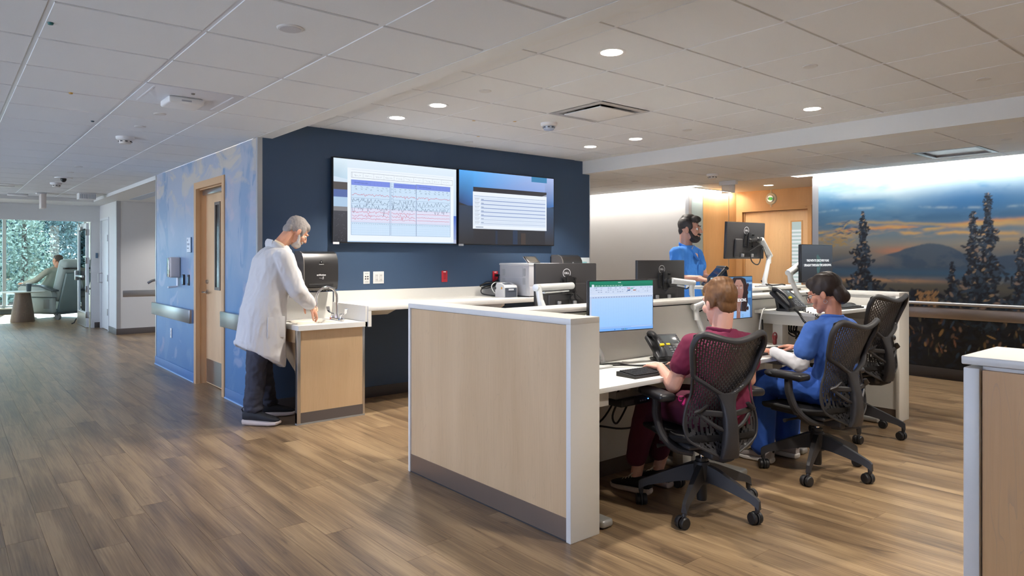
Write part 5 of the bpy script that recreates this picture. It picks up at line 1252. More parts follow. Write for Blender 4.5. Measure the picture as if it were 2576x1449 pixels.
# ---------------------------------------------------------------- phones, keyboards, computer
def phone(label, loc, rz):
    """desk phone: tilted body with display and keys, handset on its left, rear stand"""
    t = thing('desk_phone', label, 'telephone', loc, rz); T = Matrix.Translation((0, -.075, .022)) @ Matrix.Rotation(R(38), 4, 'X')
    m_ph = M('phone_charcoal', (50, 52, 56), .42, var=.03); m_ph2 = M('phone_face', (62, 65, 70), .4, var=.02)
    part('body', MB().rbox(-.115, .115, 0, .205, -.022, .008, .010, 3).xf(T), m_ph, t)
    part('face_plate', MB().rbox(-.045, .11, .004, .20, .006, .012, .004).xf(T), m_ph2, t)
    part('display', MB().rbox(-.02, .09, .112, .186, .010, .0135, .002).xf(T), M('phone_lcd', (84, 90, 94), .2, var=0), t)
    for sx in (-.032, .101):
        for k in range(5): part('line_key', MB().rbox(sx - .006, sx + .006, .116 + k * .0145, .125 + k * .0145, .010, .0145, .002).xf(T), m_ph, t)
    kc = M('phone_key', (98, 102, 108), .4, var=0)
    for i in range(3):
        for j in range(4): part('key', MB().rbox(-.005 + i * .026, .015 + i * .026, .014 + j * .019, .028 + j * .019, .011, .0155, .003).xf(T), kc, t)
    for j in range(3): part('feature_key', MB().rbox(.083, .10, .016 + j * .024, .030 + j * .024, .011, .0155, .004).xf(T), kc, t)
    part('nav_key', MB().lathe([(.001, .010), (.016, .010), (.016, .016), (.001, .017)], 18, (.035, .098, 0)).xf(T), m_ph, t)
    hs = MB().tube(spline([(-.082, -.002, .018), (-.082, .03, .040), (-.082, .10, .048), (-.082, .17, .040), (-.082, .205, .018)], 4), [.026, .025, .024, .022, .020, .0185, .018, .0175, .017, .0175, .018, .0185, .02, .022, .024, .025, .026][:17], 12, flat=(.75, 1)).xf(T)
    part('handset', hs, m_ph, t)
    part('stand', MB().prism([(.03, 0), (.055, 0), (.085, .13), (.06, .13)], 'x', -.07, .07), m_ph, t)
    part('base_foot', MB().rbox(-.11, .11, -.075, .04, 0, .02, .008), m_ph, t)
    for x, y, z in ((-.082, .058, .066), (.005, .108, .0135)): part('sticker', MB().rbox(x - .014, x + .014, y - .007, y + .008, z - (.018 if z > .05 else .003), z + .001, .001).xf(T), M('sticker_yellow', (228, 206, 30), .5, var=0), t)
    return t
phone('dark desk phone with yellow stickers left of the maroon typist', (3.57, 2.74, .71), R(-20))
phone('dark desk phone with yellow sticker on the raised desk', (4.99, 2.69, .955), R(-6))
def coil(label, pts, turns, r=.012, n=260):
    t = thing('phone_cord', label, 'cable', tuple(pts[0])); P = spline([Vector(p) - Vector(pts[0]) for p in pts], 12); out = []
    for i in range(n):
        q = i / (n - 1) * (len(P) - 1); k = min(int(q), len(P) - 2); f = q - k; c = P[k].lerp(P[k + 1], f); d = (P[k + 1] - P[k]).normalized(); a = d.orthogonal().normalized(); b = d.cross(a); w = turns * 2 * PI * i / n
        out.append(c + (a * math.cos(w) + b * math.sin(w)) * r * .55)
    part('coil', MB().tube(out, .0032, 5), m_cblk, t)
coil('coiled black handset cord on the lower desk', [(3.475, 2.66, .735), (3.455, 2.62, .722), (3.50, 2.575, .72), (3.58, 2.565, .72), (3.66, 2.59, .72)], 30)
coil('coiled black handset cord hanging off the raised desk', [(4.90, 2.60, .975), (4.872, 2.55, .95), (4.868, 2.50, .885), (4.868, 2.45, .875), (4.872, 2.40, .93), (4.92, 2.56, .975)], 42)
def keyboard(label, loc, rz, w=.40, d=.14):
    t = thing('keyboard', label, 'keyboard', loc, rz)
    part('case', MB().prism([(-d / 2, 0), (d / 2, 0), (d / 2, .024), (d / 2 - .01, .026), (-d / 2, .012)], 'x', -w / 2, w / 2), m_black, t)
    kb = MB(); nx_ = 20; a = math.atan2(.014, d)
    for j in range(6):
        for i in range(nx_):
            if j == 0 and 4 < i < 9: continue
            x = -w / 2 + .012 + i * (w - .024) / nx_; y = -d / 2 + .012 + j * (d - .022) / 6; z = .0125 + (y + d / 2) * .1
            kb.rbox(x + .001, x + (w - .024) / nx_ - .001, y + .001, y + (d - .022) / 6 - .001, z, z + .007, .002, 1)
    kb.rbox(-w / 2 + .012 + 5 * (w - .024) / nx_, -w / 2 + .012 + 9 * (w - .024) / nx_, -d / 2 + .013, -d / 2 + .03, .0135, .0205, .002, 1)
    o = part('keys', kb, M('key_black', (38, 38, 40), .4, var=.05), t); o['kind'] = 'stuff'
    return t
keyboard('black keyboard under the maroon typist\'s hands', (3.06, 2.465, .71), R(-3))
keyboard('black keyboard under the blue-scrubbed woman\'s hands', (4.33, 2.50, .71), R(-8))
keyboard('black keyboard on the raised desk before the empty chair', (5.52, 2.53, .955), R(-4))
t = thing('mouse', 'black mouse lying on the raised desk keyboard', 'mouse', (5.80, 2.60, .955), R(20)); part('shell', MB().ell((0, 0, .012), (.03, .052, .022)), m_black, t); part('wheel', MB().cyl((-.003, .025, .03), (.003, .025, .03), .007, n=10), m_dgrey, t)
t = thing('monitor_base_grey', 'grey cable base at the back of the lower desk by the end panel', 'stand', (2.93, 2.80, .71)); part('dome', MB().rbox(-.05, .05, -.03, .05, 0, .10, .03, 4), m_cgry, t); part('plate', MB().rbox(-.06, .14, -.05, .06, 0, .014, .006), m_arm, t)
t = thing('mini_computer', 'black mini computer bracketed under the lower desk', 'computer', (2.93, 2.55, .555))
part('case', MB().rbox(-.12, .12, -.09, .09, 0, .04, .003), m_black, t)
for k in range(3): part('usb_port', MB().box(.03 + k * .02, .042 + k * .02, -.0915, -.0895, .014, .022), M('port_grey', (120, 122, 126), .4, var=0), t)
part('power_led', MB().box(.098, .104, -.0915, -.0895, .020, .025), M('led_blue', (80, 150, 255), .3, var=0, emit=3), t)
part('grille', MB().box(-.10, -.02, -.0912, -.0895, .008, .032), m_dgrey, t)
part('bracket', MB().box(-.13, .13, -.06, .06, .04, .044).box(-.13, -.126, -.06, .06, .04, .13).box(.126, .13, -.06, .06, .04, .13), m_steel, t)
for k, (lb, pts) in enumerate((('black cable sagging from the mini computer', [(2.98, 2.62, .57), (2.95, 2.65, .46), (3.02, 2.68, .40), (3.15, 2.72, .47), (3.28, 2.75, .60), (3.34, 2.80, .685)]),
        ('black cable running low behind the typist\'s shins', [(2.53, 2.80, .40), (2.75, 2.82, .385), (3.0, 2.83, .36), (3.25, 2.85, .30), (3.5, 2.86, .28)]),
        ('black cable crossing under the lower desk', [(2.56, 2.75, .345), (2.75, 2.79, .38), (2.95, 2.78, .385), (3.10, 2.80, .46), (3.25, 2.83, .62), (3.28, 2.84, .69)]),
        ('thin black cable lying on the lower desk by the base', [(3.0, 2.83, .722), (3.08, 2.74, .735), (3.16, 2.70, .72), (3.26, 2.63, .716), (3.32, 2.56, .72)]),
        ('second thin black cable trailing to the keyboard', [(3.02, 2.82, .718), (3.12, 2.72, .722), (3.24, 2.67, .715), (3.42, 2.64, .714), (3.52, 2.66, .714)]))):
    cord('desk_cable', lb, pts, .0045 if k > 2 else .006, m_cblk)
cord('desk_cable', 'white cable arching beside the raised desk', [(4.90, 2.84, .965), (4.84, 2.82, .96), (4.78, 2.80, .91), (4.755, 2.80, .82), (4.75, 2.80, .715)], .0055, m_cwht)
for k in range(5): cord('desk_cable', 'black cable hanging in the bundle under the raised desk', [(5.22 + .05 * k, 2.84, .92), (5.15 + .04 * k, 2.80, .86 - .02 * k), (5.10 + .03 * k, 2.76, .78), (5.18 + .02 * k, 2.74, .74 + .03 * (k % 2)), (5.30, 2.80, .80 - .03 * k)], .006, m_cblk)['group'] = 'cable bundle under the raised desk'
t = thing('power_strip', 'black power strip under the raised desk', 'power strip', (5.40, 2.70, .90)); part('case', MB().rbox(-.12, .12, -.03, .03, 0, .03, .004), m_black, t)
cord('desk_cable', 'black cable behind the raised desk leg', [(4.90, 2.86, .88), (4.87, 2.84, .80), (4.83, 2.83, .74), (4.80, 2.83, .715)], .006, m_cblk)
t = thing('red_keyring', 'red plastic tag and ring on the desk by the blue-scrubbed woman', 'key ring', (4.80, 2.70, .71)); part('tag', MB().rbox(-.02, .02, -.01, .01, 0, .07, .012, 3), M('tag_red', (120, 40, 44), .4), t); part('loop', MB().tube([(.0 + .03 * math.cos(R(a)), 0, .06 + .03 * math.sin(R(a))) for a in range(0, 361, 30)], .005, 6), M('tag_red', (120, 40, 44), .4), t)
# things on the far raised desk
t = thing('tablet', 'dark tablet in a rugged case propped beside the bearded man\'s hand', 'tablet', (5.17, 3.50, 1.112), R(50))
T = Matrix.Translation((0, .05, .004)) @ Matrix.Rotation(R(42), 4, 'X')
part('case', MB().rbox(-.13, .13, -.012, .010, 0, .215, .006).xf(T), M('tablet_case', (52, 54, 58), .5), t)
part('screen', MB().box(-.115, .115, .0105, .012, .02, .195).xf(T), M('tablet_glass', (20, 22, 26), .15, var=0), t)
part('top_bumper', MB().rbox(-.135, .135, -.022, .014, .20, .225, .008).xf(T), m_black, t)
part('stand_leg', MB().rbox(-.09, .09, -.006, .0, 0, .15, .003).xf(Matrix.Translation((0, -.13, .004)) @ Matrix.Rotation(R(-12), 4, 'X')), m_dgrey, t)
part('red_key', MB().rbox(-.10, -.08, -.012, .0, .222, .229, .002).xf(T), M('key_red', (220, 70, 40), .4, var=0), t)
cord('desk_cable', 'black cable looping on the far raised desk', [(5.46, 3.20, 1.16), (5.50, 3.14, 1.125), (5.58, 3.12, 1.122), (5.68, 3.13, 1.125), (5.72, 3.12, 1.12)], .006, m_cblk)
cord('desk_cable', 'black cable dropping off the far raised desk', [(5.48, 3.20, 1.15), (5.44, 3.12, 1.122), (5.42, 3.075, 1.115), (5.42, 3.066, 1.085)], .006, m_cblk)
cord('desk_cable', 'grey cable crossing the far raised desk edge', [(5.20, 3.10, 1.12), (5.30, 3.09, 1.12), (5.40, 3.07, 1.117), (5.43, 3.068, 1.09)], .005, m_cgry)
cord('desk_cable', 'black cable looped below the raised monitor back', [(5.27, 3.185, 1.39), (5.25, 3.16, 1.33), (5.31, 3.15, 1.30), (5.36, 3.15, 1.33), (5.38, 3.14, 1.45)], .005, m_cblk)
cord('desk_cable', 'black cable behind the monitor by the laser printer', [(3.40, 3.45, 1.10), (3.37, 3.42, 1.05), (3.36, 3.40, 1.0)], .005, m_cblk)
cord('desk_cable', 'second black cable behind the monitor by the laser printer', [(3.46, 3.45, 1.10), (3.50, 3.42, 1.05), (3.50, 3.40, 1.0)], .005, m_cblk)

# ---------------------------------------------------------------- sunroom furniture
t = thing('side_table', 'round side table with pale top and tapered wood base by the window', 'table', (1.37, 17.9, 0))
part('table_top', MB().lathe([(.001, .62), (.36, .62), (.40, .632), (.40, .642), (.001, .645)], 36), M('table_white', (214, 220, 218), .35), t)
part('cone_base', MB().lathe([(.001, 0), (.215, 0), (.22, .02), (.14, .61), (.001, .62)], 36), wood_mat('walnut_cone', (96, 82, 72), (126, 108, 94)), t)
t = thing('paper_cup', 'dark paper cup with pale rim on the round side table', 'cup', (1.47, 17.82, .645))
part('cup_body', MB().lathe([(.001, 0), (.040, 0), (.052, .16), (.001, .16)], 20), M('cup_slate', (66, 84, 94), .5), t); part('cup_rim', MB().lathe([(.001, .158), (.055, .158), (.055, .175), (.001, .175)], 20), M('cup_white', (220, 224, 224), .5), t)
m_rec = M('recliner_vinyl', (150, 166, 168), .35, var=.04); m_recd = M('recliner_dark', (58, 72, 80), .4, var=.04)
t = thing('recliner', 'grey-green hospital recliner on casters facing the far window', 'armchair', (2.04, 18.5, 0), R(36)); t.scale = (1.12, 1.12, 1.12)
# local: faces -y... sitter looks along +y
part('seat', MB().rbox(-.30, .30, -.30, .34, .36, .50, .05, 3), m_rec, t)
bkm = Matrix.Translation((0, -.28, .42)) @ Matrix.Rotation(R(16), 4, 'X')
part('backrest', MB().rbox(-.33, .33, -.10, .10, -.06, .78, .07, 4, mat=bkm), m_rec, t)
part('head_roll', MB().rbox(-.335, .335, -.14, .06, .62, .80, .07, 4, mat=bkm), m_rec, t)
part('rear_skirt', MB().rbox(-.30, .30, -.16, -.11, -.30, .55, .02, 2, mat=bkm), M('skirt_vinyl', (110, 132, 138), .3, var=.06), t)
part('push_bar', MB().tube([(-.31, -.46, 1.0), (-.31, -.56, 1.0), (-.27, -.60, 1.0), (.27, -.60, 1.0), (.31, -.56, 1.0), (.31, -.46, 1.0)], .014, 10), m_black, t)
for sg in (-1, 1):
    x0, x1 = sorted((sg * .32, sg * .43))
    part('side_panel', MB().rbox(x0, x1, -.36, .44, .13, .44, .03, 3), m_rec, t)
    ar = part('arm_box', MB().prism([(-.38, .45), (.46, .45), (.47, .62), (.40, .66), (-.05, .64), (-.34, .56)], 'x', x0, x1), m_rec, t)
    part('arm_pad', MB().prism([(-.40, .555), (-.05, .645), (.42, .665), (.47, .64), (.47, .66), (.40, .69), (-.05, .675), (-.40, .585)], 'x', x0 - .01, x1 + .01), m_recd, ar)
    part('release_knob', MB().lathe([(.001, 0), (.045, 0), (.045, .015), (.02, .02), (.02, .04), (.001, .04)], 18, (sg * .43, .10, .30), 'x'), m_steel, t)
    part('hinge_plate', MB().rbox(sg * .43 - .004, sg * .43 + .006, -.30, -.16, .22, .40, .004), M('hinge_grey', (140, 150, 152), .6, var=.05), t)
for x in (-.33, .33):
    for y in (-.40, .36):
        cs = part('caster', MB().cyl((x - .02, y, .06), (x + .02, y, .06), .06, n=18), m_cgry, t); part('caster_fork', MB().box(x - .028, x + .028, y - .02, y + .02, .09, .15), m_recd, cs)
part('chassis', MB().box(-.33, .33, -.40, .38, .105, .145), m_recd, t)
# ---------------------------------------------------------------- task chairs
m_ch = M('chair_graphite', (46, 45, 47), .5, var=.06, bump=.06, bscale=500); m_ch2 = M('chair_back_polymer', (52, 51, 53), .42, var=.05)
m_pad = M('arm_pad', (34, 34, 38), .38, var=.05); m_seatf = M('seat_fabric', (26, 26, 28), .8, var=.1, vscale=120, bump=.3, bscale=900)
def ch_w(t):
    """half width of the back at relative height t"""
    if t < .27: return .085 + .130 * math.sqrt(max(0, 1 - ((.27 - t) / .27) ** 2))
    pts = ((.27, .215), (.40, .198), (.54, .166), (.68, .176), (.82, .196), (.93, .208), (1.0, .206))
    for (a, x), (b, y) in zip(pts, pts[1:]):
        if t <= b: q = (t - a) / (b - a); q = q * q * (3 - 2 * q); return x + (y - x) * q
    return .206
Z0, Z1 = .335, .955
def ch_p(s, t, off=0.0):
    """point on the back: s -1..1 across, t 0..1 up; off pushes backwards"""
    x = s * ch_w(t)
    top = Z1 + .035 * min(1, abs(s)) ** 1.6 - .030 * max(0, abs(s) - .8) ** 2 * 25 * .6
    z = Z0 + t * (top - Z0) + (.05 * s * s * (1 - t / .2) if t < .2 else 0)
    y = -.215 - .055 * math.sin(PI * min(1, t / .95)) * -1 * .6 - .105 * t * t + .055 * s * s * (.4 + .6 * t) - .03 * (1 - t) ** 3
    return Vector((x, y - off, z))
def make_chair(name, label, cat='chair'):
    t = thing(name, label, cat)
    up = []                                   # parts that rise with the seat
    NS, NT = 60, 100
    V = [ch_p(-1 + 2 * i / NS, j / NT)[:] for j in range(NT + 1) for i in range(NS + 1)]; F = []
    for j in range(NT):
        for i in range(NS):
            tt = (j + .5) / NT; b = 2 if tt > .12 else 3
            if b <= i < NS - b and 5 <= j < NT - 4:
                if tt > .33: hole = i % 2 == 0 and (j + (i // 2) % 2 * 2) % 4 != 0
                else:
                    q = math.hypot((-1 + 2 * (i + .5) / NS) * .205, (tt - .27) * .55); ang = math.atan2(tt - .27, (-1 + 2 * (i + .5) / NS))
                    hole = (q / .0125) % 2 < .95 and ((ang + .35 * int(q / .025)) * (3.2 + 18 * q)) % 1 > .30 and .02 < q < .2 and abs(-1 + 2 * (i + .5) / NS) < .9
                if hole: continue
            F.append((j * (NS + 1) + i, j * (NS + 1) + i + 1, (j + 1) * (NS + 1) + i + 1, (j + 1) * (NS + 1) + i))
    bm = bmesh.new(); vs = [bm.verts.new(v) for v in V]
    for f in F: bm.faces.new([vs[k] for k in f])
    bmesh.ops.delete(bm, geom=[v for v in bm.verts if not v.link_faces], context='VERTS')
    bmesh.ops.recalc_face_normals(bm, faces=bm.faces); bmesh.ops.solidify(bm, geom=bm.faces[:], thickness=.005)
    mb = MB(); mb.addbm(bm); up.append(part('perforated_back', mb, m_ch2, t, angle=50))
    # bow-shaped upper frame
    path = [(0, .505)]
    path += [(-.35, .545), (-.72, .60), (-.96, .655), (-1.0, .73), (-1.0, .82), (-1.0, .91), (-.93, .975), (-.78, 1.0), (-.5, .995), (-.25, .985), (0, .98)]
    path += [(-a, b) for a, b in path[::-1][1:]]
    ring = spline([ch_p(a, b, .028 if b < .62 else .012) for a, b in path], 4)
    up.append(part('upper_frame', MB().tube(ring, [.018 if p.z > Z0 + .55 * (Z1 - Z0) else .0165 for p in ring], 10, flat=(.7, 1.0)), m_ch, t))
    low = [(-1.0, .70), (-1, .6), (-1, .5), (-1, .4), (-1, .27), (-1, .16), (-1, .08), (-.9, .02), (-.5, .0), (0, 0)]; low += [(-a, b) for a, b in low[::-1][1:]]
    up.append(part('lower_rim', MB().tube(spline([ch_p(a, b, .004) for a, b in low], 3), .0065, 7), m_ch2, t))
    # spine
    rings = []
    for tt, wx, dy, off in ((.535, .062, .014, .028), (.49, .046, .018, .034), (.43, .037, .022, .045), (.34, .035, .026, .06), (.24, .037, .028, .062), (.14, .042, .026, .052), (.06, .048, .022, .036), (.012, .050, .018, .018)):
        c = ch_p(0, tt, off); rings.append([(c.x + wx * math.copysign(abs(math.cos(R(a))) ** .6, math.cos(R(a))), c.y + dy * math.copysign(abs(math.sin(R(a))) ** .6, math.sin(R(a))), c.z) for a in range(0, 360, 20)])
    up.append(part('spine', MB().loft(rings), m_ch, t))
    for sg in (-1, 1):
        c0 = ch_p(0, .36, .05); c1 = ch_p(sg * .80, .37, .03); c2 = ch_p(0, .22, .05)
        lv = part('lumbar_arm', MB().tube(spline([c0, (c0 + c1) / 2 + Vector((0, -.012, .004)), c1], 5), [.012] * 11, 8, flat=(1.3, .7)).tube(spline([c1, (c1 + c2) / 2 + Vector((0, -.015, -.012)), c2], 5), [.010] * 11, 8), m_ch, t); up.append(lv)
        part('lumbar_paddle', MB().tube([c1, c1 + Vector((-sg * .012, -.022, .012)), c1 + Vector((-sg * .045, -.035, .042))], [.017, .016, .009], 8, flat=(.6, 1.3)), m_ch, lv)
        # armrest
        ar = part('arm_post', MB().tube(spline([(sg * .13, -.12, .345), (sg * .21, -.09, .365), (sg * .262, -.045, .43), (sg * .275, -.01, .52), (sg * .272, .0, .575), (sg * .268, .005, .622)], 5), [.028] * 5 + [.030] * 10 + [.031] * 6 + [.030] * 5, 12, flat=(.75, 1.35)), m_ch, t); up.append(ar)
        part('arm_pad', MB().rbox(sg * .268 - .050, sg * .268 + .050, -.125, .12, .612, .655, .020, 4).ell((sg * .268, .11, .632), (.054, .065, .026), 18, 10), m_pad, ar)
        part('adjust_tab', MB().rbox(sg * .255 - .028, sg * .255 + .03, -.075, -.045, .40, .43, .005), m_ch, ar)
    # seat
    rings = []
    for y, w, z, th in ((-.225, .15, .455, .03), (-.20, .205, .445, .045), (-.10, .235, .432, .05), (.05, .245, .430, .05), (.17, .245, .432, .05), (.235, .235, .425, .05), (.262, .20, .405, .035)):
        rings.append([(w * math.copysign(abs(math.cos(R(a))) ** .45, math.cos(R(a))), y, z - th / 2 + (th / 2) * math.copysign(abs(math.sin(R(a))) ** .7, math.sin(R(a))) + .018 * abs(math.cos(R(a))) ** 3) for a in range(0, 360, 15)])
    up.append(part('seat', MB().loft(rings), m_seatf, t))
    up.append(part('seat_pan', MB().rbox(-.19, .19, -.19, .21, .372, .40, .014, 3), m_ch, t))
    up.append(part('mechanism', MB().rbox(-.075, .075, -.22, .10, .318, .375, .018, 3).tube([(0, -.12, .335), (0, -.20, .34), (0, -.265, .36)], [.045, .04, .032], 10), m_ch, t))
    for sg in (-1, 1): up.append(part('lever', MB().tube([(sg * .06, .04, .345), (sg * .20, .06, .34), (sg * .235, .06, .338)], [.007, .007, .013], 8), m_ch, t))
    rise = part('gas_piston', MB().cyl((0, 0, .24), (0, 0, .46), .0135, n=18), m_chrome, t)
    part('column_sleeve', MB().lathe([(.001, .045), (.026, .045), (.028, .06), (.027, .26), (.034, .262), (.034, .275), (.001, .275)], 20), m_black, t)
    part('hub', MB().lathe([(.001, .14), (.046, .14), (.05, .17), (.048, .235), (.038, .255), (.001, .255)], 20), m_ch, t)
    legs = []
    for k in range(5):
        rg_ = []
        for x, w, z1, z0 in ((.03, .028, .245, .155), (.10, .026, .228, .150), (.20, .022, .188, .130), (.29, .018, .150, .108), (.325, .016, .134, .090), (.338, .014, .122, .078)):
            rg_.append([(x, -w, z0), (x, -w * .55, z1), (x, w * .55, z1), (x, w, z0)])
        lg = part('leg', MB().loft(rg_).cyl((.325, 0, .065), (.325, 0, .10), .012, .014, 12), m_ch, t); legs.append(lg)
        cm = MB()
        a = R((40, 100, -30, 160, -70)[k]); T = Matrix.Translation((.325, 0, 0)) @ Matrix.Rotation(a, 4, 'Z')
        for y in (-.0175, .0175): cm.lathe([(.001, y - .0125), (.026, y - .0125), (.0305, y - .007), (.0305, y + .007), (.026, y + .0125), (.001, y + .0125)], 20, (.016, 0, .0305), 'y')
        cm.xf(T); cs = part('caster', cm, m_black, lg)
        part('caster_hood', MB().tube([(.0, 0, .075), (.004, 0, .062), (.016, 0, .040)], [.012, .011, .008], 8).lathe([(.034, -.004), (.034, .004), (.031, .004), (.031, -.004)], 18, (.016, 0, .0305), 'y').xf(T), m_ch, lg)
    return t
def pose_chair(t, loc, rz, dz, base):
    t.location = loc; t.rotation_euler = (0, 0, rz)
    k = 0
    for ch in t.children:
        nm = ch.name.split('.')[0]
        if nm == 'leg': ch.rotation_euler = (0, 0, R(base + 72 * k)); k += 1
        elif nm not in ('column_sleeve', 'hub'): ch.location = (0, 0, dz)
ch1 = make_chair('task_chair', 'graphite mesh-back task chair holding the person in maroon')
ch2 = copy_tree(ch1); ch2['label'] = 'graphite mesh-back task chair holding the woman in blue scrubs'
ch3 = copy_tree(ch1); ch3['label'] = 'empty graphite mesh-back task chair at the raised desk'
for c in (ch1, ch2, ch3): c['group'] = 'task chairs along the desk island'
pose_chair(ch1, (3.19, 2.22, 0), R(-24), .0, 80)
pose_chair(ch2, (4.30, 2.13, 0), R(-10), .0, 64)
pose_chair(ch3, (5.47, 2.40, 0), R(-12), .10, 75)
# ---------------------------------------------------------------- people
def skin_mat(name, col):
    if name in MATS: return MATS[name]
    m = M(name, col, .5, var=.08, vscale=18, bump=.05, bscale=600); b = m.node_tree.nodes['Principled BSDF']
    b.inputs['Subsurface Weight'].default_value = .12; b.inputs['Subsurface Radius'].default_value = (.012, .005, .003); b.inputs['Subsurface Scale'].default_value = .5
    return m
def remesh(name, mb, voxel, mat, parent, smooth=4, disp=None, factor=.5):
    """fuse overlapping closed solids into one continuous surface"""
    me = mb.mesh('tmp'); o = bpy.data.objects.new('tmp', me); C.objects.link(o)
    r = o.modifiers.new('r', 'REMESH'); r.mode = 'VOXEL'; r.voxel_size = voxel; r.adaptivity = 0
    if smooth: sm_ = o.modifiers.new('s', 'SMOOTH'); sm_.factor = factor; sm_.iterations = smooth
    dg = bpy.context.evaluated_depsgraph_get(); new = bpy.data.meshes.new_from_object(o.evaluated_get(dg))
    bpy.data.objects.remove(o); bpy.data.meshes.remove(me)
    if disp is not None:
        n = len(new.vertices); co = np.empty(n * 3); new.vertices.foreach_get('co', co); co = co.reshape(-1, 3)
        no = np.empty(n * 3); new.vertices.foreach_get('normal', no); no = no.reshape(-1, 3)
        co = co + no * disp(co)[:, None]; new.vertices.foreach_set('co', co.ravel()); new.update()
    new.name = name; new.materials.clear(); new.materials.append(mat)
    new.polygons.foreach_set('use_smooth', [True] * len(new.polygons))
    ob = bpy.data.objects.new(name, new); C.objects.link(ob); ob.parent = parent
    return ob
def folds(amp=.006, f=7.0, seed=0.0, stretch=(1, 1, .55)):
    def fn(co):
        out = np.empty(len(co)); sx, sy, sz = stretch
        for i, p in enumerate(co):
            v = Vector((p[0] * f * sx + seed, p[1] * f * sy, p[2] * f * sz))
            a = mnoise.noise(v); b = 1 - abs(mnoise.noise(v * 1.9 + Vector((3, 1, 7)))) * 2
            out[i] = amp * (.6 * a + .5 * b - .2)
        return out
    return fn
def strands(amp=.004, f=60.0, stretch=(1, .25, .25), seed=0.0):
    def fn(co):
        return np.array([amp * mnoise.noise(Vector((p[0] * f * stretch[0] + seed, p[1] * f * stretch[1], p[2] * f * stretch[2]))) for p in co])
    return fn
def head_matrix(c, yaw=0.0, pitch=0.0, roll=0.0):
    return Matrix.Translation(c) @ Matrix.Rotation(yaw, 4, 'Z') @ Matrix.Rotation(roll, 4, 'Y') @ Matrix.Rotation(pitch, 4, 'X')
def add_head(mb, Mh, k=1.0, female=False):
    """head facing +y of Mh"""
    h = MB()
    h.ell((0, -.014, .036), (.075, .094, .088), 20, 14).ell((0, .022, -.022), (.063, .070, .086), 18, 12)
    h.ell((0, .040, -.068), (.050 if not female else .044, .050, .042), 16, 10).sph((0, .073, -.094), .023 if not female else .019)
    h.cap((-.034, .080, .031), (.034, .080, .031), .0125, .0125).cap((0, .090, .024), (0, .112, -.017), .008, .0125)
    for s in (-1, 1):
        h.sph((s * .011, .100, -.022), .0095).sph((s * .040, .060, -.022), .027).ell((s * .077, -.006, -.008), (.010, .021, .032), 10, 8, Matrix.Rotation(s * .3, 3, 'Z'))
    h.cap((-.020, .090, -.054), (.020, .090, -.054), .0085, .0085).cap((-.016, .088, -.066), (.016, .088, -.066), .0085, .0085)
    h.xf(Matrix.Scale(k, 4)); h.xf(Mh); mb.add(h.v, h.f)
def add_eyes(parent, Mh):
    for s in (-1, 1):
        e = MB().sph((s * .031, .0775, .008), .0125, 12, 8).xf(Mh); o = part('eye', e, M('eye_white', (222, 218, 212), .2, var=0), parent)
        part('iris', MB().ell((s * .0315, .0885, .008), (.0058, .0025, .0058), 10, 6).xf(Mh), M('iris_dark', (52, 38, 30), .2, var=0), o)
        part('eyebrow', MB().tube([tuple(Mh @ Vector(p)) for p in ((s * .014, .0935, .034), (s * .030, .0925, .040), (s * .046, .082, .036))], [.003, .0042, .002], 6), parent['_brow'], parent)
def add_hand(mb, W, F, N, thumb, curl=25.0, k=1.0, spread=.0205):
    """palm, four fingers and thumb; F forward, N back of the hand, thumb +1/-1 along F x N"""
    W, F = Vector(W), Vector(F).normalized(); N = Vector(N); N = (N - F * N.dot(F)).normalized(); L = F.cross(N); T = L * thumb
    g = lambda f, l, n: W + F * f * k + T * l * k + N * n * k
    for l in (-.030, -.010, .010, .028): mb.cap(g(.008, l * .7, 0), g(.082, l, .002), .014 * k, .0125 * k, 10)
    mb.ell(g(.045, 0, -.003), (.03 * k, .03 * k, .012 * k), 10, 7)
    for i, (l, ln) in enumerate(((-.0315, .78), (-.0108, .96), (.0105, 1.0), (.0310, .93))):
        p = g(.085 - abs(i - 1.8) * .004, l, .002); a = R(6 + curl * .35)
        for q, (sl, r0, r1) in enumerate(((.042, .0092, .0085), (.026, .0085, .0078), (.021, .0078, .0066))):
            d = F * math.cos(a) - N * math.sin(a) + T * (l * 1.2); d.normalize(); e = p + d * sl * ln * k
            mb.cap(p, e, r0 * k, r1 * k, 10); p = e; a += R(curl)
    p = g(.018, .026, -.006); d1 = (F * .62 + T * .72 - N * .25).normalized(); q = p + d1 * .042 * k; mb.cap(p, q, .0135 * k, .0105 * k, 10)
    d2 = (F * .86 + T * .36 - N * .30).normalized(); r = q + d2 * .032 * k; mb.cap(q, r, .0102 * k, .0095 * k, 10); mb.cap(r, r + (d2 + F * .2).normalized() * .022 * k, .0095 * k, .007 * k, 10)
def limb(mb, pts, rs, n=14):
    for i in range(len(pts) - 1): mb.cap(pts[i], pts[i + 1], rs[i], rs[i + 1], n)
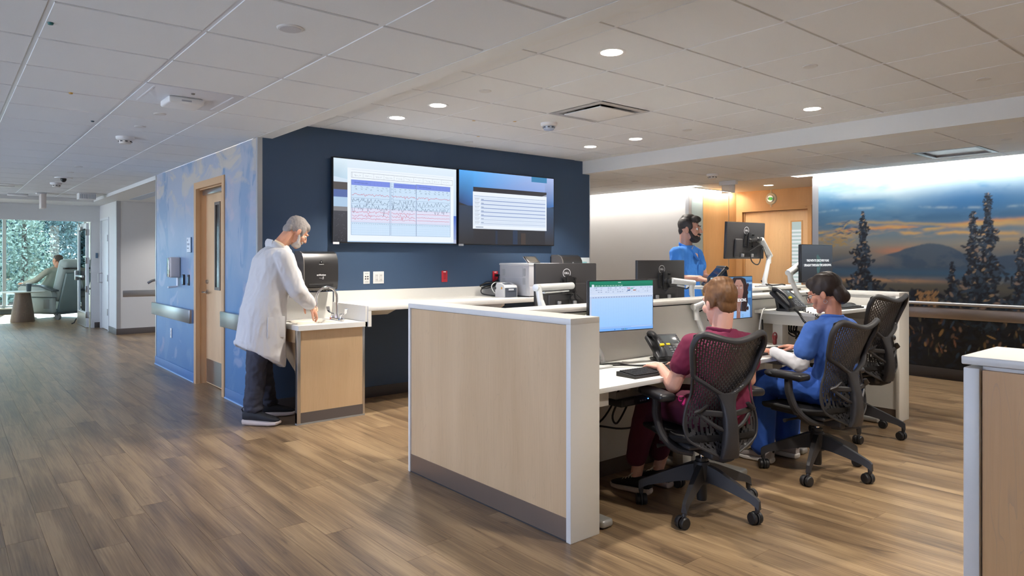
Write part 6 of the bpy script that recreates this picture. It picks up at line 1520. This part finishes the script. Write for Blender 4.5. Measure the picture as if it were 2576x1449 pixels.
def shoe(parent, ankle, d, up_col, sole_col, label=None, laces=None, L=.29, zs=1.0):
    """trainer: sole, upper, laces; ankle on the floor plane, d toe direction"""
    d = Vector((d[0], d[1], 0)).normalized(); T = Matrix.Translation((ankle[0], ankle[1], 0)) @ Matrix.Rotation(math.atan2(d.y, d.x) - PI / 2, 4, 'Z') @ Matrix.Diagonal((1.0 + (zs - 1) * .5, 1, zs, 1))
    def ring(y, w, z0, z1, n=18):
        return [(w * math.copysign(abs(math.cos(2 * PI * k / n)) ** .7, math.cos(2 * PI * k / n)), y, (z0 + z1) / 2 + (z1 - z0) / 2 * math.copysign(abs(math.sin(2 * PI * k / n)) ** .7, math.sin(2 * PI * k / n))) for k in range(n)]
    k = L / .29
    sole = MB().loft([ring(-.095 * k, .020, .016, .034), ring(-.085 * k, .033, .004, .042), ring(-.03 * k, .038, 0, .040), ring(.05 * k, .040, .0, .032), ring(.12 * k, .047, 0, .030), ring(.17 * k, .040, .004, .030), ring(.192 * k, .018, .016, .030)]).xf(T)
    u = MB().loft([ring(-.088 * k, .022, .03, .085), ring(-.07 * k, .034, .03, .098), ring(-.02 * k, .037, .03, .095), ring(.03 * k, .037, .03, .088), ring(.08 * k, .040, .028, .070), ring(.13 * k, .042, .026, .056), ring(.165 * k, .034, .024, .046), ring(.185 * k, .015, .026, .038)]).xf(T)
    s = part('shoe', u, M('shoe_%d_%d' % (up_col[0], up_col[2]), up_col, .7, var=.1, vscale=80, bump=.2, bscale=500), parent, label)
    part('shoe_sole', sole, M('sole_%d' % sole_col[0], sole_col, .6, var=.03), s)
    part('heel_tab', MB().tube([tuple(T @ Vector(p)) for p in ((0, -.088 * k, .075), (0, -.102 * k, .098), (0, -.088 * k, .112), (0, -.075 * k, .095))], .006, 6), m_black, s)
    if laces:
        for q in range(4): part('lace', MB().tube([tuple(T @ Vector(p)) for p in ((-.024, (.03 + q * .022) * k, .088 - q * .008), (0, (.036 + q * .022) * k, .094 - q * .009), (.024, (.042 + q * .022) * k, .086 - q * .008))], .003, 5), M('lace_cream', laces, .7, var=0), s)
        part('lace_bow', MB().tube([tuple(T @ Vector(p)) for p in ((0, .03 * k, .096), (-.03, .02 * k, .115), (-.045, .035 * k, .10), (-.01, .035 * k, .096), (.03, .02 * k, .113), (.045, .035 * k, .10), (0, .033 * k, .096))], .003, 5), M('lace_cream', laces, .7, var=0), s)
    return s
def person(label, loc, rz):
    t = thing('person', label, 'person', loc, rz); return t

# ---- man in the white coat, bent over the sink (joints in room axes, facing +x)
t = person('grey-haired bearded person in white lab coat washing hands at the sink', (2.0, 5.66, 0), 0)
O = Vector((2.0, 5.66, 0)); J = lambda *p: Vector(p) - O
sk = skin_mat('skin_fair', (214, 158, 130)); t['_brow'] = M('brow_grey', (120, 112, 106), .8, var=0)
Mh = head_matrix(J(2.325, 5.65, 1.575), -PI / 2, R(-38))
b = MB(); add_head(b, Mh)
neck0 = J(2.165, 5.66, 1.43); limb(b, [tuple(Mh @ Vector((0, -.035, -.04))), neck0], [.056, .062])
limb(b, [neck0, J(2.10, 5.66, 1.2), J(2.03, 5.66, .95)], [.07, .09, .09])
RS, RE, RW = J(2.15, 5.485, 1.36), J(2.245, 5.445, 1.10), J(2.40, 5.515, .955)
LS, LE, LW = J(2.16, 5.835, 1.36), J(2.29, 5.845, 1.12), J(2.45, 5.72, 1.0)
for S_, E_, W_ in ((RS, RE, RW), (LS, LE, LW)): limb(b, [neck0 + Vector((0, 0, -.05)), S_, E_, W_], [.05, .045, .038, .026])
add_hand(b, RW, (.62, .35, -.70), (.45, -.55, .55), 1, 22); add_hand(b, LW, (.50, -.25, -.80), (.55, .55, .40), -1, 22)
for h_, k_, a_ in ((J(2.02, 5.585, .92), J(2.0, 5.63, .50), J(1.975, 5.66, .10)), (J(2.03, 5.74, .92), J(2.11, 5.80, .50), J(2.165, 5.85, .10))): limb(b, [h_, k_, a_], [.06, .045, .035])
body = remesh('body', b, .0034, sk, t, 3)
add_eyes(t, Mh)
hm = MB().ell((0, -.022, .044), (.080, .097, .092), 20, 12).ell((0, .035, .078), (.058, .052, .044), 14, 10).ell((0, -.075, -.012), (.062, .036, .055), 14, 10)
for s in (-1, 1): hm.ell((s * .068, .0, .03), (.014, .05, .04), 10, 8).ell((s * .068, .030, .005), (.009, .014, .035), 8, 6)
hm.xf(Mh); remesh('hair', hm, .0045, M('hair_grey', (150, 142, 138), .7, var=.35, vscale=60, stretch=(1, 4, 1)), t, 2, strands(.004, 70))
bd = MB().ell((0, .055, -.078), (.053, .050, .036), 14, 10).ell((0, .085, -.042), (.030, .022, .012), 12, 8)
for s in (-1, 1): bd.cap((s * .056, .020, -.02), (s * .048, .052, -.072), .014, .016)
bd.xf(Mh); remesh('beard', bd, .0045, M('beard_white', (206, 198, 190), .8, var=.2, vscale=80), t, 2, strands(.003, 90, (1, 1, 1)))
ct = MB(); rings = []
for c, rx, ry in ((J(2.175, 5.66, 1.455), .075, .085), (J(2.155, 5.66, 1.42), .105, .165), (J(2.135, 5.66, 1.35), .135, .205), (J(2.115, 5.66, 1.22), .150, .205), (J(2.085, 5.66, 1.08), .155, .195), (J(2.055, 5.66, .95), .165, .200), (J(2.04, 5.665, .80), .175, .205), (J(2.035, 5.67, .68), .183, .21), (J(2.03, 5.675, .575), .19, .215), (J(2.03, 5.675, .55), .188, .212)):
    rings.append([(c.x + rx * math.copysign(abs(math.cos(a)) ** .85, math.cos(a)), c.y + ry * math.copysign(abs(math.sin(a)) ** .85, math.sin(a)), c.z - .11 * (rx * math.cos(a)) / .19 * (1 if c.z < .6 else 0)) for a in [2 * PI * q / 28 for q in range(28)]])
ct.loft(rings)
for S_, E_, W_ in ((RS, RE, RW), (LS, LE, LW)): limb(ct, [S_ + Vector((0, 0, -.01)), E_, E_.lerp(W_, .86)], [.085, .072, .056])
coat = remesh('lab_coat', ct, .008, M('coat_cotton', (204, 202, 202), .8, var=.02, bump=.15, bscale=700), t, 4, lambda co: folds(.014, 5.5, 2.0, (1, 1, .35))(co) + folds(.007, 15, 8.0, (1, 1, .45))(co))
part('collar', MB().tube(spline([J(2.10, 5.585, 1.475), J(2.125, 5.56, 1.455), J(2.20, 5.575, 1.40), J(2.255, 5.64, 1.335)], 5), .020, 8, flat=(1.3, .35)).tube(spline([J(2.10, 5.585, 1.475), J(2.085, 5.66, 1.485), J(2.10, 5.735, 1.475)], 5), .022, 8, flat=(1.4, .4)).tube(spline([J(2.10, 5.735, 1.475), J(2.125, 5.76, 1.455), J(2.20, 5.745, 1.40), J(2.255, 5.68, 1.335)], 5), .020, 8, flat=(1.3, .35)), M('coat_cotton', (204, 202, 202)), coat)
part('pocket', MB().rbox(-.075, .075, -.006, .006, -.085, .085, .004).xf(Matrix.Translation(J(2.085, 5.470, .80)) @ Matrix.Rotation(R(8), 4, 'Z')), M('coat_cotton', (204, 202, 202)), coat)
part('shirt_collar', MB().tube(spline([J(2.115, 5.60, 1.49), J(2.18, 5.585, 1.45), J(2.245, 5.65, 1.385), J(2.18, 5.735, 1.45), J(2.115, 5.72, 1.49)], 5), .016, 8, flat=(1.4, .5)), M('shirt_cream', (222, 206, 184), .8, var=.05), t)
pt = MB()
limb(pt, [J(2.02, 5.60, .84), J(1.99, 5.63, .52), J(1.965, 5.655, .17)], [.105, .083, .070]); limb(pt, [J(2.04, 5.73, .84), J(2.09, 5.79, .52), J(2.15, 5.845, .17)], [.105, .08, .066])
for p_ in (J(1.975, 5.65, .13), J(2.165, 5.845, .13)): pt.ell(p_, (.075, .07, .04), 14, 8)
pt.ell(J(2.02, 5.66, .86), (.14, .16, .1))
remesh('trousers', pt, .008, M('trouser_navy', (50, 52, 66), .75, var=.08, bump=.1, bscale=600), t, 3, lambda co: folds(.014, 9, 5.0, (1, 1, .9))(co) + folds(.010, 15, 11.0, (.7, .7, 1.8))(co) * np.clip(1.2 - co[:, 2] * 2.2, 0, 1))
shoe(t, J(1.975, 5.635, 0), (.72, -.69), (24, 26, 34), (206, 190, 182), 'black trainer with thick cream sole', L=.32, zs=1.3)
shoe(t, J(2.175, 5.85, 0), (.95, -.30), (24, 26, 34), (206, 190, 182), 'black trainer with thick cream sole', L=.32, zs=1.3)

# ---- generic upper body for scrubs
def scrubs(t, col, name, joints, voxel=.008, seed=0, sleeve=.52, hemz=None, matname=None, r_chest=(.165, .105), amp=.009):
    """short-sleeved scrub top over the torso joints"""
    m = M(matname or name, col, .82, var=.06, vscale=8, bump=.15, bscale=800); mb = MB(); nk, ch, wa, pe = [Vector(joints[k]) for k in ('neck', 'chest', 'waist', 'pelvis')]
    axis = (nk - pe).normalized(); lat = (Vector(joints['ls']) - Vector(joints['rs'])).normalized(); fwd = lat.cross(axis) * -1
    rings = []
    for c, rx, ry in ((nk + axis * .0, .075, .070), (nk - axis * .03, .125, .085), (nk - axis * .075, r_chest[0] * 1.06, r_chest[1] * .95), (ch, r_chest[0], r_chest[1]), (wa, r_chest[0] * .95, r_chest[1] * 1.08), (pe + axis * .04, r_chest[0] * 1.08, r_chest[1] * 1.25), (pe - axis * .06, r_chest[0] * 1.1, r_chest[1] * 1.25)):
        rings.append([c + lat * (rx * math.cos(2 * PI * q / 24)) + fwd * (ry * math.sin(2 * PI * q / 24)) for q in range(24)])
    mb.loft(rings)
    for S_, E_ in ((joints['rs'], joints['re']), (joints['ls'], joints['le'])):
        S_, E_ = Vector(S_), Vector(E_); limb(mb, [nk - axis * .07, S_ - axis * .012, S_.lerp(E_, sleeve)], [.070, .061, .064])
    return remesh(name, mb, voxel, m, t, 4, lambda co: folds(amp, 7, seed, (1, 1, .6))(co) + folds(amp * .6, 17, seed + 4, (1, 1, .7))(co))

# ---- standing man in blue scrubs (local, facing +y)
t = person('bearded person in blue scrubs standing at the raised desk', (5.46, 3.97, 0), PI + R(6))
sk = skin_mat('skin_olive', (196, 148, 128)); t['_brow'] = M('brow_black', (40, 34, 32), .8, var=0)
jt = dict(neck=(0, .0, 1.475), chest=(0, -.01, 1.30), waist=(0, 0, 1.10), pelvis=(0, 0, .95), rs=(.185, 0, 1.41), ls=(-.185, 0, 1.41), re=(.235, .06, 1.16), le=(-.24, .05, 1.16))
Mh = head_matrix(Vector((0, .035, 1.625)), R(14), R(-4))
b = MB(); add_head(b, Mh); limb(b, [tuple(Mh @ Vector((0, -.035, -.05))), (0, -.005, 1.48), (0, -.01, 1.40)], [.057, .06, .07])
limb(b, [(0, -.01, 1.40), (0, -.01, 1.2), (0, 0, .95)], [.07, .07, .08])
RW, LW = Vector((.29, .30, 1.175)), Vector((-.12, .30, 1.165))
limb(b, [(0, 0, 1.40), jt['rs'], jt['re'], RW], [.06, .050, .042, .027]); limb(b, [(0, 0, 1.40), jt['ls'], jt['le'], LW], [.06, .050, .042, .027])
add_hand(b, RW, (.10, .95, -.22), (0, .2, 1), -1, 30); add_hand(b, LW, (.25, .95, -.2), (0, .2, 1), 1, 30)
for s in (-1, 1): limb(b, [(s * .09, 0, .93), (s * .10, .01, .5), (s * .11, -.02, .09)], [.07, .05, .035])
remesh('body', b, .0042, sk, t, 3); add_eyes(t, Mh)
hm = MB().ell((0, -.022, .048), (.080, .097, .094), 20, 12).ell((0, .045, .098), (.062, .056, .036), 14, 10).ell((0, -.02, .11), (.062, .07, .04), 14, 10).ell((0, -.072, -.01), (.06, .034, .05), 14, 10)
for s in (-1, 1): hm.ell((s * .069, .005, .03), (.012, .045, .04), 10, 8)
hm.xf(Mh); remesh('hair', hm, .005, M('hair_black', (44, 38, 36), .6, var=.3, vscale=60, stretch=(1, 4, 1)), t, 2, strands(.005, 60))
bd = MB().ell((0, .052, -.082), (.055, .054, .042), 14, 10).ell((0, .088, -.042), (.032, .022, .010), 12, 8)
for s in (-1, 1): bd.cap((s * .060, .012, -.01), (s * .050, .052, -.072), .013, .020)
bd.xf(Mh); remesh('beard', bd, .005, M('beard_black', (40, 34, 34), .75, var=.2, vscale=80), t, 2, strands(.003, 90, (1, 1, 1)))
sc_ = scrubs(t, (52, 122, 206), 'scrub_top', jt, seed=3)
part('neck_band', MB().tube(spline([(.075, -.03, 1.485), (.060, .078, 1.435), (0, .126, 1.335), (-.060, .078, 1.435), (-.075, -.03, 1.485), (0, -.07, 1.50), (.075, -.03, 1.485)], 5), .011, 8, flat=(1.2, .6)), M('scrub_top', (52, 122, 206)), sc_)
part('vee_skin', MB().add([(.056, .082, 1.437), (0, .125, 1.343), (-.056, .082, 1.437), (0, .074, 1.475)], [(0, 1, 2, 3)]), sk, sc_)
part('chest_pocket', MB().rbox(-.05, .05, -.003, .003, -.055, .055, .003).xf(Matrix.Translation((-.08, .104, 1.24)) @ Matrix.Rotation(R(-4), 4, 'X')), M('scrub_top', (52, 122, 206)), sc_)
pt = MB().ell((0, 0, .92), (.17, .125, .12))
for s in (-1, 1): limb(pt, [(s * .09, 0, .90), (s * .10, .01, .5), (s * .11, -.01, .07)], [.10, .082, .072])
remesh('scrub_trousers', pt, .009, M('scrub_top', (52, 122, 206)), t, 4, folds(.009, 7, 9))
for s in (-1, 1): shoe(t, (s * .11, .0, 0), (s * .15, 1), (40, 42, 48), (220, 218, 214))

# ---- person in maroon on the first chair (local frame of that chair)
t = person('red-haired person in maroon scrubs typing, seen from behind', (3.245, 2.195, 0), R(-24))
sk = skin_mat('skin_pale', (224, 172, 152)); t['_brow'] = M('brow_brown', (110, 76, 50), .8, var=0)
jt = dict(neck=(.02, -.065, .972), chest=(.02, -.075, .83), waist=(.015, -.085, .67), pelvis=(.01, -.07, .54), rs=(.19, -.05, .905), ls=(-.155, -.05, .905), re=(.245, .02, .68), le=(-.235, .0, .675))
Mh = head_matrix(Vector((.03, -.03, 1.112)), R(4), R(-10))
b = MB(); add_head(b, Mh); limb(b, [tuple(Mh @ Vector((0, -.030, -.05))), (.02, -.065, .97), (.02, -.07, .89)], [.052, .054, .07])
limb(b, [(.02, -.07, .89), (.015, -.08, .73), (.01, -.07, .55)], [.07, .07, .08])
LW, RW = Vector((-.225, .16, .748)), Vector((-.015, .205, .752))
limb(b, [(.02, -.07, .89), jt['rs'], jt['re'], RW], [.05, .045, .040, .025]); limb(b, [(.02, -.07, .89), jt['ls'], jt['le'], LW], [.05, .045, .042, .025])
add_hand(b, LW, (-.18, .97, -.02), (-.1, .1, 1), 1, 24, .95); add_hand(b, RW, (-.55, .82, -.02), (.1, .1, 1), -1, 24, .95)
LK, RK, LA, RA = Vector((-.21, .31, .525)), Vector((.0, .35, .53)), Vector((-.285, .34, .10)), Vector((-.10, .42, .10))
limb(b, [(-.08, -.08, .52), LK, LA], [.06, .045, .034]); limb(b, [(.10, -.08, .52), RK, RA], [.06, .045, .034])
remesh('body', b, .0034, sk, t, 3); add_eyes(t, Mh)
hm = MB().ell((0, -.022, .046), (.081, .099, .092), 20, 12).ell((0, .04, .085), (.060, .055, .042), 14, 10).ell((0, -.066, -.012), (.060, .032, .055), 14, 10).ell((0, -.03, .10), (.07, .07, .045), 14, 8)
for s in (-1, 1): hm.ell((s * .070, -.015, .02), (.014, .05, .05), 10, 8)
hm.xf(Mh)
m_hr = M('hair_copper', (112, 76, 44), .55, var=.4, vscale=40, stretch=(1, 4, 1)); remesh('hair', hm, .0048, m_hr, t, 3, strands(.0035, 80, (1, .4, .3)))
sc_ = scrubs(t, (112, 24, 62), 'scrub_top', jt, seed=12, matname='scrub_maroon', r_chest=(.165, .11))
part('neck_band', MB().tube(spline([(.085, -.05, .978), (.06, .01, .958), (.02, .05, .92), (-.02, .01, .958), (-.045, -.05, .978), (.02, -.135, .97), (.085, -.05, .978)], 5), .010, 8, flat=(1.2, .6)), M('scrub_maroon', (112, 24, 62)), sc_)
part('back_tag', MB().rbox(-.032, .032, -.002, .002, -.007, .007, .002).xf(Matrix.Translation((.03, -.186, .885))), M('tag_black', (26, 24, 26), .6, var=0), sc_)
part('back_tag_strip', MB().box(-.026, .026, -.0045, -.002, -.0035, .0025).xf(Matrix.Translation((.03, -.186, .885))), M('tag_silver', (200, 196, 196), .5, var=0), sc_)
pt = MB().ell((.01, -.06, .53), (.17, .14, .10))
limb(pt, [(-.085, -.06, .535), LK, LA + Vector((0, 0, .10))], [.105, .083, .060]); limb(pt, [(.105, -.06, .535), RK, RA + Vector((0, 0, .10))], [.105, .083, .060])
remesh('scrub_trousers', pt, .008, M('scrub_maroon_d', (84, 20, 48), .85, var=.06, bump=.15, bscale=800), t, 4, folds(.008, 8, 21))
part('drawstring', MB().tube(spline([(-.16, -.02, .60), (-.19, .0, .585), (-.18, .03, .60), (-.165, -.01, .605), (-.20, -.04, .575)], 4), .007, 6), M('cord_magenta', (190, 30, 120), .6, var=0), t)
shoe(t, (LA.x, LA.y - .02, 0), (-.55, .83), (22, 22, 26), (206, 184, 158), 'black trainer with cream laces', laces=(214, 206, 190), L=.27)
shoe(t, (RA.x, RA.y - .02, 0), (-.35, .93), (22, 22, 26), (206, 184, 158), 'black trainer with cream laces', laces=(214, 206, 190), L=.27)
cvs = Canvas(.2, .2, .0004)

# ---- woman in blue scrubs on the second chair
t = person('dark-haired person in blue scrubs and glasses over white long sleeves, typing', (4.365, 2.11, 0), R(-10))
sk = skin_mat('skin_rose', (206, 146, 122)); t['_brow'] = M('brow_black', (40, 34, 32), .8)
jt = dict(neck=(-.02, -.075, .99), chest=(-.02, -.085, .85), waist=(-.015, -.09, .69), pelvis=(-.01, -.07, .54), rs=(.145, -.06, .92), ls=(-.185, -.05, .92), re=(.215, .03, .695), le=(-.24, .005, .69))
Mh = head_matrix(Vector((-.045, -.03, 1.132)), R(22), R(-22))
b = MB(); add_head(b, Mh, .97, True); limb(b, [tuple(Mh @ Vector((0, -.030, -.05))), (-.02, -.075, .98), (-.02, -.08, .90)], [.047, .050, .066])
limb(b, [(-.02, -.08, .90), (-.02, -.085, .73), (-.01, -.07, .55)], [.066, .066, .08])
LW, RW = Vector((-.235, .215, .752)), Vector((.055, .255, .755))
limb(b, [(-.02, -.08, .90), jt['rs'], jt['re'], RW], [.05, .04, .036, .023]); limb(b, [(-.02, -.08, .90), jt['ls'], jt['le'], LW], [.05, .04, .036, .023])
add_hand(b, LW, (-.02, .99, -.04), (0, .1, 1), 1, 22, .92); add_hand(b, RW, (-.22, .97, -.03), (0, .1, 1), -1, 22, .92)
LK, RK, LA, RA = Vector((-.16, .335, .525)), Vector((.08, .34, .53)), Vector((-.20, .33, .10)), Vector((.04, .32, .10))
limb(b, [(-.10, -.08, .52), LK, LA], [.06, .042, .032]); limb(b, [(.07, -.08, .52), RK, RA], [.06, .042, .032])
remesh('body', b, .0034, sk, t, 3); add_eyes(t, Mh)
hm = MB().ell((0, -.024, .045), (.081, .101, .090), 20, 12).ell((0, .035, .082), (.060, .055, .042), 14, 10).ell((0, -.085, -.03), (.062, .045, .07), 14, 10).ell((0, -.098, -.05), (.046, .040, .045), 14, 10)
for s in (-1, 1): hm.ell((s * .071, -.005, .035), (.013, .05, .04), 10, 8)
hm.xf(Mh); remesh('hair', hm, .0048, M('hair_dark', (46, 34, 30), .5, var=.3, vscale=50, stretch=(1, 4, 1)), t, 2, strands(.004, 60))
gl = MB()
for s in (-1, 1):
    gl.tube([tuple(Mh @ Vector((s * .034 + .024 * math.cos(R(a)), .100 - .012 * abs(math.cos(R(a))) * 0, .002 + .021 * math.sin(R(a))))) for a in range(0, 361, 20)], .0016, 6, cap=False)
    gl.tube([tuple(Mh @ Vector(p)) for p in ((s * .058, .100, .008), (s * .078, .06, .010), (s * .083, .0, .006))], .0016, 6)
gl.tube([tuple(Mh @ Vector(p)) for p in ((-.010, .101, .006), (0, .108, .009), (.010, .101, .006))], .0016, 6)
part('glasses', gl, m_black, t)
part('earring', MB().tube([tuple(Mh @ Vector((-.086, -.006 + .011 * math.cos(R(a)), -.052 + .011 * math.sin(R(a))))) for a in range(0, 361, 30)], .0014, 6), M('earring_silver', (210, 210, 212), .2, 1, var=0), t)
for a_, b_, c_ in ((jt['rs'], jt['re'], RW), (jt['ls'], jt['le'], LW)):
    us = MB(); limb(us, [Vector(a_).lerp(Vector(b_), .35), Vector(b_), Vector(b_).lerp(c_, .93)], [.048, .050, .036])
    remesh('undershirt_sleeve', us, .007, M('undershirt_white', (214, 214, 220), .85, var=.03, bump=.2, bscale=700), t, 3, folds(.007, 14, 4, (1, 1, 1)))
sc_ = scrubs(t, (62, 104, 184), 'scrub_top', jt, seed=31, matname='scrub_blue', r_chest=(.155, .105), sleeve=.62)
part('neck_band', MB().tube(spline([(.045, -.07, .995), (.02, -.01, .975), (-.02, .03, .93), (-.06, -.01, .975), (-.085, -.07, .995), (-.02, -.14, .99), (.045, -.07, .995)], 5), .010, 8, flat=(1.2, .6)), M('scrub_blue', (62, 104, 184)), sc_)
pt = MB().ell((-.01, -.06, .53), (.17, .14, .10))
limb(pt, [(-.10, -.06, .535), LK, LA + Vector((0, 0, .02))], [.105, .085, .078]); limb(pt, [(.075, -.06, .535), RK, RA + Vector((0, 0, .02))], [.105, .085, .078])
remesh('scrub_trousers', pt, .008, M('scrub_blue_d', (44, 88, 176), .85, var=.06, bump=.15, bscale=800), t, 4, folds(.010, 8, 41))
shoe(t, (LA.x, LA.y, 0), (-.2, 1), (176, 168, 164), (224, 220, 214), laces=(230, 226, 220), L=.26); shoe(t, (RA.x, RA.y, 0), (-.1, 1), (176, 168, 164), (224, 220, 214), laces=(230, 226, 220), L=.26)

# ---- patient in the recliner by the window
t = person('person with short dark hair in pale sweater reclining by the far window', (1.88, 18.70, .09), R(36))
sk = skin_mat('skin_fair', (214, 158, 130)); t['_brow'] = M('brow_brown', (110, 76, 50), .8)
Mh = head_matrix(Vector((0, -.30, 1.205)), R(8), R(4))
b = MB(); add_head(b, Mh); limb(b, [tuple(Mh @ Vector((0, -.03, -.05))), (0, -.30, 1.07), (0, -.22, .95), (0, -.05, .60)], [.055, .058, .1, .11])
LW, RW = Vector((.375, .20, .70)), Vector((-.375, .20, .70))
for s, W_ in ((1, LW), (-1, RW)): limb(b, [(0, -.25, 1.0), (s * .20, -.24, .98), (s * .34, -.06, .76), W_], [.06, .05, .045, .03])
add_hand(b, LW, (.0, 1, 0), (0, 0, 1), -1, 12); add_hand(b, RW, (.0, 1, 0), (0, 0, 1), 1, 12)
for s in (-1, 1): limb(b, [(s * .10, -.02, .58), (s * .13, .42, .56), (s * .14, .52, .12)], [.07, .055, .04])
remesh('body', b, .006, sk, t, 2); add_eyes(t, Mh)
hm = MB().ell((0, -.022, .046), (.080, .098, .090), 18, 12).ell((0, -.07, -.015), (.062, .036, .055)).ell((0, .035, .082), (.058, .052, .040)).xf(Mh)
remesh('hair', hm, .007, M('hair_brown', (74, 62, 56), .6, var=.3, vscale=50), t, 2, strands(.004, 60))
jt = dict(neck=(0, -.29, 1.06), chest=(0, -.23, .92), waist=(0, -.14, .76), pelvis=(0, -.04, .60), rs=(.20, -.24, .98), ls=(-.20, -.24, .98), re=(.34, -.06, .76), le=(-.34, -.06, .76))
sw = scrubs(t, (176, 180, 166), 'sweater', jt, .012, 51, sleeve=.98, amp=.006)
for s, W_ in ((1, LW), (-1, RW)):
    ss = MB(); limb(ss, [(s * .34, -.06, .76), Vector((s * .34, -.06, .76)).lerp(W_, .95)], [.062, .045])
    remesh('sleeve', ss, .01, M('sweater', (176, 180, 166)), t, 2, folds(.006, 14, 4, (1, 1, 1)))
pt = MB().ell((0, -.03, .58), (.18, .15, .10))
for s in (-1, 1): limb(pt, [(s * .10, 0, .58), (s * .13, .43, .56), (s * .14, .52, .14)], [.10, .085, .065])
remesh('trousers', pt, .012, M('trouser_navy', (50, 52, 66)), t, 2)
for s in (-1, 1): shoe(t, (s * .14, .54, 0), (s * .1, 1), (50, 50, 54), (200, 200, 196))
for o in bpy.data.objects:
    if '_brow' in o.keys(): del o['_brow']
